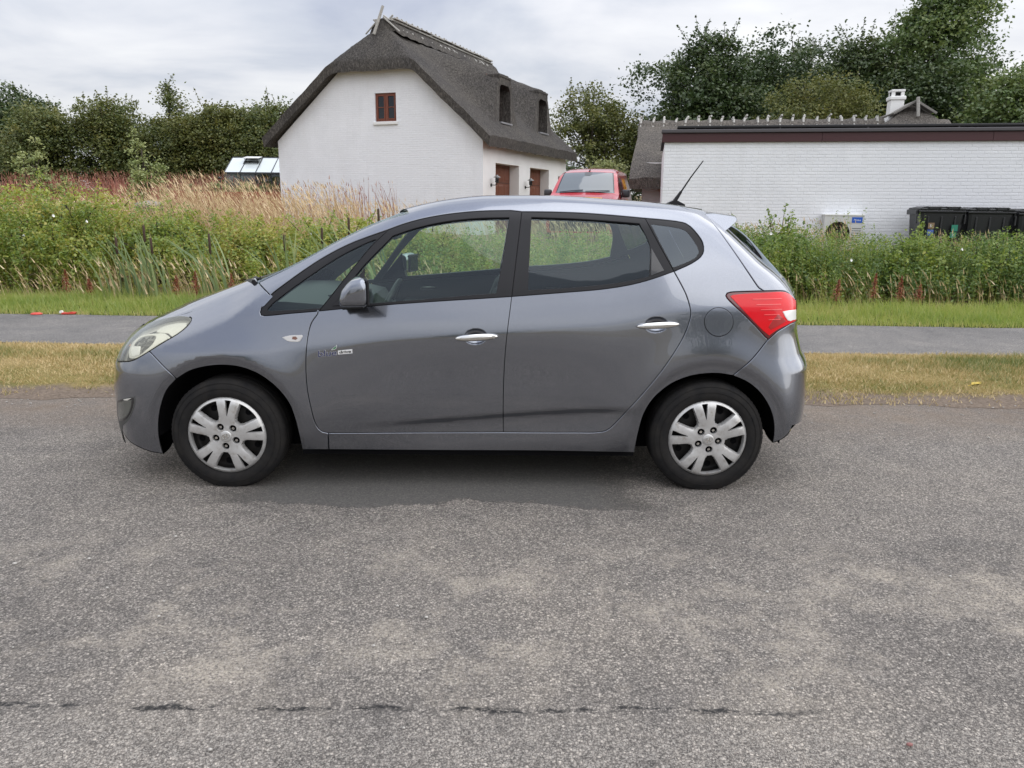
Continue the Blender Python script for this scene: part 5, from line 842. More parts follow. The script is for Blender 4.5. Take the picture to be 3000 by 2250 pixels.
'fd_glass':[(-0.4091,1.3693),(-0.3751,1.3814),(-0.3410,1.3935),(-0.3044,1.4052),(-0.2725,1.4142),(-0.2387,1.4232),(-0.2036,1.4317),(-0.1677,1.4393),(-0.1333,1.4456),(-0.0999,1.4506),(-0.0658,1.4551),(-0.0313,1.4589),(0.0033,1.4622),(0.0375,1.4650),(0.0873,1.4679),(0.1370,1.4694),(0.1867,1.4705),(0.2198,1.4715),(0.2147,1.4383),(0.2097,1.4052),(0.2023,1.3558),(0.1946,1.3067),(0.1864,1.2577),(0.1775,1.2087),(0.1684,1.1598),(0.1591,1.1110),(0.1530,1.0785),(0.1041,1.0740),(0.0548,1.0695),(0.0055,1.0650),(-0.0435,1.0605),(-0.0917,1.0561),(-0.1389,1.0519),(-0.1886,1.0473),(-0.2366,1.0429),(-0.2841,1.0386),(-0.3326,1.0343),(-0.3663,1.0313),(-0.4147,1.0272),(-0.4628,1.0231),(-0.5124,1.0190),(-0.5460,1.0163),(-0.5799,1.0135),(-0.6139,1.0107),(-0.6478,1.0079),(-0.6816,1.0052),(-0.7150,1.0024),(-0.6865,1.0420),(-0.6585,1.0818),(-0.6305,1.1215),(-0.6019,1.1604),(-0.5719,1.1982),(-0.5499,1.2237),(-0.5272,1.2485),(-0.5039,1.2728),(-0.4803,1.2968),(-0.4565,1.3208),(-0.4327,1.3449),(-0.4209,1.3571)],
'rd_glass':[(0.3348,1.4737),(0.3696,1.4729),(0.4047,1.4721),(0.4398,1.4714),(0.4748,1.4706),(0.5093,1.4697),(0.5430,1.4687),(0.5758,1.4675),(0.6112,1.4659),(0.6458,1.4641),(0.6795,1.4622),(0.7288,1.4592),(0.7786,1.4560),(0.8130,1.4536),(0.8466,1.4511),(0.8799,1.4486),(0.9133,1.4462),(0.9195,1.4320),(0.9413,1.3905),(0.9482,1.3765),(0.9543,1.3621),(0.9594,1.3473),(0.9632,1.3318),(0.9652,1.3171),(0.9661,1.3020),(0.9654,1.2704),(0.9611,1.2213),(0.9584,1.1886),(0.9577,1.1725),(0.9115,1.1617),(0.8653,1.1510),(0.8323,1.1442),(0.7856,1.1365),(0.7388,1.1300),(0.6894,1.1242),(0.6556,1.1205),(0.6217,1.1171),(0.5882,1.1139),(0.5548,1.1109),(0.5211,1.1082),(0.4872,1.1058),(0.4532,1.1037),(0.4191,1.1017),(0.3850,1.0997),(0.3509,1.0976),(0.3169,1.0955),(0.3191,1.1450),(0.3206,1.1784),(0.3221,1.2119),(0.3244,1.2611),(0.3266,1.3080),(0.3282,1.3409),(0.3298,1.3752),(0.3322,1.4244),(0.3339,1.4570)],
'rd_tri':[(0.9699,1.3183),(0.9908,1.2804),(1.0119,1.2425),(1.0333,1.2047),(0.9873,1.1857),(0.9643,1.1761),(0.9659,1.2235),(0.9678,1.2708),(0.9688,1.2945)],
'rq_glass':[(0.9707,1.4414),(1.0090,1.4378),(1.0468,1.4339),(1.0863,1.4284),(1.1069,1.4248),(1.1249,1.4204),(1.1409,1.4151),(1.1547,1.4076),(1.1697,1.3925),(1.1838,1.3735),(1.1955,1.3562),(1.2070,1.3374),(1.2153,1.3207),(1.2205,1.2972),(1.2056,1.2747),(1.1899,1.2642),(1.1695,1.2542),(1.1320,1.2382),(1.0978,1.2259),(1.0808,1.2198),(1.0588,1.2614),(1.0373,1.3030),(1.0155,1.3465),(1.0002,1.3781),(0.9851,1.4097),(0.9777,1.4256)],
'fog_lamp':[(-1.9350,0.4617),(-1.8916,0.4806),(-1.8579,0.4933),(-1.8264,0.5007),(-1.7971,0.5058),(-1.8023,0.4736),(-1.8126,0.4484),(-1.8213,0.4304),(-1.8325,0.4117),(-1.8469,0.3936),(-1.8639,0.3769),(-1.8976,0.3559),(-1.9528,0.3383),(-1.9593,0.3721),(-1.9591,0.3908),(-1.9521,0.4141),(-1.9428,0.4384)],
'fog_pocket':[(-1.9404,0.4626),(-1.8933,0.4824),(-1.8575,0.4958),(-1.8338,0.5027),(-1.7895,0.5132),(-1.7902,0.4937),(-1.7925,0.4746),(-1.8063,0.4418),(-1.8175,0.4210),(-1.8314,0.3996),(-1.8479,0.3789),(-1.8675,0.3588),(-1.9151,0.3229),(-2.0163,0.1535),(-2.0188,0.1771),(-2.0247,0.2410),(-2.0121,0.3454),(-1.9866,0.3788),(-1.9665,0.4104),(-1.9515,0.4376)],
'fuel_flap':[(1.4016,0.9422),(1.4014,0.9322),(1.3998,0.9224),(1.3970,0.9130),(1.3928,0.9041),(1.3873,0.8958),(1.3808,0.8884),(1.3733,0.8820),(1.3649,0.8766),(1.3557,0.8724),(1.3461,0.8695),(1.3361,0.8678),(1.3259,0.8675),(1.3157,0.8685),(1.3057,0.8708),(1.2960,0.8744),(1.2869,0.8792),(1.2785,0.8851),(1.2709,0.8921),(1.2643,0.8999),(1.2587,0.9085),(1.2544,0.9176),(1.2513,0.9272),(1.2495,0.9371),(1.2491,0.9471),(1.2501,0.9570),(1.2523,0.9665),(1.2559,0.9757),(1.2607,0.9843),(1.2667,0.9920),(1.2737,0.9989),(1.2817,1.0048),(1.2904,1.0096),(1.2998,1.0131),(1.3096,1.0154),(1.3197,1.0164),(1.3298,1.0161),(1.3399,1.0145),(1.3496,1.0116),(1.3590,1.0075),(1.3678,1.0022),(1.3758,0.9958),(1.3829,0.9884),(1.3891,0.9802),(1.3941,0.9714),(1.3979,0.9619),(1.4004,0.9522)],
'repeater':[(-0.9770,0.8407),(-0.9592,0.8460),(-0.9399,0.8506),(-0.9247,0.8522),(-0.8904,0.8534),(-0.8732,0.8541),(-0.8692,0.8475),(-0.8827,0.8226),(-0.8954,0.8177),(-0.9329,0.8190),(-0.9493,0.8220),(-0.9639,0.8305)],
'reverse_lamp':[(1.6652,0.9959),(1.6821,0.9984),(1.7007,0.9998),(1.7268,1.0004),(1.7606,0.9983),(1.7640,0.9533),(1.7650,0.9441),(1.7369,0.9459),(1.7167,0.9424),(1.6981,0.9489),(1.6813,0.9689)],
'lamp_red':[(1.3813,1.0740),(1.3920,1.0801),(1.4006,1.0821),(1.4278,1.0854),(1.4639,1.0881),(1.5035,1.0902),(1.5410,1.0920),(1.5765,1.0939),(1.6166,1.0959),(1.6369,1.0963),(1.6565,1.0958),(1.6748,1.0944),(1.6905,1.0919),(1.7204,1.0802),(1.7350,1.0693),(1.7509,1.0552),(1.7743,1.0387),(1.7681,1.0235),(1.7656,1.0071),(1.7658,0.9899),(1.7689,0.9544),(1.7711,0.9363),(1.7353,0.9335),(1.7091,0.9272),(1.6874,0.9198),(1.6632,0.9106),(1.6414,0.9002),(1.6269,0.8908),(1.5991,0.8698),(1.5648,0.8965),(1.5366,0.9221),(1.5131,0.9444),(1.4870,0.9695),(1.4596,0.9963),(1.4322,1.0233),(1.4059,1.0495),(1.3934,1.0620)],
}
HL_UP=[(-1.7096,0.8603),(-1.7035,0.8713),(-1.6952,0.8814),(-1.6751,0.8909),(-1.6489,0.8989),(-1.6251,0.9048),(-1.5993,0.9097),(-1.5749,0.9131),(-1.5492,0.9145),(-1.5247,0.9146),(-1.5239,0.8945),(-1.5327,0.8819),(-1.5462,0.8695),(-1.5589,0.8599),(-1.5733,0.8506),(-1.5878,0.8412),(-1.6190,0.8594),(-1.6417,0.8612),(-1.6659,0.8605)]
HL_LOW=[(-1.8699,0.8019),(-1.8513,0.8159),(-1.8303,0.8285),(-1.8030,0.8377),(-1.7728,0.8451),(-1.7474,0.8500),(-1.7217,0.8539),(-1.6980,0.8566),(-1.6667,0.8597),(-1.6398,0.8593),(-1.6114,0.8468),(-1.6002,0.8363),(-1.6213,0.8220),(-1.6359,0.8127),(-1.6529,0.8019),(-1.6700,0.7905),(-1.6867,0.7784),(-1.7035,0.7657),(-1.7209,0.7533),(-1.7386,0.7408),(-1.7572,0.7283),(-1.7766,0.7189),(-1.8046,0.7131),(-1.8316,0.7110),(-1.8550,0.7124),(-1.8640,0.7316),(-1.8764,0.7484),(-1.8822,0.7634),(-1.8831,0.7777),(-1.8770,0.7902)]
HL_BOWL=[(-1.8470,0.8048),(-1.8349,0.8158),(-1.8198,0.8259),(-1.7941,0.8347),(-1.7657,0.8414),(-1.7372,0.8461),(-1.7124,0.8476),(-1.6916,0.8438),(-1.6863,0.8317),(-1.6914,0.8149),(-1.6996,0.7981),(-1.7148,0.7809),(-1.7335,0.7643),(-1.7472,0.7523),(-1.7621,0.7405),(-1.7771,0.7309),(-1.8081,0.7197),(-1.8325,0.7192),(-1.8376,0.7355),(-1.8467,0.7504),(-1.8552,0.7631),(-1.8586,0.7870)]
HL_PROJ=[(-1.8489,0.7798),(-1.8364,0.7817),(-1.8250,0.7833),(-1.8142,0.7846),(-1.8040,0.7857),(-1.7943,0.7866),(-1.7850,0.7874),(-1.7825,0.7793),(-1.7807,0.7709),(-1.7795,0.7623),(-1.7788,0.7535),(-1.7786,0.7446),(-1.7790,0.7354),(-1.8115,0.7200),(-1.8366,0.7210),(-1.8389,0.7373),(-1.8431,0.7524),(-1.8455,0.7665)]
HL_IND=[(-1.9922,0.6966),(-1.9838,0.7198),(-1.9811,0.7271),(-1.9250,0.7762),(-1.9013,0.7672),(-1.9063,0.7649),(-1.9118,0.7624),(-1.9179,0.7597),(-1.9248,0.7567),(-1.9333,0.7531),(-1.9448,0.7484),(-1.9912,0.6995),(-1.9979,0.6812),(-1.9965,0.6851),(-1.9951,0.6889),(-1.9936,0.6928)]
FOG_REF=[(-1.8688,0.4867),(-1.8590,0.4893),(-1.8496,0.4917),(-1.8405,0.4939),(-1.8317,0.4961),(-1.8231,0.4981),(-1.8147,0.5000),(-1.8404,0.4837),(-1.8664,0.4810),(-1.8676,0.4838)]
HL_FINS=[[(-1.8013,0.8039),(-1.7814,0.8064),(-1.7631,0.8085),(-1.7458,0.8101),(-1.7294,0.8115),(-1.7137,0.8126),(-1.6986,0.8136),(-1.7142,0.8099),(-1.7297,0.8088),(-1.7459,0.8074),(-1.7630,0.8057),(-1.7811,0.8037)],[(-1.7939,0.7967),(-1.7775,0.7987),(-1.7619,0.8002),(-1.7472,0.8015),(-1.7331,0.8026),(-1.7194,0.8035),(-1.7062,0.8043),(-1.7200,0.8008),(-1.7335,0.7998),(-1.7475,0.7987),(-1.7621,0.7974),(-1.7774,0.7958)],[(-1.7874,0.7882),(-1.7742,0.7895),(-1.7615,0.7907),(-1.7494,0.7916),(-1.7377,0.7924),(-1.7263,0.7931),(-1.7151,0.7937),(-1.7269,0.7904),(-1.7382,0.7896),(-1.7499,0.7887),(-1.7619,0.7877),(-1.7744,0.7866),(-1.7875,0.7852)]]
MIRROR=[(-0.6312,1.0800),(-0.6224,1.1093),(-0.5905,1.1475),(-0.5546,1.1739),(-0.5253,1.1770),(-0.5107,1.1626),(-0.5074,1.1394),(-0.5091,1.0399),(-0.5189,1.0298),(-0.5953,1.0262),(-0.6316,1.0283),(-0.6390,1.0477)]
SPOILER=[(1.2925,1.4933),(1.3180,1.4528),(1.3723,1.3926),(1.4225,1.4247),(1.4664,1.4578),(1.4709,1.4690),(1.4601,1.4814),(1.3453,1.4967)]
CHIN=[(-1.6862,0.1746),(-1.7013,0.1793),(-1.7166,0.1837),(-1.7339,0.1869),(-1.7516,0.1904),(-1.7734,0.1963),(-1.7949,0.2033),(-1.8161,0.2108),(-1.8368,0.2178),(-1.8578,0.2250),(-1.8779,0.2338),(-1.8967,0.2455),(-1.9142,0.2591),(-1.9291,0.2724),(-1.9387,0.2891),(-1.9445,0.3066)]
RCHIN=[(1.6687,0.2769),(1.6974,0.2884),(1.7124,0.2997),(1.7262,0.3137),(1.7392,0.3294),(1.7514,0.3455),(1.7583,0.3620),(1.7636,0.3792)]

# ---- side surface of the car body
ZT=pch([-2.10,-1.95,-1.849,-1.673,-1.554,-1.444,-1.307,-1.141,-1.066,-.97,-.84,-.711,-.616,-.521,-.388,-.215,-.089,.1,.39,.578,.767,.956,1.171,1.304,1.6],
       [.66,.79,.845,.910,.938,.979,1.034,1.104,1.142,1.188,1.258,1.330,1.377,1.420,1.466,1.508,1.53,1.547,1.549,1.543,1.531,1.517,1.497,1.488,1.46])
XF=pch([0,.2,.35,.5,.62,.70,.78,.86,.93,1.0,1.2],[-1.99,-2.015,-2.025,-2.025,-2.01,-1.985,-1.95,-1.865,-1.75,-1.62,-1.2])
XR=pch([.1,.22,.3,.4,.5,.66,.76,.9,1.0,1.05,1.09,1.13,1.19,1.24,1.32,1.4,1.5,1.6],[1.83,1.86,1.875,1.885,1.89,1.89,1.85,1.815,1.81,1.80,1.775,1.745,1.68,1.615,1.53,1.445,1.34,1.24])
ZB=pch([-2,-1.1,-.784,-.5,-.2,.23,.5,.75,.9,1.08,1.5,2],[.90,.953,.98,1.01,1.034,1.065,1.088,1.112,1.14,1.18,1.20,1.20])
D0=pch([-2,-1.3,-1.1,-.5,0,1.3],[.14,.14,.08,.07,.10,.10])
SL=pch([-2,-1.3,-1.1,-.5,0,1.3],[1.0,1.0,.9,.9,1.1,1.1])

ALPH=pch([.15,.3,.45,.6,.72,.80,.83,.92,1.0,1.06,1.2,1.35,1.55],[-9,-6,-2,0,3.0,6.0,12,15,17,21,25,27,31])
_z=np.linspace(.1,1.75,400); _s=np.tan(np.radians(ALPH(_z))); _i=np.concatenate([[0],np.cumsum((_s[1:]+_s[:-1])/2*np.diff(_z))])
_i-=np.interp(.6,_z,_i)
WHX=1.3075; WHZ=.30
def wside(x,z):
    x=np.asarray(x,float); z=np.asarray(z,float)
    Z=z-(ZB(x)-1.0)*sst(.45,.8,z)
    w=.880-np.interp(Z,_z,_i)
    # plan taper
    w=w-.030*sst(-1.0,-1.9,x)-.035*sst(.9,1.9,x)*sst(.3,.9,z)
    # waist of the doors between the flared arches
    w=w-.018*np.exp(-((x-.0)/.62)**4)*sst(.95,.6,z)
    for s in (-1,1):
        r=np.hypot(x-s*WHX,(z-WHZ)*.98)
        w=w+.016*np.exp(-np.clip((r-.42)/.13,-2,6)**2)*sst(.15,.35,z)
        w=w-.016*sst(.435,.385,r)
    # lower door crease
    zc=.385+.10*sst(-.75,.95,x)
    am=sst(-.72,-.1,x)*sst(1.0,.72,x)
    dz=zc-z
    w=w-am*.017*sst(0,.048,dz)*sst(.24,.06,dz)
    # roll over towards the roof, the nose and the tail
    d=ZT(x)-z; d0=D0(x); sl=SL(x)
    u=np.clip(d0-d,0,None); w=w-sl/(2*d0)*u*u
    d=x-XF(z); u=np.clip(.42-d,0,None); w=w-2.3/(4*.42**3)*u**4
    d=XR(z)-x; u=np.clip(.27-d,0,None); w=w-2.7/(4*.27**3)*u**4
    return w
# ================================================================== the parked car
CAR_YAW=.0059481; CAR_C=(-.23884943-math.sin(CAR_YAW)*.855, 4.02065137+math.cos(CAR_YAW)*.855)
M_paint=mat('car_paint_grey',(.25,.257,.29),rough=.16,metal=1.0,coat=1.0)
def _pt(m):
    v=texco(m,'Object'); fl=noise(m,v,900,1,.5); c=ramp(m,fl,[(.35,(.168,.182,.214)),(.7,(.240,.257,.298))]); LK(m,c,BS(m).inputs['Base Color'])
    n=noise(m,v,3.0,5,.6); r=ramp(m,n,[(.3,(.17,)*3),(.75,(.23,)*3)]); LK(m,r,BS(m).inputs['Roughness'])
    cr=ramp(m,noise(m,v,6.0,6,.7),[(.35,(.0,)*3),(.8,(.03,)*3)]); LK(m,cr,BS(m).inputs['Coat Roughness'])
_pt(M_paint); BS(M_paint).inputs['Coat IOR'].default_value=1.72
M_blk=mat('satin_black_trim',(.012,.012,.014),rough=.40,spec=.28)
M_gloss=mat('gloss_black',(.012,.012,.014),rough=.12,coat=.5)
M_dark=mat('cavity_black',(.006,.006,.007),rough=.95,spec=.1)
M_rub=mat('tyre_rubber',(.020,.020,.021),rough=.80,spec=.2)
def _rb(m):
    v=texco(m,'Object'); n=noise(m,v,14,5,.6); LK(m,ramp(m,n,[(.3,(.010,.010,.011)),(.75,(.024,.022,.020))]),BS(m).inputs['Base Color']); bump(m,noise(m,v,160,2),.15,.002)
_rb(M_rub)
M_sil=mat('hubcap_silver',(.52,.52,.51),rough=.33,metal=.5)
def _sl(m):
    v=texco(m,'Object'); n=noise(m,v,30,5,.65); LK(m,ramp(m,n,[(.26,(.36,.335,.30)),(.45,(.51,.505,.495)),(.8,(.58,.58,.575))]),BS(m).inputs['Base Color'])
    LK(m,ramp(m,noise(m,v,60,3),[(.3,(.28,)*3),(.8,(.46,)*3)]),BS(m).inputs['Roughness'])
_sl(M_sil)
M_steel=mat('steel_rim_black',(.022,.019,.018),rough=.6,metal=.3)
def _st(m):
    v=texco(m,'Object'); n=noise(m,v,22,5,.7); LK(m,ramp(m,n,[(.35,(.006,.006,.006)),(.62,(.014,.012,.011)),(.8,(.045,.024,.014))]),BS(m).inputs['Base Color'])
_st(M_steel)
M_chr=mat('chrome',(.72,.71,.68),rough=.10,metal=1.0)
M_cloth=mat('seat_cloth_dark',(.035,.037,.042),rough=.9)
M_trim=mat('interior_grey_plastic',(.030,.032,.036),rough=.55)
M_trimd=mat('interior_dark_plastic',(.028,.030,.033),rough=.5)
M_lin=mat('roof_lining_pale',(.36,.36,.35),rough=.9)
def glassmat(name,tint,refl=.06,ior=1.5,edge=1.0):
    m=bpy.data.materials.new(name); m.use_nodes=True; t=m.node_tree; t.nodes.clear()
    o=t.nodes.new('ShaderNodeOutputMaterial'); tr=t.nodes.new('ShaderNodeBsdfTransparent'); gl=t.nodes.new('ShaderNodeBsdfGlossy'); mx=t.nodes.new('ShaderNodeMixShader')
    lw=t.nodes.new('ShaderNodeLayerWeight'); lw.inputs['Blend'].default_value=.5; fr=t.nodes.new('ShaderNodeMath'); fr.operation='POWER'; fr.inputs[1].default_value=5.0; t.links.new(lw.outputs['Facing'],fr.inputs[0]); mu=t.nodes.new('ShaderNodeMath'); mu.operation='MULTIPLY_ADD'; mu.inputs[1].default_value=.9*edge; mu.inputs[2].default_value=.045+refl
    tr.inputs[0].default_value=(*tint,1); gl.inputs['Roughness'].default_value=.012; gl.inputs[0].default_value=(.80,.90,1,1)
    t.links.new(fr.outputs[0],mu.inputs[0]); t.links.new(mu.outputs[0],mx.inputs[0]); t.links.new(tr.outputs[0],mx.inputs[1]); t.links.new(gl.outputs[0],mx.inputs[2]); t.links.new(mx.outputs[0],o.inputs[0])
    MATS[name]=m; return m
M_glass=glassmat('side_glass_green',(.76,.88,.80),.0,1.5,.95)
M_glassd=glassmat('privacy_glass',(.13,.16,.20),.035)
M_lens=glassmat('clear_lens',(.93,.94,.90),.03)
def _hz():
    m=glassmat('hazy_headlight_lens',(.90,.90,.84),.01); t=m.node_tree; out=[n for n in t.nodes if n.type=='OUTPUT_MATERIAL'][0]; sh=out.inputs[0].links[0].from_socket; d=t.nodes.new('ShaderNodeBsdfDiffuse'); d.inputs[0].default_value=(.72,.69,.56,1); mx=t.nodes.new('ShaderNodeMixShader'); mx.inputs[0].default_value=.16; t.links.new(sh,mx.inputs[1]); t.links.new(d.outputs[0],mx.inputs[2]); t.links.new(mx.outputs[0],out.inputs[0]); return m
M_haze=_hz()
M_red=mat('tail_lamp_red',(.68,.002,.010),rough=.16,coat=.35,spec=.35)
M_redd=mat('tail_lamp_dark_rim',(.10,.004,.008),rough=.2,coat=1.0)
M_refl=mat('lamp_reflector',(.80,.79,.73),rough=.26,metal=.5)
M_clear=mat('reverse_lamp_white',(.82,.82,.80),rough=.15,coat=1.0)
M_amber=mat('amber_bulb',(.60,.20,.03),rough=.3,coat=.6)

def surf(x,z,off=0.0):
    """points and normals of the near side of the body"""
    x=np.asarray(x,float); z=np.asarray(z,float); e_=.004
    w=wside(x,z); wx=(wside(x+e_,z)-wside(x-e_,z))/(2*e_); wz=(wside(x,z+e_)-wside(x,z-e_))/(2*e_)
    n=np.stack([-wx,-np.ones_like(w),-wz],-1); n/=np.linalg.norm(n,axis=-1,keepdims=True)
    return np.stack([x,-w,z],-1)+n*(off if np.ndim(off)==0 else np.asarray(off)[:,None]),n
def panel(name,poly,m,parent,off=0.0,gap=.0020,bev=.0030,depth=.016,res=.024,mirror=False,holes=(),step=.012,flip=False):
    p=resample(poly,step)
    if parea(p)<0: p=p[::-1]
    g0=inset(p,gap); g1=inset(p,gap+bev)
    hl=[]
    for h in holes:
        q=resample(h,step)
        if parea(q)<0: q=q[::-1]
        hl.append(q)
    v2,tris=fill2d([g1]+hl,res,holes=bool(hl))
    P,Nn=surf(v2[:,0],v2[:,1],off)
    V=[P];NN=[Nn];Fc=[]
    A=[]
    for t in tris:
        a,b,c=v2[t[0]],v2[t[1]],v2[t[2]]
        s=(b[0]-a[0])*(c[1]-a[1])-(b[1]-a[1])*(c[0]-a[0])
        A.append(t if s>0 else t[::-1])
    Fc+=A; base=len(P)
    def strip(r0,r1,n0,n1):
        nonlocal base
        n=len(r0); V.append(r0);V.append(r1);NN.append(n0);NN.append(n1)
        for i in range(n):
            j=(i+1)%n; Fc.append((base+i,base+n+i,base+n+j,base+j))
        base+=2*n
    def edge(outer_in,outer_out):
        P1,N1=surf(outer_in[:,0],outer_in[:,1],off); P0,N0=surf(outer_out[:,0],outer_out[:,1],off)
        ed=P0-P1; ed/=np.maximum(np.linalg.norm(ed,axis=1,keepdims=True),1e-9)
        Pb=P0-N0*bev; Pc=P0-N0*depth; nb=(ed+N0*.55); nb/=np.linalg.norm(nb,axis=1,keepdims=True)
        strip(P1,Pb,N1,nb); strip(Pb,Pc,nb,ed)
    edge(g1,g0)
    for h in hl: edge(h[::-1],inset(h,bev)[::-1])
    V=np.concatenate(V);NN=np.concatenate(NN)
    if mirror: V=V*[1,-1,1]; NN=NN*[1,-1,1]; Fc=[f[::-1] for f in Fc]
    if flip: NN=-NN; Fc=[f[::-1] for f in Fc]
    return mesh(name,V,Fc,m,parent,True,NN)
LAMP_RIBS=((1.500,1.66,1.058),(1.520,1.655,1.030),(1.545,1.66,1.004),(1.565,1.65,.978),(1.590,1.655,.952))
LAMP_IN=[(1.640,.985),(1.690,.945),(1.655,.925),(1.605,.900),(1.590,.915),(1.612,.950)]
car=empty('parked_car',(CAR_C[0],CAR_C[1],0),CAR_YAW)
tag(car,'dark grey five door hatchback parked at the roadside, seen from its left side','car')
PP=POLY
sub_=lambda p,f:p
OPEN={k:PP[k] for k in ('fq_glass','fd_glass','rd_glass','rq_glass')}
for s in (False,True):
    f=lambda nm,key,m,**k: panel(nm,PP[key],m,car,mirror=s,**k)
    f('front_bumper','front_bumper',M_paint,holes=[PP['fog_pocket']] if False else ())
    f('front_fender','fender',M_paint); f('bonnet_edge','bonnet_edge',M_paint,gap=.0015)
    fd=f('front_door','front_door',M_paint,res=.017); rd=f('rear_door','rear_door',M_paint,res=.017)
    f('side_frame','side_frame',M_paint)
    f('tailgate_corner','tailgate',M_paint)
    f('rear_bumper','rear_bumper',M_paint)
    ff=f('window_frame','fq_frame',M_blk,off=-.003,holes=[PP['fq_glass']],bev=.002,gap=.001,res=.05)
    panel('pane',PP['fq_glass'],M_glass,ff,off=-.010,gap=-.004,bev=.001,depth=.004,mirror=s,res=.05)
    ff=f('window_frame','fd_frame',M_blk,off=-.002,holes=[PP['fd_glass']],bev=.002,gap=.001,res=.05)
    panel('pane',PP['fd_glass'],M_glass,ff,off=-.012,gap=-.004,bev=.001,depth=.004,mirror=s,res=.05)
    ff=f('window_frame','rd_frame',M_blk,off=-.002,holes=[PP['rd_glass']],bev=.002,gap=.001,res=.05)
    panel('pane',PP['rd_glass'],M_glass,ff,off=-.012,gap=-.004,bev=.001,depth=.004,mirror=s,res=.05)
    panel('fixed_pane',PP['rd_tri'],M_gloss,ff,off=.001,gap=0,bev=.001,depth=.003,mirror=s,res=.05)
    ff=f('window_frame','rq_frame',M_blk,off=-.002,holes=[PP['rq_glass']],bev=.002,gap=.001,res=.05)
    panel('pane',PP['rq_glass'],M_glassd,ff,off=-.003,gap=-.004,bev=.001,depth=.004,mirror=s,res=.05)
    for key,gk in (('fq_frame','fq_glass'),('fd_frame','fd_glass'),('rd_frame','rd_glass'),('rq_frame','rq_glass')): panel('pillar_lining',PP[key],M_trimd,car,off=-.030,gap=-.004,bev=.001,depth=.002,mirror=s,holes=[sub_(PP[gk],1.0)],res=.05,flip=True)
    panel('pillar_lining',PP['side_frame'],M_trim,car,off=-.030,gap=.001,bev=.001,depth=.002,mirror=s,res=.05,flip=True)
    # fuel flap only on this side: proud disc with its own round gap
    if not s:
        ring=np.array(PP['fuel_flap']); c=ring.mean(0)
        gapm=[tuple(c+(q-c)*1.030) for q in ring]; panel('fuel_flap_gap',gapm,M_dark,car,off=.0006,gap=0,bev=.0002,depth=.001,res=.05)
        panel('fuel_flap',[tuple(c+(q-c)*.985) for q in ring],M_paint,car,off=.0016,gap=0,bev=.001,depth=.002)
    # side repeater
    rp=panel('side_repeater',PP['repeater'],mat('repeater_clear',(.50,.49,.48),rough=.12,coat=1.0),car,off=.005,gap=0,bev=.002,depth=.006,mirror=s,res=.01); panel('bulb',[(-.925,.832),(-.905,.828),(-.895,.836),(-.905,.846),(-.922,.845)],mat('repeater_bulb',(.17,.085,.06),rough=.2),rp,off=.0062,gap=0,bev=.001,depth=.002,mirror=s,res=.01)
    # tail lamp: dark rim, red lens, clear reversing lamp
    tl=f('tail_lamp','tail_lamp',M_redd,off=.001,gap=.0015)
    panel('red_lens',PP['lamp_red'],M_red,tl,off=.004,gap=0,bev=.002,depth=.004,mirror=s,res=.02)
    for (a0,a1,zz) in LAMP_RIBS: panel('lens_rib',[(a0,zz),(a1,zz+.002),(a1,zz+.006),(a0,zz+.004)],M_red if False else mat('tail_lamp_rib',(.80,.06,.06),rough=.12,coat=1.0),tl,off=.0062,gap=0,bev=.001,depth=.003,mirror=s,res=.03)
    panel('inner_block',LAMP_IN,mat('tail_lamp_inner',(.36,.003,.008),rough=.25,coat=1.0),tl,off=.0052,gap=0,bev=.002,depth=.002,mirror=s,res=.02)
    panel('reverse_lens',PP['reverse_lamp'],M_clear,tl,off=.007,gap=0,bev=.002,depth=.004,mirror=s,res=.015)
# dark structure behind the panel gaps
def under(off,name,m,x0,x1,z0f,z1f,n=90,k=24,mirror=False,parent=None,cut=.40):
    xs=np.linspace(x0,x1,n); V=[];F_=[];ok=[]
    for x in xs:
        zs=np.linspace(z0f(x),z1f(x),k); P,_=surf(np.full(k,x),zs,off); V.append(P)
        ok.append([min(math.hypot(x-WHX,z-WHZ),math.hypot(x+WHX,z-WHZ))>cut for z in zs])
    V=np.concatenate(V); 
    for i in range(n-1):
        for j in range(k-1):
            if ok[i][j] and ok[i+1][j] and ok[i][j+1] and ok[i+1][j+1]: F_.append((i*k+j,(i+1)*k+j,(i+1)*k+j+1,i*k+j+1))
    if mirror: V=V*[1,-1,1]
    return mesh(name,V,F_,m,parent or car,True)
for s in (False,True):
    under(-.026,'body_inner',M_dark,-1.88,1.70,lambda x:.24,lambda x:float(min(ZT(x)-.03,ZB(x)-.02)),mirror=s)
    under(-.075,'door_trim',M_trim,-.95,1.25,lambda x:.40,lambda x:float(ZB(x)+.005),n=40,k=10,mirror=s)
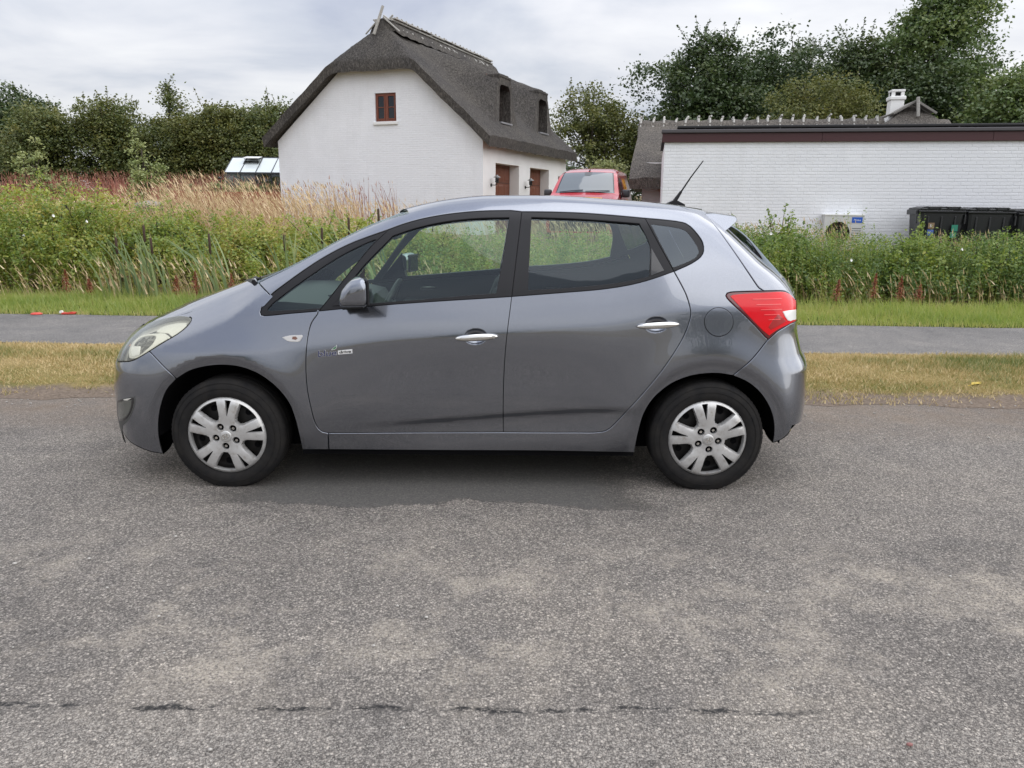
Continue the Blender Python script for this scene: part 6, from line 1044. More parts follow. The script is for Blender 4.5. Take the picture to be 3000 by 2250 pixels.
# ---- ring from the side edge over to the centre line
def bez(P0,T0,P3,T3,k,q=.40):
    t=np.linspace(0,1,k)[:,None]; d=np.linalg.norm(P3-P0); P1=P0+T0*d*q; P2=P3+T3*d*.42
    return (1-t)**3*P0+3*(1-t)**2*t*P1+3*(1-t)*t*t*P2+t**3*P3
xs_h=-1.862
L2=[('bump',CHIN[:-1]+[(float(XF(z)),z) for z in np.linspace(CHIN[-1][1],.62,16)],[(-1.96,.20),(-2.05,.195),(-2.10,.235),(-2.135,.34),(-2.14,.50),(-2.128,.62)]),
    ('nose',[(float(XF(z)),z) for z in np.linspace(.62,.845,10)],[(-2.128,.62),(-2.09,.72),(-2.02,.79)]),
    ('hood',[(x,float(ZT(x))) for x in np.linspace(-1.862,-1.141,24)],[(-2.02,.79),(-1.85,.886),(-1.698,.955),(-1.53,1.004),(-1.38,1.042)]),
    ('wind',[(x,float(ZT(x))) for x in np.linspace(-1.141,-.33,24)],[(-1.38,1.042),(-1.13,1.105),(-.84,1.270),(-.625,1.388),(-.45,1.476)]),
    ('roof',[(x,float(ZT(x))) for x in np.linspace(-.33,1.33,40)],[(-.45,1.476),(-.274,1.528),(-.131,1.556),(.1,1.580),(.4,1.581),(.843,1.559),(1.25,1.527),(1.39,1.512)]),
    ('rglass',[(float(XR(z)),z) for z in np.linspace(1.486,1.16,16)],[(1.39,1.512),(1.63,1.395),(1.80,1.225),(1.86,1.16)]),
    ('gate',[(float(XR(z)),z) for z in np.linspace(1.16,.90,12)],[(1.86,1.16),(1.93,1.08),(1.965,1.0),(1.965,.90)]),
    ('rbump',[(float(XR(z)),z) for z in np.linspace(.90,RCHIN[-1][1],24)]+RCHIN[::-1][1:],[(1.965,.90),(1.955,.78),(2.0,.68),(2.0,.5),(1.985,.38),(1.955,.30),(1.85,.29)])]
def arcpar(l,n):
    l=np.array(l,float); d=np.concatenate([[0],np.cumsum(np.linalg.norm(np.diff(l,axis=0),axis=1))]); d/=d[-1]
    f0,f1=pch(d,l[:,0]),pch(d,l[:,1]); t=np.linspace(0,1,n); return np.stack([f0(t),f1(t)],-1)
def ring(name,m,i0,parent=car,off=0.0,k=14,half=False):
    nm,a,b=L2[i0]; a=np.array(a); n=len(a); bb=arcpar(b,n)
    P,Nn=surf(a[:,0],a[:,1]); tg=np.gradient(P,axis=0); out=np.cross(tg,Nn); out/=np.linalg.norm(out,axis=1,keepdims=True)
    # make 'out' point away from the side (towards the centre line)
    out*=np.sign(np.sum(out*np.array([0,1,0]),axis=1,keepdims=True))
    if i0==0: out[:len(CHIN)]=[0,1,0]
    if i0==7: out[-len(RCHIN):]=[0,1,0]
    rows=[]
    for i in range(n):
        P3=np.array([bb[i,0],0,bb[i,1]]); h_=bez(P[i],out[i],P3,np.array([0,-1.0,0]),k,(.40,.40,.22,.10,.22,.2,.3,.40)[i0]); rows.append(np.concatenate([h_,(h_*[1,-1,1])[::-1][1:]]))
    V=np.array(rows); K=V.shape[1]
    du=np.gradient(V,axis=0); dv=np.gradient(V,axis=1); nn=np.cross(du,dv); nn/=np.linalg.norm(nn,axis=2,keepdims=True)
    c=V.mean((0,1)); ref=np.array([0.0,0,.7])
    sg=np.sign(np.sum(nn*(V-ref),axis=2).mean()); nn*=sg
    nn[:,0]=Nn; nn[:,-1]=Nn*[1,-1,1]
    V=V+nn*off
    F_=[]
    for i in range(n-1):
        for j in range(K-1):
            q=(i*K+j,i*K+j+1,(i+1)*K+j+1,(i+1)*K+j); F_.append(q if sg<0 else q[::-1])
    o=mesh(name,V.reshape(-1,3),F_,m,parent,True,nn.reshape(-1,3)); return o
ring('front_bumper',M_paint,0); ring('grille_panel',M_blk,1); ring('bonnet',M_paint,2); ring('windscreen',M_glass,3); ring('roof',M_paint,4)
ring('rear_window',M_glassd,5); ring('tailgate',M_paint,6); ring('rear_bumper',M_paint,7)
rl=ring('roof_lining',M_lin,4,off=-.03)
# ---- underside, wheel houses
mb=MB().box(-1.84,1.66,-.58,.58,.165,.30); mb.build('floor_pan',M_dark,car); [MB().box(-.92,.92,min(a,b),max(a,b),.175,.30).build('sill_box',M_dark,car) for a,b in ((-.79,-.581),(.581,.80))]
for sx in (-1,1):
    for sy in (-1,1):
        mb=MB(); n=30; y0,y1=sy*.50,sy*.862; R_=.405
        for a in range(n+1):
            t=(pi+.16)*a/n-.08; mb.v+=[(sx*WHX+R_*cos(t),y0,WHZ+R_*sin(t)),(sx*WHX+R_*cos(t),y1-sy*.02,WHZ+R_*sin(t))]
        mb.f+=[(2*i,2*i+1,2*i+3,2*i+2) for i in range(n)]
        c=len(mb.v); mb.v.append((sx*WHX,y0,WHZ)); mb.f+=[(2*i,2*i+2,c) for i in range(n)]
        mb.build('wheel_house',M_dark,car,True)
# ---- wheels
def wheel(theta0):
    w=empty('wheel',(0,0,0),0,car)
    TR=.313; prof=[(.207,-.075),(.211,-.092),(.220,-.101),(.242,-.107),(.268,-.104),(.288,-.097),(.300,-.090),(.3085,-.080),(.3135,-.066),(TR,-.045),(TR,-.030),(.311,-.028),(.311,-.022),(TR,-.020),(TR,.020),(.311,.022),(.311,.028),(TR,.030),(.3135,.066),(.30,.092),(.26,.10),(.20,.09)]
    Mx=Matrix.Rotation(pi/2,4,'X')     # lathe axis z -> -y outwards is negative h
    mb=MB(); n=144
    for k in range(n):
        c,d=cos(2*pi*k/n),sin(2*pi*k/n)
        for i,(r,hh) in enumerate(prof):
            if 6<=i<=9 and k%2: r-=.0026
            x,z=r*c,r*d; mb.v.append((x,hh,z))
    m_=len(prof)
    for k in range(n):
        for i in range(m_-1): mb.f.append((k*m_+i,k*m_+i+1,((k+1)%n)*m_+i+1,((k+1)%n)*m_+i))
    mb.v=[(x,y,max(z,-.2985)) for x,y,z in mb.v]
    ty=mb.build('tyre',M_rub,w,True); smooth_by_angle(ty,38)
    # raised bands on the side wall
    mb=MB()
    for r in (.262,.2905):
        for k in range(96):
            pass
        mb.lathe([(r-.0012,-.1062 if r<.28 else -.0975),(r,-.1085 if r<.28 else -.0995),(r+.0012,-.1055 if r<.28 else -.0960)],96,Matrix(((1,0,0,0),(0,0,1,0),(0,1,0,0),(0,0,0,1))))
    mb.build('side_wall_rib',M_rub,ty,True)
    # steel rim behind the cap
    YR=Matrix(((1,0,0,0),(0,0,1,0),(0,1,0,0),(0,0,0,1)))
    mb=MB().lathe([(.0,-.038),(.06,-.040),(.10,-.046),(.145,-.044),(.172,-.030),(.186,-.040),(.192,-.085),(.199,-.094)],64,YR)
    rim=mb.build('steel_rim',M_steel,w,True); rim.scale=(1.05,1,1.05)
    for k in range(15):
        a=radians(theta0+24*k)
        mb=MB().lathe([(.0,0),(.013,0),(.016,-.002)],16,Matrix.Translation((.152*cos(a),-.0455,.152*sin(a)))@YR); mb.build('vent_hole',M_dark,rim,True)
    # hub cap
    def arc(r,a0,a1,n): return [(r*cos(radians(a)),r*sin(radians(a))) for a in np.linspace(a0,a1,n)]
    out=np.array(arc(.2035,0,360,121)[:-1]); holes=[]
    for k in range(5):
        t=theta0+72*k
        w_=arc(.1885,t-17.8,t+17.8,9)+arc(.15,t+17.2,t+16.8,2)+arc(.115,t+15.6,t+14.8,2)+arc(.098,t+13.5,t+11.5,2)+arc(.0865,t+8.0,t-8.0,4)+arc(.098,t-11.5,t-13.5,2)+arc(.115,t-14.8,t-15.6,2)+arc(.15,t-16.8,t-17.2,2)
        holes.append(('w',np.array(w_)))
        s_=t+36
        v_=arc(.190,s_-4.7,s_+4.7,4)+arc(.150,s_+3.3,s_+3.3,1)+arc(.108,s_+1.0,s_-1.0,2)+arc(.150,s_-3.3,s_-3.3,1)
        holes.append(('s',np.array(v_)))
        c=np.array([.0545*cos(radians(t)),.0545*sin(radians(t))]); holes.append(('n',np.array([c+np.array([.0195*cos(q),.0195*sin(q)]) for q in np.linspace(0,2*pi,21)[:-1]])))
    def lift(p):
        r=np.hypot(p[:,0],p[:,1]); y=-.104-.010*np.cos(np.clip(r/.2035,0,1)*pi*.5)+.012*np.clip((r-.187)/.0165,0,1)**2
        # the spokes stand proud of the rim bowl
        an=(np.degrees(np.arctan2(p[:,1],p[:,0]))-theta0-36)%72; an=np.minimum(an,72-an); y=y-.010*np.sqrt(np.clip(1-(an/23)**2,0,1))*np.clip((r-.06)/.06,0,1)*np.clip((.2035-r)/.03,0,1)
        return np.stack([p[:,0],y,p[:,1]],-1)
    v2,tr=fill2d([out]+[h for _,h in holes],.009,True)
    V=list(map(tuple,lift(v2))); F_=[]
    for t in tr:
        a,b,c=v2[t[0]],v2[t[1]],v2[t[2]]; s=(b[0]-a[0])*(c[1]-a[1])-(b[1]-a[1])*(c[0]-a[0]); F_.append(t if s>0 else t[::-1])
    def wall(loop,ch,dp,shrink):
        b=len(V); A=lift(loop); c=loop.mean(0); l2=inset(loop if parea(loop)>0 else loop[::-1],shrink) if True else None
        if parea(loop)<0: l2=l2[::-1]
        B_=lift(l2)+[0,ch,0]; C_=lift(l2)+[0,dp,0]; n=len(loop)
        V.extend(map(tuple,A)); V.extend(map(tuple,B_)); V.extend(map(tuple,C_))
        for i in range(n):
            j=(i+1)%n
            F_.append((b+i,b+j,b+n+j,b+n+i)); F_.append((b+n+i,b+n+j,b+2*n+j,b+2*n+i))
    for kd,h in holes:
        if kd=='w': wall(h,.010,.030,.0045)
        elif kd=='s': wall(h,.004,.016,.0012)
        else: wall(h,.003,.022,.0015)
    b=len(V); o_=lift(out); o2=o_*[1.0,1,1.0]+[0,.014,0]; n=len(out); V.extend(map(tuple,o_)); V.extend(map(tuple,o2)); F_+=[(b+i,b+n+i,b+n+(i+1)%n,b+(i+1)%n) for i in range(n)]
    cap=mesh('hubcap',V,F_,M_sil,w); 
    bm=bmesh.new(); bm.from_mesh(cap.data); bmesh.ops.remove_doubles(bm,verts=list(bm.verts),dist=.0002); bmesh.ops.recalc_face_normals(bm,faces=list(bm.faces)); bm.to_mesh(cap.data); bm.free(); smooth_by_angle(cap,32)
    cap.scale=(1.055,1,1.055)
    for k in range(5):
        a=radians(theta0+72*k); T_=Matrix.Translation((.0545*cos(a),0,.0545*sin(a)))
        MB().lathe([(0,-.088),(.0192,-.088),(.0205,-.104)],20,T_@YR).build('nut_recess',M_dark,cap,True)
        nn=MB().lathe([(0,-.109),(.0062,-.109),(.0078,-.107),(.0082,-.088)],6,T_@YR).build('wheel_nut',M_chr,cap)
    MB().lathe([(0,-.1205),(.024,-.1195),(.0285,-.1175),(.0295,-.112)],40,YR).build('centre_cap',M_sil,cap,True)
    em=MB(); el=[(.0225*cos(t),.0135*sin(t)) for t in np.linspace(0,2*pi,33)[:-1]]
    rot=lambda x,z,a=radians(22):(x*cos(a)-z*sin(a),x*sin(a)+z*cos(a))
    for i in range(32):
        x0,z0=rot(*el[i]); x1,z1=rot(*el[(i+1)%32]); q=.90
        em.add([(x0,-.1222,z0),(x1,-.1222,z1),(x1*q,-.1222,z1*q),(x0*q,-.1222,z0*q),(x0,-.118,z0),(x1,-.118,z1),(x1*q,-.118,z1*q),(x0*q,-.118,z0*q)],[(0,1,2,3),(0,4,5,1),(3,2,6,7)])
    def bar(pts):
        n=len(pts); pr=[rot(*q) for q in pts]; em.add([(x,-.1226,z) for x,z in pr]+[(x,-.118,z) for x,z in pr],[tuple(range(n))]+[(i,i+n,(i+1)%n+n,(i+1)%n) for i in range(n)])
    bar([(-.0125,-.0088),(-.0078,-.0105),(-.0022,.0098),(-.0068,.0112)]); bar([(.0022,-.0098),(.0068,-.0112),(.0125,.0088),(.0078,.0105)]); bar([(-.0068,-.0028),(.0052,-.0005),(.0068,.0028),(-.0052,.0005)])
    em.build('emblem',M_chr,cap)
    return w
wf=wheel(47.6); wf.location=(-WHX,-.765,.30)
wr=wheel(62.5); wr.location=(WHX,-.765,.30)
for q,x in ((wf,-WHX),(wr,WHX)):
    c=copy_tree(q,car); c.location=(x,.765,.30); c.rotation_euler=(0,0,pi)
# ---- head lamps, fog lamps
hp=np.array(PP['headlight']); hc=hp.mean(0)
def sub(poly,f,c=None):
    p=np.array(poly); c=p.mean(0) if c is None else np.array(c); return [tuple(c+(q-c)*f) for q in p]
for s in (False,True):
    hl=empty('headlight',(0,0,0),0,car)
    panel('bezel',PP['headlight'],M_trim if False else mat('lamp_bezel_grey',(.55,.54,.50),rough=.30,metal=.3),hl,off=-.030,gap=.002,bev=.002,depth=.01,mirror=s,res=.03)
    panel('lens',PP['headlight'],M_haze,hl,off=.0015,gap=.002,bev=.003,depth=.006,mirror=s,res=.02)
    panel('lens_seal',PP['headlight'],M_blk,hl,off=-.004,gap=.0005,bev=.001,depth=.02,mirror=s,res=.03,holes=[sub(PP['headlight'],.955)])
    panel('reflector',HL_UP,M_refl,hl,off=-.022,gap=0,bev=.002,depth=.006,mirror=s,res=.02)
    panel('reflector',HL_LOW,M_refl,hl,off=-.020,gap=0,bev=.004,depth=.008,mirror=s,res=.02,holes=[HL_BOWL])
    panel('projector_bowl',HL_BOWL,mat('projector_bowl_grey',(.085,.085,.078),rough=.3),hl,off=-.026,gap=0,bev=.002,depth=.004,mirror=s,res=.03)
    panel('projector_lens',HL_PROJ,M_clear,hl,off=-.018,gap=0,bev=.006,depth=.010,mirror=s,res=.02)
    for q in HL_FINS: panel('bowl_fin',q,M_trim,hl,off=-.022,gap=0,bev=.001,depth=.004,mirror=s,res=.02)
    panel('indicator',HL_IND,M_amber,hl,off=-.020,gap=0,bev=.004,depth=.006,mirror=s,res=.02)
    fg=empty('fog_lamp',(0,0,0),0,car)
    panel('pocket',PP['fog_pocket'],mat('fog_pocket_grey',(.06,.06,.058),rough=.5),fg,off=.0010,gap=0,bev=.001,depth=.002,mirror=s,res=.02)
    panel('housing',PP['fog_lamp'],M_gloss,fg,off=.0025,gap=0,bev=.002,depth=.004,mirror=s,res=.02)
    panel('fog_lens',sub(PP['fog_lamp'],.80),mat('fog_glass_smoky',(.085,.088,.078),rough=.12,coat=1.0),fg,off=.004,gap=0,bev=.003,depth=.004,mirror=s,res=.02)
    panel('fog_reflector',FOG_REF,M_refl,fg,off=.006,gap=0,bev=.001,depth=.003,mirror=s,res=.02)

# ---- door mirrors
def mirror_obj(s):
    sg=1 if s else -1
    o=empty('door_mirror',(0,0,0),0,car); P=resample(MIRROR,.012)
    if parea(P)<0: P=P[::-1]
    # soften the outline
    P=(np.roll(P,1,0)+2*P+np.roll(P,-1,0))/4
    c=P.mean(0); n=len(P)
    secs=[(-.885,.86),(-.905,.96),(-.935,1.0),(-.98,1.01),(-1.02,1.0),(-1.045,.96),(-1.062,.87),(-1.072,.70),(-1.077,.42)]
    V=[];F_=[]
    for y,f in secs:
        q=c+(P-c)*f; sh=.018*max(0,(-y-.93))/.14
        sk=.030*(-y-.97)/.10; V+=[(x+(sk if x>c[0] else sk*.2),(y if not s else -y),z) for x,z in q]
    for i in range(len(secs)-1):
        for k in range(n): F_.append((i*n+k,i*n+(k+1)%n,(i+1)*n+(k+1)%n,(i+1)*n+k))
    F_.append(tuple(range(n))); F_.append(tuple((len(secs)-1)*n+k for k in range(n)))
    h=mesh('shell',V,F_,M_paint,o); bm=bmesh.new(); bm.from_mesh(h.data); bmesh.ops.recalc_face_normals(bm,faces=list(bm.faces)); bm.to_mesh(h.data); bm.free(); smooth_by_angle(h,50)
    xr=P[:,0].max(); z0,z1=P[:,1].min(),P[:,1].max()
    y0,y1=(-1.065,-.905) if not s else (.905,1.065)
    g_=1 if s else -1; Mr=Matrix.Translation((xr+.004,g_*.985,0))@Matrix.Rotation(g_*-radians(17),4,'Z'); MB().bbox(-.006,.007,-.078,.078,z0+.010,z1-.010,.010,Mr).build('rim',M_blk,o); MB().box(.0075,.0085,-.066,.066,z0+.024,z1-.024,Mr).build('mirror_glass',M_gloss,o)
    yy=(-.905,-.80) if not s else (.80,.905)
    MB().prism([(-.645,.995),(-.535,1.005),(-.545,1.05),(-.60,1.06)],yy[0],yy[1]).build('mirror_arm',M_blk,o)
    return o
for s in (False,True): mirror_obj(s)
# black triangle that carries the mirror
for s in (False,True): panel('mirror_sail',[(-.715,1.003),(-.545,1.020),(-.552,1.195)],M_blk,car,off=.002,gap=0,bev=.002,depth=.014,mirror=s,res=.03)
# ---- door handles
def handle(x0,z0,x1,z1,lock,s):
    o=empty('door_handle',(0,0,0),0,car); ax=math.atan2(z1-z0,x1-x0); cx_,cz=(x0+x1)/2,(z0+z1)/2; Lh=math.hypot(x1-x0,z1-z0)/2
    def tr(u,v,off):
        x=cx_+u*cos(ax)-v*sin(ax); z=cz+u*sin(ax)+v*cos(ax); q,_=surf(np.array([x]),np.array([z]),off); q=q[0]; return (q[0],-q[1] if s else q[1],q[2])
    # bowl recess: dark upper half, painted lower half
    bowl=[(cx_+.002+.058*cos(t)*cos(ax)-.040*sin(t)*sin(ax),cz+.058*cos(t)*sin(ax)+.040*sin(t)*cos(ax)) for t in np.linspace(0,2*pi,41)[:-1]]
    b2=np.array(bowl)
    NB=[]; K=7
    V=[];F_=[]
    for i in range(K):
        f_=1-i/(K-1)
        for q in b2:
            x=cx_+(q[0]-cx_)*f_; z=cz+(q[1]-cz)*f_; P_,N_=surf(np.array([x]),np.array([z]),.0006-.028*(1-f_**2.2)); V.append(P_[0]*([1,-1,1] if s else [1,1,1]))
    n=len(b2)
    for i in range(K-1):
        for k in range(n): F_.append((i*n+k,i*n+(k+1)%n,(i+1)*n+(k+1)%n,(i+1)*n+k))
    return o,tr,Lh
def cut_bowl(o,cx_,cz,ax):
    """push the door skin in behind the handle so that the finger bowl is a real hollow"""
    me=o.data
def lever(o,tr,Lh,lock):
    V=[];F_=[];n=12; us=np.linspace(-1,1,25)
    for u in us:
        hw=.0165*(1-abs(u)**2.6)**.6+.0012; th=.012*(1-abs(u)**4)**.5+.001
        lift=.022+.006*(1-u*u)
        for k in range(n):
            t=2*pi*k/n; V.append(tr(u*Lh,hw*sin(t),lift+th*cos(t)))
    for i in range(len(us)-1):
        for k in range(n): F_.append((i*n+k,i*n+(k+1)%n,(i+1)*n+(k+1)%n,(i+1)*n+k))
    F_.append(tuple(range(n))); F_.append(tuple((len(us)-1)*n+k for k in range(n)))
    q=mesh('lever',V,F_,M_chr,o,True); bm=bmesh.new(); bm.from_mesh(q.data); bmesh.ops.recalc_face_normals(bm,faces=list(bm.faces)); bm.to_mesh(q.data); bm.free(); q.data.polygons.foreach_set('use_smooth',np.ones(len(q.data.polygons),dtype=bool))
    if lock:
        mb=MB(); m=18
        for i,(r,of) in enumerate(((.0105,.030),(.0105,.0355),(.008,.0365),(.0,.0365))):
            for k in range(m): mb.v.append(tr(Lh*.80+r*cos(2*pi*k/m),r*sin(2*pi*k/m)*.9,of))
        for i in range(3):
            for k in range(m): mb.f.append((i*m+k,i*m+(k+1)%m,(i+1)*m+(k+1)%m,(i+1)*m+k))
        mb.build('lock_cylinder',M_chr,o,True)
for s in (False,True):
    for (x0,z0,x1,z1,lk) in ((-.064,.845,.164,.860,True),(.888,.917,1.112,.932,False)):
        o,tr,Lh=handle(x0,z0,x1,z1,lk,s); lever(o,tr,Lh,lk)
        # finger bowl as a shallow dish set into the skin
        cx_,cz=(x0+x1)/2-.006,(z0+z1)/2+.002; ax=math.atan2(z1-z0,x1-x0); ring_=[]
        for half,m_ in ((0,M_trimd),(1,M_paint)):
            V=[];F_=[];n=21;K=8
            for i in range(K):
                f_=1-i/(K-1)
                for t in (np.linspace(0,pi,n) if half==0 else np.linspace(pi,2*pi,n)):
                    a_,b_=.062*cos(t)*f_,(.044 if half==0 else .040)*sin(t)*f_
                    V.append(tr(a_-.006,b_+.002,.0012-.010*(1-f_**2)*0+.0002*i))
            # an opaque dish: normals bent inwards give it the look of a hollow only where it is one
            for i in range(K-1):
                for k in range(n-1): F_.append((i*n+k,i*n+k+1,(i+1)*n+k+1,(i+1)*n+k))
            pass
HANDLES=[(.050-.006,.8525+.002,math.atan2(.015,.228)),(1.000-.006,.9245+.002,math.atan2(.015,.224))]
# press the finger bowls into the door skins
for ob in car.children:
    if ob.type=='MESH' and ob.name.split('.')[0] in ('front_door','rear_door'):
        hx,hz,ax=HANDLES[0] if ob.name.startswith('front') else HANDLES[1]
        bm=bmesh.new(); bm.from_mesh(ob.data)
        near=lambda c,r:math.hypot(((c.x-hx)*cos(ax)+(c.z-hz)*sin(ax))/.066,(-(c.x-hx)*sin(ax)+(c.z-hz)*cos(ax))/.047)<r
        for _ in range(2):
            ed=[e_ for e_ in bm.edges if near((e_.verts[0].co+e_.verts[1].co)/2,1.35)]
            bmesh.ops.subdivide_edges(bm,edges=ed,cuts=1,use_grid_fill=True)
        bmesh.ops.triangulate(bm,faces=[f for f in bm.faces if len(f.verts)>4])
        bm.to_mesh(ob.data); bm.free(); me=ob.data
        co=np.empty(len(me.vertices)*3); me.vertices.foreach_get('co',co); co=co.reshape(-1,3); sg=np.sign(co[:,1].mean())
        u=((co[:,0]-hx)*cos(ax)+(co[:,2]-hz)*sin(ax))/.062; v=(-(co[:,0]-hx)*sin(ax)+(co[:,2]-hz)*cos(ax))/.042; rr=np.hypot(u,v)
        base,nn=surf(co[:,0],co[:,2],0.0); dist=np.abs(np.abs(co[:,1])-np.abs(base[:,1]))
        dep=.026*np.clip(1-rr**2.6,0,1)**.8; top=(dist<.0035)
        k=(rr<1.0)&top; co[k]=base[k]*[1,sg*-1,1]; co[k,1]-=sg*dep[k]
        # analytic normals, tilted inside the bowl
        e_=.002
        def hfun(x,z):
            uu=((x-hx)*cos(ax)+(z-hz)*sin(ax))/.062; vv=(-(x-hx)*sin(ax)+(z-hz)*cos(ax))/.042
            return wside(x,z)-.026*np.clip(1-np.hypot(uu,vv)**2.6,0,1)**.8
        wx=(hfun(co[:,0]+e_,co[:,2])-hfun(co[:,0]-e_,co[:,2]))/(2*e_); wz=(hfun(co[:,0],co[:,2]+e_)-hfun(co[:,0],co[:,2]-e_))/(2*e_)
        n2=np.stack([-wx,sg*np.ones(len(co)),-wz],-1); n2/=np.linalg.norm(n2,axis=1,keepdims=True)
        me.vertices.foreach_set('co',co.ravel()); me.update(); me.polygons.foreach_set('use_smooth',np.ones(len(me.polygons),dtype=bool))
        vn=np.array([tuple(q.vector) for q in me.vertex_normals]); 
        use=np.where(top[:,None],n2,vn); me.normals_split_custom_set_from_vertices([tuple(map(float,q)) for q in use])
# ---- roof spoiler, aerial, wiper
sp=np.array(SPOILER); mb=MB(); n=len(sp); ys=[-.635,-.62,-.55,-.3,0,.3,.55,.62,.635]
for y in ys:
    f_=.94 if abs(y)>.63 else 1.0; back=.055*(1-(y/.635)**2); c=sp.mean(0)
    for x,z in sp: mb.v.append((c[0]+(x-c[0])*f_+back*(.4+.6*(x-1.309)/.18),y*(.86+max(0,1.49-z)*1.5),c[1]+(z-c[1])*f_+.016*(1-(y/.635)**2)))
for i in range(len(ys)-1):
    for k in range(n): mb.f.append((i*n+k,i*n+(k+1)%n,(i+1)*n+(k+1)%n,(i+1)*n+k))
mb.f+=[tuple(range(n)),tuple((len(ys)-1)*n+k for k in range(n))]
smooth_by_angle(mb.build('roof_spoiler',M_paint,car),30)
ae=empty('aerial',(0,0,0),0,car)
MB().prism([(1.175,1.530),(1.300,1.518),(1.298,1.545),(1.255,1.566),(1.225,1.568),(1.182,1.548)],-.026,.026).build('foot',M_blk,ae)
MB().tube([(1.236,0,1.560),(1.275,0,1.622)],[.014,.008],8).build('joint',M_blk,ae)
MB().tube([(1.258,0,1.594),(1.330,0,1.708),(1.400,0,1.806)],[.0060,.0045,.0035],7).build('whip',M_blk,ae)
wp=empty('windscreen_wiper',(0,0,0),0,car)
MB().tube([(-1.33,-.20,1.075),(-1.27,-.42,1.098),(-1.20,-.56,1.118)],[.014,.011,.008],7).build('arm',M_blk,wp); MB().tube([(-1.34,-.10,1.085),(-1.24,-.46,1.112),(-1.15,-.62,1.128)],.008,6).build('blade',M_blk,wp)
wsv=[v.co.copy() for v in [o_ for o_ in car.children if o_.name=='windscreen'][0].data.vertices][:27]
MB().tube([v+Vector((-.012,0,.006)) for v in wsv[1:-1]],.014,6).build('cowl_grille',M_blk,car)
# ---- badge on the front door
def on_side(u,v,x0,z0,ax,off):
    x=x0+u*cos(ax)-v*sin(ax); z=z0+u*sin(ax)+v*cos(ax); q,_=surf(np.array([x]),np.array([z]),off); return Vector(q[0])
def text_mesh(body,size,shear=0.0,offset=0.0,extrude=.0005):
    cu=bpy.data.curves.new('lettering','FONT'); cu.body=body; cu.size=size; cu.shear=shear; cu.offset=offset; cu.extrude=extrude; cu.resolution_u=3
    ob=bpy.data.objects.new('lettering',cu); COL.objects.link(ob); bpy.context.view_layer.update()
    me=bpy.data.meshes.new_from_object(ob.evaluated_get(bpy.context.evaluated_depsgraph_get())); bpy.data.objects.remove(ob); bpy.data.curves.remove(cu); return me
def put_text(me,name,m,parent,fn,sx=1.0,sy=1.0):
    for v in me.vertices: v.co=fn(v.co.x*sx,v.co.y*sy,v.co.z)
    me.materials.clear(); me.materials.append(m); o=bpy.data.objects.new(name,me); return link(o,parent)
bd=empty('door_badge',(0,0,0),0,car); bx,bz,bax=-.792,.741,radians(5.0)
M_badge=mat('badge_silver',(.80,.80,.80),rough=.3,metal=.3)
M_navy=mat('badge_navy',(.012,.018,.09),rough=.2,coat=.8); M_green=mat('badge_green',(.02,.16,.05),rough=.2,coat=.8)
t0=text_mesh('blue',.050,.12,.0010); w0=max(v.co.x for v in t0.vertices); k=.104/w0
put_text(t0,'letter_outline',M_badge,bd,lambda x,y,z:on_side(x,y,bx,bz,bax,.0022+z),k,.92)
t1=text_mesh('blue',.050,.12,.0002); put_text(t1,'letters',M_navy,bd,lambda x,y,z:on_side(x,y,bx,bz,bax,.0040+z),k,.92)
lf=[(.076,.030),(.090,.042),(.104,.050),(.108,.056),(.108,.044),(.102,.034),(.092,.031)]
for f_,m_,of,nm in ((1.0,M_badge,.0030,'leaf_edge'),(.74,M_green,.0042,'leaf')):
    c=np.mean(lf,0); mesh(nm,[on_side(*(c+(np.array(q)-c)*f_),bx,bz,bax,of) for q in lf],[tuple(range(len(lf)))],m_,bd)
pl=[(.110,.004),(.186,.004),(.187,.026),(.111,.024)]
mb=MB(); mb.add([on_side(*q,bx,bz,bax,.0035) for q in pl]+[on_side(*q,bx,bz,bax,.0) for q in pl],[(0,1,2,3)]+[(i,i+4,(i+1)%4+4,(i+1)%4) for i in range(4)]); mb.build('plate',M_badge,bd)
t2=text_mesh('drive',.024,.1,.0006); w2=max(v.co.x for v in t2.vertices); put_text(t2,'letters',M_gloss,bd,lambda x,y,z:on_side(.116+x,.0085+y,bx,bz,bax,.0042+z),.064/w2,.82)
# ---- cabin
mb=MB(); mb.prism([(-1.20,.70),(-.62,.62),(-.60,.86),(-.66,.955),(-.80,.985),(-1.02,1.00),(-1.20,1.00)],-.62,.62); smooth_by_angle(mb.build('dashboard',M_trim,car),25)
mb=MB(); mb.prism([(-.74,.96),(-.60,.95),(-.62,1.03),(-.70,1.055),(-.80,1.03)],-.55,-.18); smooth_by_angle(mb.build('instrument_hood',M_trimd,car),25)
swc=Vector((-.50,-.37,.93)); swm=Matrix.Translation(swc)@Matrix.Rotation(radians(-64),4,'Y')
sw=empty('steering_wheel',(0,0,0),0,car); mb=MB(); ringp=[swm@Vector((.185*cos(t),.185*sin(t),0)) for t in np.linspace(0,2*pi,33)]; mb.tube(ringp,.0155,8,False); mb.build('rim',M_trimd,sw,True)
mb=MB().bbox(-.07,.07,-.075,.075,-.03,.03,.02,swm); mb.build('hub',M_trimd,sw)
for a in (0,pi,-pi/2):
    MB().tube([swm@Vector((.05*cos(a+pi/2),.05*sin(a+pi/2),-.005)),swm@Vector((.178*cos(a+pi/2),.178*sin(a+pi/2),0))],[.018,.012],6).build('spoke',M_trimd,sw,True)
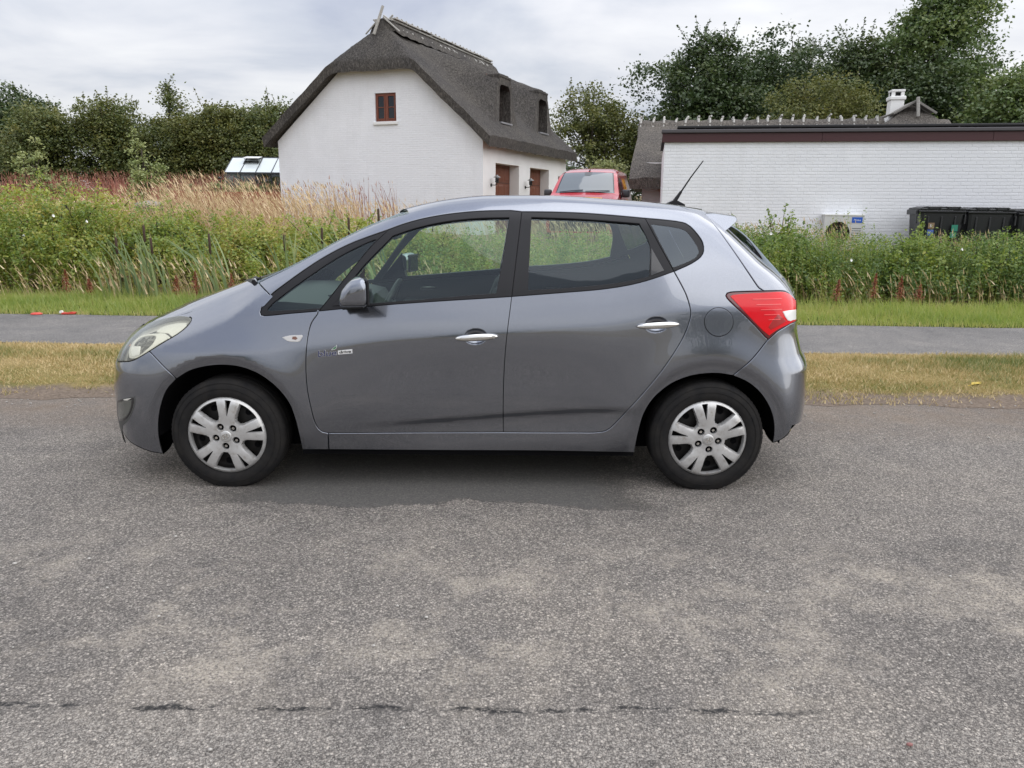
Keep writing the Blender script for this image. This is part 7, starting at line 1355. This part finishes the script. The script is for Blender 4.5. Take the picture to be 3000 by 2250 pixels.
def seat(x,y,nm,back=.60,hr=True):
    o=empty(nm,(0,0,0),0,car)
    MB().bbox(x-.50,x+.04,y-.25,y+.25,.42,.58,.05).build('cushion',M_cloth,o,True)
    Mb=Matrix.Translation((x,y,.54))@Matrix.Rotation(radians(22),4,'Y'); MB().bbox(-.06,.07,-.24,.24,.0,back,.06,Mb).build('backrest',M_cloth,o,True)
    if hr: MB().bbox(-.04,.05,-.13,.13,back+.04,back+.22,.045,Mb).build('headrest',M_cloth,o,True)
for y in (-.36,.36): seat(-.01,y,'front_seat',.56)
o=empty('rear_bench',(0,0,0),0,car); MB().bbox(.55,1.05,-.62,.62,.42,.60,.05).build('cushion',M_cloth,o,True)
Mb=Matrix.Translation((1.02,0,.55))@Matrix.Rotation(radians(24),4,'Y'); MB().bbox(-.06,.08,-.62,.62,0,.55,.05,Mb).build('backrest',M_cloth,o,True)
MB().prism([(1.30,.98),(1.72,.98),(1.72,1.0),(1.30,1.02)],-.66,.66).build('parcel_shelf',M_trimd,car)
for s_ in (-1,1):
    for x0,x1 in ((-.55,.15),(.36,.92)): MB().bbox(x0,x1,min(s_*.80,s_*.70),max(s_*.80,s_*.70),.80,.86,.02).build('armrest',M_trimd,car); MB().bbox(x0+.12,x0+.24,min(s_*.79,s_*.765),max(s_*.79,s_*.765),.92,.95,.008).build('door_pull',M_chr,car)
MB().bbox(-.50,-.465,-.12,.12,1.32,1.385,.015).build('inner_mirror',M_trimd,car)

# ================================================================== smaller things
M_bin=mat('bin_black_plastic',(.013,.014,.016),.42)
M_wplastic=mat('white_coated_metal',(.74,.75,.74),.4)
def lettering(body,size,m,parent,Mx,name='lettering',shear=0.0):
    me=text_mesh(body,size,shear,0.0,.0006); w=max(v.co.x for v in me.vertices)
    for v in me.vertices: v.co=Mx@Vector((v.co.x,-v.co.z,v.co.y))
    me.materials.clear(); me.materials.append(m); return link(bpy.data.objects.new(name,me),parent)
# ---- refuse bins
def bin_(pos,yaw,label,stickers):
    o=empty('refuse_bin',pos,yaw); tag(o,label,'bin','refuse bins along the white wall')
    w,h=.39,1.06; mb=MB(); secs=[(.0,.31,.26),(.25,.33,.28),(.60,.36,.31),(.93,.385,.335),(.96,.40,.35)]
    for z,a,b in secs: mb.v+=[(-a,-b,z),(-a+.05,-b-.02,z),(a-.05,-b-.02,z),(a,-b,z),(a,b,z),(-a,b,z)]
    for k in range(len(secs)-1):
        for i in range(6): mb.f.append((k*6+i,k*6+(i+1)%6,(k+1)*6+(i+1)%6,(k+1)*6+i))
    mb.f.append(tuple(range(6))); mb.build('body',M_bin,o)
    MB().bbox(-.41,.41,-.375,.36,.945,.985,.012).build('rim',M_bin,o)
    mb=MB().bbox(-.405,.405,-.385,.37,.988,1.035,.02); l=mb.build('lid',M_bin,o)
    MB().prism([(-.37,1.036),(.36,1.036),(.33,1.062),(-.28,1.062)],-.28,.28).build('lid_crown',M_bin,l)
    for x in (-.16,.18):
        MB().bbox(x-.10,x+.10,-.41,-.385,1.035,1.058,.006).build('grip',M_bin,l)
        for s in (-1,1): MB().bbox(x+s*.10-.012,x+s*.10+.012,-.41,-.30,1.022,1.058,.006).build('grip_post',M_bin,l)
    MB().bbox(-.455,-.405,-.30,.30,.90,1.0,.015).build('hinge_bar',M_bin,o); MB().bbox(-.46,-.43,-.36,-.28,.74,.92,.012).build('bar_end',M_bin,o)
    for s in (-1,1): MB().lathe([(0,-.03),(.085,-.03),(.10,-.015),(.10,.015),(.085,.03),(0,.03)],18,Matrix.Translation((s*.33,.27,.10))@Matrix.Rotation(pi/2,4,'Y')).build('wheel',M_rub,o)
    for k in range(3): MB().bbox(-.26+k*.24,-.23+k*.24,-.365,-.345,.1,.88,.006,).build('rib',M_bin,o)
    for (x,z,a,b,m,tx) in stickers:
        yy=-.342-(.055*(z/.93))
        MB().box(x-a,x+a,yy-.02,yy-.012,z-b,z+b).build('sticker',m,o)
        if tx: lettering(tx,b*1.3,M_wplastic,o,Matrix.Translation((x-a*.5,yy-.0215,z-b*.45)))
    return o
M_st1=mat('sticker_brown',(.22,.15,.09),.5); M_st2=mat('sticker_blue',(.06,.12,.42),.5); M_st3=mat('sticker_green',(.02,.20,.13),.5)
by=radians(-10)
bin_((8.28,15.45,.51),by,'left black refuse bin, brown blue and green stickers on its front',[(-.19,.70,.055,.055,M_st1,'5'),(-.19,.57,.055,.055,M_st2,'4'),(.23,.66,.055,.06,M_st3,''),(.22,.53,.055,.055,M_st3,'3')])
bin_((9.12,15.30,.50),by,'middle black refuse bin with plain front, half behind dry grass',[])
bin_((9.97,15.12,.48),by,'right black refuse bin at the picture edge with one grey label',[(-.02,.52,.09,.03,mat('sticker_grey',(.5,.5,.5),.5),'')])
# ---- heat pump outdoor unit
ac=empty('heat_pump_unit',(6.79,16.22,.62),by); tag(ac,'white heat pump outdoor unit with round fan and blue maker label','heat pump')
AY=-.14
fan=[(-.11+.225*cos(t),.40+.225*sin(t)) for t in np.linspace(0,2*pi,37)[:-1]]
box=[(-.38,.07),(.38,.07),(.38,.76),(-.38,.76)]; v2,tr=fill2d([resample(box,.2),np.array(fan)],.25,True)
mb=MB(); mb.add([(a,AY,b) for a,b in v2],tr); mb.add([(-.38,AY,.07),(.38,AY,.07),(.38,AY,.76),(-.38,AY,.76),(-.38,.14,.07),(.38,.14,.07),(.38,.14,.76),(-.38,.14,.76)],[(1,5,6,2),(4,0,3,7),(5,4,7,6)]); mb.build('casing',mat('ac_pale_grey',(.55,.56,.55),.5),ac,fix=False)
MB().bbox(-.39,.39,AY-.012,.15,.752,.785,.008).build('top_cover',M_wplastic,ac)
MB().lathe([(.225,0),(.225,.10),(0,.10)],36,Matrix.Translation((-.11,AY,.40))@Matrix.Rotation(-pi/2,4,'X')).build('fan_well',M_iron,ac,True)
MB().lathe([(.232,-.004),(.228,-.010),(.222,-.004)],36,Matrix.Translation((-.11,AY,.40))@Matrix.Rotation(-pi/2,4,'X')).build('fan_ring',M_iron,ac,True)
for k in range(3):
    a=2*pi*k/3+.4; c=Vector((-.11,AY+.05,.40)); q=[c+Vector((r_*cos(a+t),.03*math.sin(t*2.2),r_*sin(a+t))) for r_,t in ((.05,-.3),(.20,-.25),(.215,.25),(.18,.65),(.06,.6))]; MB().add(q+[p_+Vector((0,.006,0)) for p_ in q],[(0,1,2,3,4),(9,8,7,6,5)]+[(i,(i+1)%5,(i+1)%5+5,i+5) for i in range(5)]).build('fan_blade',mat('fan_grey',(.05,.05,.05),.5),ac)
MB().lathe([(0,-.02),(.05,-.015),(.055,.02)],20,Matrix.Translation((-.11,AY+.05,.40))@Matrix.Rotation(-pi/2,4,'X')).build('fan_hub',M_iron,ac,True)
mb=MB()
for r_ in (.06,.095,.13,.165,.20): mb.tube([(-.11+r_*cos(t),AY-.006,.40+r_*sin(t)) for t in np.linspace(0,2*pi,33)],.0022,4,False)
for k in range(12): mb.tube([(-.11+.05*cos(k*pi/6),AY-.007,.40+.05*sin(k*pi/6)),(-.11+.222*cos(k*pi/6),AY-.007,.40+.222*sin(k*pi/6))],.0022,4,False)
mb.build('fan_grille',M_iron,ac)
MB().box(.145,.345,AY-.007,AY-.002,.615,.725).build('maker_label',mat('label_blue',(.015,.10,.50),.35),ac)
lettering('Midea',.058,M_wplastic,ac,Matrix.Translation((.175,AY-.0085,.650)),shear=.12)
for k in range(8): MB().box(.16,.34,AY-.004,AY-.001,.18+k*.045,.19+k*.045).build('louvre',mat('fan_grey'),ac)
for s in (-1,1): MB().box(s*.26-.03,s*.26+.03,-.16,.16,.0,.07).build('foot',M_iron,ac)
# ---- red van
M_vred=mat('van_red_paint',(.46,.024,.034),.25,0.0,1.0,.5)
van=empty('red_van',(1.60,19.55,.64),radians(-14)); tag(van,'red delivery van parked nose forward in front of the garage','van')
vzt=pch([0,.10,.35,.80,.95,1.25,1.60,1.85,2.4,3.4,4.25,4.40],[.78,.90,1.00,1.13,1.19,1.46,1.735,1.80,1.865,1.875,1.845,1.78])
vhw=pch([0,.12,.40,1.0,4.2,4.40],[.70,.82,.90,.925,.925,.88])
def vsec(s):
    zt_=float(vzt(s)); hw=float(vhw(s)); pts=[]
    for z in (.22,.35,.62,.80): pts.append((hw-(.03 if z<.3 else 0),min(z,zt_-.12)))
    for f in (.35,.62,.82,.93): 
        z=.80+(zt_-.80)*f if zt_>1.0 else zt_-.12+.12*f; pts.append((hw-.26*max(0,z-1.08)-.02*f,max(z,pts[-1][1]+.004)))
    x=pts[-1][0]; pts+=[(x-.05,zt_-.035*(zt_-.7)),(x-.14,zt_-.006),(x-.34,zt_+.006),(0,zt_+.016)]
    return pts
ss=np.concatenate([np.linspace(0,.9,16),np.linspace(.95,1.7,18),np.linspace(1.8,4.4,22)]); V=[];K=None
for s in ss:
    p_=vsec(s); full=[(x,s,z) for x,z in p_]+[(-x,s,z) for x,z in p_[::-1][1:]]; K=len(full); V+=full
F_=[(i*K+j,i*K+j+1,(i+1)*K+j+1,(i+1)*K+j) for i in range(len(ss)-1) for j in range(K-1)]+[tuple(range(K)),tuple((len(ss)-1)*K+j for j in range(K))]
mb=MB(); mb.v=V; mb.f=F_; smooth_by_angle(mb.build('body',M_vred,van),40)
def vtop(x,s,off=.004):
    zt_=float(vzt(s)); sl=(float(vzt(s+.01))-float(vzt(s-.01)))/.02; n=Vector((0,-sl,1)).normalized(); return Vector((x,s,zt_+.014-.03*(abs(x)/.75)**2.5))+n*off
def vpatch(name,m,s0,s1,hw0,hw1,off,nx=12,ny=8,parent=van):
    mb=MB()
    for j in range(ny+1):
        s=s0+(s1-s0)*j/ny; hw=hw0+(hw1-hw0)*j/ny
        for i in range(nx+1): mb.v.append(tuple(vtop(-hw+2*hw*i/nx,s,off)))
    mb.f=[(j*(nx+1)+i,j*(nx+1)+i+1,(j+1)*(nx+1)+i+1,(j+1)*(nx+1)+i) for j in range(ny) for i in range(nx)]; return mb.build(name,m,parent,True,False)
M_vglass=mat('van_windscreen',(.10,.12,.13),.04,0.0,1.0,.8)
vpatch('screen_surround',M_gloss,.965,1.585,.775,.655,.006); ws=vpatch('windscreen',M_vglass,.985,1.565,.745,.625,.012)
mb=MB(); mb.add([vtop(x,s,.016) for x,s in ((-.10,1.575),(.10,1.575),(.085,1.47),(.05,1.44),(-.05,1.44),(-.085,1.47))],[(0,1,2,3,4,5)]); mb.build('sensor_patch',mat('sensor_grey',(.09,.095,.10),.4),ws)
for x0,x1 in ((-.66,-.05),(.02,.64)): MB().tube([vtop(x0,.985,.03),vtop((x0+x1)/2,1.0,.035),vtop(x1,1.03,.03)],.010,5).build('wiper',M_blk,van)
MB().tube([(0,1.66,1.775),(.02,1.70,1.81)],.018,6).build('aerial_foot',M_blk,van); MB().tube([(.01,1.68,1.79),(.07,1.86,2.02)],[.006,.003],5).build('aerial',M_blk,van)
def vside(s,z,off): 
    p_=vsec(s); zs=[q[1] for q in p_]; xs_=[q[0] for q in p_]; x=float(np.interp(z,zs[:9],xs_[:9])); return Vector((x+off,s,z))
def vsidepoly(name,m,poly,off,parent=van,both=True):
    for sg in ((1,-1) if both else (1,)):
        v2,tr=fill2d([resample(poly,.06)],.08); mb=MB(); mb.add([Vector((sg*vside(a,b,off).x,a,b)) for a,b in v2],tr); mb.build(name,m,parent,True,False)
vsidepoly('side_window',M_gloss,[(1.22,1.13),(2.12,1.16),(2.12,1.60),(1.72,1.62)],.006)
vsidepoly('door_gap',M_dark,[(2.20,.45),(2.215,.45),(2.215,1.74),(2.20,1.74)],.004)
vsidepoly('rub_strip',M_blk,[(.9,.60),(4.2,.60),(4.2,.70),(.9,.70)],.012)
M_yel=mat('van_yellow_print',(.75,.36,.02),.45)
for (a,b,z0,z1) in ((2.46,2.54,1.28,1.62),(2.54,2.70,1.50,1.58),(2.60,2.68,1.28,1.50),(2.76,2.84,1.30,1.62),(2.84,2.98,1.42,1.50),(2.94,3.02,1.30,1.62),(3.08,3.28,1.34,1.42),(3.10,3.17,1.42,1.60),(2.50,3.30,1.14,1.22),(2.60,3.20,1.00,1.06)): vsidepoly('yellow_print',M_yel,[(a,z0),(b,z0),(b+.03,z1),(a+.03,z1)],.004)
mb=MB(); mb.add([vtop(x,s,.005) for x,s in ((.05,.52),(.52,.50),(.50,.62),(.07,.64))],[(0,1,2,3)]); mb.build('yellow_print',M_yel,van)
for sg in (-1,1):
    m_=empty('door_mirror',(0,0,0),0,van); MB().bbox(sg*.925 if sg>0 else -1.13,1.13 if sg>0 else -.925,1.20,1.34,1.10,1.30,.045).build('shell',mat('van_mirror_grey',(.035,.036,.04),.4),m_,True); MB().box(sg*.86-.05,sg*.86+.07,1.26,1.32,1.08,1.15).build('arm',M_blk,m_)
    for s in (.82,3.62):
        wv=empty('wheel',(sg*.82,s,.31),0,van); MB().lathe([(.0,-.09),(.20,-.09),(.21,-.10),(.29,-.10),(.315,-.07),(.315,.07),(.29,.10)],28,Matrix.Rotation(pi/2*(-1 if sg<0 else 1)*-1,4,'Y')).build('tyre',M_rub,wv,True); MB().lathe([(0,-.095),(.14,-.10),(.195,-.09)],20,Matrix.Rotation(pi/2*(-1 if sg<0 else 1)*-1,4,'Y')).build('hubcap',M_sil,wv,True)
    MB().bbox(sg*.66-.14,sg*.66+.14,-.005,.18,.80,.93,.04).build('headlight',M_clear,van,True)
MB().bbox(-.72,.72,-.05,.10,.26,.62,.05).build('front_bumper',M_blk,van,True); MB().bbox(-.45,.45,-.02,.06,.66,.86,.03).build('grille',M_blk,van,True)
# ---- greenhouse
gh=empty('greenhouse',(-7.95,31.0,.80)); tag(gh,'small greenhouse with pale glass roof and an open roof vent','greenhouse')
M_alu=mat('dark_aluminium',(.045,.05,.055),.45,.4); M_ghg=mat('greenhouse_roof_glass',(.60,.65,.66),.10,0.0,.6); M_ghs=glassmat('greenhouse_wall_glass',(.80,.86,.83),.05)
GE,GR,GL,GD=1.80,2.40,2.95,1.05           # eave, ridge, half length, half depth
mb=MB(); 
for y in (-GD,GD): mb.bbox(-GL,GL,y-.03,y+.03,GE-.04,GE+.04,.008); mb.bbox(-GL,GL,y-.03,y+.03,-.3,.05,.008)
mb.bbox(-GL,GL,-.035,.035,GR-.04,GR+.05,.008)
mb.build('frame_rails',M_alu,gh)
npan=10
for k in range(npan+1):
    x=-GL+2*GL*k/npan
    for sy in (-1,1):
        MB().tube([(x,sy*GD,-.2),(x,sy*GD,GE)],.022,4).build('post',M_alu,gh); MB().tube([(x,sy*GD,GE+.03),(x,0,GR+.03)],.020,4).build('rafter',M_alu,gh)
    if k<npan:
        x1=x+2*GL/npan
        for sy in (-1,1):
            MB().add([(x+.015,sy*GD,GE+.02),(x1-.015,sy*GD,GE+.02),(x1-.015,sy*.03,GR+.015),(x+.015,sy*.03,GR+.015)],[(0,1,2,3)]).build('roof_pane',M_ghg,gh)
            MB().add([(x+.015,sy*GD,.05),(x1-.015,sy*GD,.05),(x1-.015,sy*GD,GE-.04),(x+.015,sy*GD,GE-.04)],[(0,1,2,3)]).build('wall_pane',M_ghs,gh)
for sx in (-1,1): MB().add([(sx*GL,-GD,0),(sx*GL,GD,0),(sx*GL,GD,GE),(sx*GL,0,GR),(sx*GL,-GD,GE)],[(0,1,2,3,4)]).build('end_pane',M_ghs,gh)
vx=-GL+2*GL*1.45/npan; vt=empty('roof_vent',(0,0,0),0,gh)
MB().bbox(-.30,.30,-.50,0,-.015,.015,.006,Matrix.Translation((vx,-.02,GR+.05))@Matrix.Rotation(radians(8),4,'X')).build('vent_pane',mat('vent_white',(.80,.81,.80),.3),vt)
mb=MB()
for s in (-1,1): mb.tube([(vx+s*.31,-.04,GR+.02),(vx+s*.31,-.46,GR-.24)],.018,4); mb.tube([(vx+s*.22,-.42,GR-.22),(vx+s*.26,-.46,GR+.0)],.010,4)
mb.tube([(vx-.31,-.46,GR-.24),(vx+.31,-.46,GR-.24)],.018,4); mb.build('vent_frame',M_alu,vt); MB().box(vx-.28,vx+.28,-.44,-.06,GR-.16,GR-.13).build('vent_opening',M_dark,vt)
tree('greenhouse_tomatoes','leafy tomato plants inside the greenhouse','plants',(-9.6,31,1.0),[(k*.75-1.2,0,.9,.42,.6,.75) for k in range(6)],2600,.12,'fresh',151,None,.02,.22,.45)
# ---- rusty raised bed with vegetables
bedm=mat('rusted_steel',(.26,.070,.032),.75)
def _bd(m):
    v=texco(m,'Object'); n=noise(m,v,6,5,.65); LK(m,ramp(m,n,[(.3,(.17,.042,.020)),(.7,(.34,.095,.045))]),BS(m).inputs['Base Color'])
_bd(bedm)
bed=empty('raised_bed',(-8.9,28.0,.72)); tag(bed,'long rust red raised garden bed left of the thatched house','garden bed')
for k in range(4): MB().bbox(-3.2+k*1.6+.004,-1.6+k*1.6-.004,-.62,-.57,0,1.16,.006).build('side_plate',bedm,bed); MB().bbox(-3.2+k*1.6+.004,-1.6+k*1.6-.004,.57,.62,0,1.16,.006).build('side_plate',bedm,bed)
for s in (-1,1): MB().bbox(s*3.2-.03,s*3.2+.03,-.57,.57,0,1.16,.006).build('end_plate',bedm,bed)
MB().box(-3.17,3.17,-.57,.57,.95,1.08).build('soil',M_soil,bed)
for i,(x,kd,nm,lb) in enumerate(((-10.9,'fresh','parsley_plants','feathery green herbs at the left of the raised bed'),(-9.6,'pale','lettuce_plants','light green leafy plants in the middle of the raised bed'),(-8.1,'fresh','potato_plants','dark bushy vegetable plants in the raised bed by the house wall'))): tree(nm,lb,'plants',(x,28,1.80),[(0,0,.12,.75,.4,.22),(.4,0,.16,.35,.3,.22),(-.4,0,.14,.35,.3,.20)],1100,.085,kd,160+i,None,.01,.16,.35 if i!=2 else .6)
pst=empty('garden_lamp_post',(-9.75,26.4,.66)); tag(pst,'thin dark garden lamp post with small hood before the raised bed','lamp post'); MB().tube([(0,0,0),(0,0,1.62)],.014,6).build('post',M_iron,pst); MB().lathe([(.0,1.70),(.05,1.69),(.07,1.64),(.02,1.62)],12).build('hood',M_iron,pst,True)
rk=empty('field_stone',(-7.85,17.0,.42)); tag(rk,'grey boulder half hidden in the dry grass left of the house','stone')
bm=bmesh.new(); bmesh.ops.create_icosphere(bm,subdivisions=3,radius=.26)
for v in bm.verts: v.co*=1+.16*math.sin(v.co.x*9+1)*math.sin(v.co.y*8)+.08*math.sin(v.co.z*17); v.co.z=v.co.z*.55+1.0
me=bpy.data.meshes.new('boulder'); bm.to_mesh(me); bm.free(); me.materials.append(mat('grey_stone',(.26,.25,.24),.9)); link(bpy.data.objects.new('boulder',me),rk)
# ---- cattails in the ditch
M_reed=leafmat('cattail_leaves',[(0,(.42,.46,.20)),(.4,(.24,.32,.12)),(1,(.13,.20,.08))],.35); M_spk=mat('cattail_spike_brown',(.060,.036,.024),.9)
def cattail(x,y,zs,ze,label,group,nl,seed,lean=-.30):
    r=np.random.default_rng(seed); o=empty('cattail',(x,y,0)); tag(o,label,'cattail',group); g=gzf(y); sx=r.uniform(-.06,.02)
    MB().tube([(0,0,g),(sx*.5,0,zs*.6),(sx,0,zs)],[.010,.008,.006],6).build('stem',mat('cattail_stem',(.10,.13,.05),.7),o); MB().tube([(sx,0,zs),(sx*1.02,0,zs+.012),(sx*1.15,0,ze-.015),(sx*1.18,0,ze)],[.010,.019,.019,.008],9).build('spike',M_spk,o,True); MB().tube([(sx*1.18,0,ze),(sx*1.3,0,ze+.11)],[.004,.002],4).build('tip',mat('straw_tip',(.35,.26,.12),.8),o)
    n=int(nl*1.1); P=np.stack([r.normal(0,.13,n),r.normal(0,.12,n),np.full(n,g)],-1); h=r.uniform(.70,1.12,n)*(ze-g)*1.06; V,Fq,tt=blades(P,h,r.uniform(.030,.048,n),np.stack([r.normal(lean,.20,n),r.normal(0,.10,n)],-1),np.clip(r.normal(.5,.25,n),0,1),6,1.2,az=r.normal(0,.5,n)); npmesh('leaf_blades',V,Fq,M_reed,o,uvcol=tt)
ga='cattails in the ditch left of the car bonnet'; gb_='cattails rising behind the windscreen of the car'
CT=[(-6.16,.73,.99,'leftmost cattail of the clump left of the car bonnet',ga,13),(-5.74,.92,1.18,'tallest cattail of the left clump, second from the left',ga,12),(-5.59,.74,.99,'cattail close beside the tallest one in the left clump',ga,10),(-4.72,.74,1.06,'cattail standing alone with long arching leaves, right of the left clump',ga,16),
    (-3.57,.79,1.05,'leftmost cattail behind the car windscreen',gb_,10),(-3.01,.91,1.16,'second cattail behind the car windscreen, leaning left',gb_,9),(-2.58,1.05,1.32,'third cattail behind the car windscreen, straight dark spike',gb_,8),(-2.06,1.20,1.46,'tallest cattail, just above the front of the car roof',gb_,9)]
for i,(x,a,b,lb,g_,nl) in enumerate(CT): cattail(x,12.12 if i<4 else 12.25,a,b,lb,g_,nl,200+i)
# ---- dock stalks, bindweed flowers, litter, fallen leaf
M_dock=leafmat('dock_seed_red',[(0,(.16,.040,.018)),(.6,(.30,.085,.035)),(1,(.40,.16,.07))],.15)
def dock(x,y,h,label,group,seed):
    r=np.random.default_rng(seed); o=empty('dock_plant',(x,y,0)); tag(o,label,'dock plant',group); MB().tube([(0,0,0),(.01,0,h)],[.007,.003],5).build('stalk',mat('dock_stalk',(.16,.06,.03),.8),o)
    m=420; u=r.beta(1.3,1.1,m); k=r.integers(0,5,m); a=k*1.257+r.normal(0,.25,m); sp=(.085*(1.08-u))*r.uniform(0,1,m); C=np.stack([sp*np.cos(a)+.01*u,sp*np.sin(a),h*(.22+.78*u)+sp*.8],-1); V,Fq,tt=leaves(C,r.uniform(.014,.028,m),.6,np.clip(r.normal(.5,.2,m),0,1),1.3); npmesh('seed_head',V,Fq,M_dock,o,uvcol=tt)['kind']='stuff'
gd_='rust red dock plants at the foot of the right bank'
for i,(x,h,lb) in enumerate(((4.99,.46,'leftmost small dock plant at the foot of the right bank'),(5.55,.56,'tallest rust red dock plant at the foot of the right bank'),(5.95,.52,'slender rust red dock plant right of the tallest one'),(6.25,.40,'rightmost faded dock plant at the foot of the right bank'))): dock(x,11.85,h,lb,gd_,300+i)
for i,(x,h) in enumerate(((-6.9,.50),(-6.55,.36),(-5.2,.42),(-4.9,.50),(-4.35,.46))): dock(x,11.9,h,['leftmost tall dock plant in the dry grass left of the cattails','short dock plant just right of the leftmost tall one','dock plant right below the left cattail clump','tall dock plant below the lone arching cattail','rightmost dock plant nearest the car bonnet'][i],"dock plants below the cattails",310+i)
M_pet=mat('bindweed_white',(.82,.82,.80),.6)
for i,(x,y,z) in enumerate(((4.02,12.35,1.12),(5.18,12.05,.74),(6.85,12.05,.92),(8.6,12.1,1.02),(-7.1,12.2,1.30),(-6.6,12.2,1.22),(-3.2,12.4,1.05),(-7.6,12.2,1.0))):
    fl=empty('bindweed_flower',(x,y-.10,z),.3*i); tag(fl,['bindweed flower nearest the rear window of the car','bindweed flower low on the right bank above the tallest dock plant','bindweed flower on the right bank between heat pump and bins','bindweed flower on the right bank below the bins','highest bindweed flower on the left bank','bindweed flower left of the tallest left cattail','bindweed flower on the bank just above the bonnet','lowest and leftmost bindweed flower on the left bank'][i],'flower','white bindweed flowers '+('on the right bank' if x>0 else 'on the left bank'))
    MB().lathe([(.003,0),(.006,.014),(.014,.024),(.022,.028)],10,Matrix.Rotation(radians(70),4,'X')).build('petal_cup',M_pet,fl,True); MB().tube([(0,.0,-.12),(0,.02,0)],.003,4).build('stalk',mat('cattail_stem'),fl)
M_lit=mat('litter_red',(.55,.055,.035),.45); M_litw=mat('litter_white',(.75,.75,.72),.6)
lt=empty('crushed_cup',(-6.52,10.46,.02)); lt.scale=(.7,.7,.7); tag(lt,'flattened red cup lying on the path edge, the left piece','litter'); MB().lathe([(0,.03),(.06,.028),(.085,.012),(.09,0)],20,Matrix.Scale(1.25,4,(1,0,0))).build('cup_body',M_lit,lt,True)
lt=empty('red_litter_box',(-6.12,10.50,.02),.2); lt.scale=(.7,.7,.7); tag(lt,'crushed red carton with a white scrap on the path edge','litter'); MB().prism([(-.10,0),(.15,0),(.16,.03),(.08,.04),(-.01,.025),(-.08,.035)],-.05,.05).build('carton',M_lit,lt); MB().prism([(-.13,.02),(-.07,.03),(-.08,.07),(-.12,.065)],-.05,.03).build('scrap',M_litw,lt)
lf=empty('fallen_leaf',(4.05,6.55,.035),.6); tag(lf,'yellow fallen leaf on the verge right of the car','leaf'); MB().add([(-.07,0,.01),(-.02,.03,.02),(.05,.025,.015),(.09,0,.02),(.04,-.03,.01),(-.03,-.03,.02)],[(0,1,2,3,4,5)]).build('blade',mat('leaf_yellow',(.50,.36,.04),.6),lf); MB().tube([(-.07,0,.01),(-.12,.01,.005)],.003,4).build('stalk',mat('leaf_yellow'),lf)
# loose stones on the road
rs=np.random.default_rng(77); M_peb=mat('pale_pebble',(.42,.40,.37),.85)
Vs=[];Fs=[];b0=0; ico=bmesh.new(); bmesh.ops.create_icosphere(ico,subdivisions=1,radius=1.0); iv=np.array([tuple(v.co) for v in ico.verts]); 
ico.verts.index_update(); ifc=np.array([[v.index for v in f.verts] for f in ico.faces]); ico.free()
for k in range(420):
    x=rs.uniform(-4.5,4.5); y=rs.choice([rs.uniform(1.7,3.6),rs.uniform(5.0,5.95),rs.uniform(5.55,6.05)]); s=rs.uniform(.003,.008)*(1 if rs.uniform()>.04 else 1.25)
    v=iv*rs.uniform(.6,1.2,(len(iv),3))*s*[1.2,1,.7]+[x,y,.006+s*.4]; Vs.append(v); Fs.append(ifc+b0); b0+=len(iv)
o=npmesh('road_grit',np.concatenate(Vs),np.concatenate(Fs),M_peb); tag(o,'loose pale grit scattered on the road and its edge','grit',kind='stuff')
pb=empty('red_pebble',(1.17,1.95,.004)); tag(pb,'single small reddish pebble on the road near the right corner','pebble'); mesh('stone',iv*[.011,.007,.006]+[0,0,.006],ifc,mat('red_stone',(.26,.12,.11),.8),pb,True)
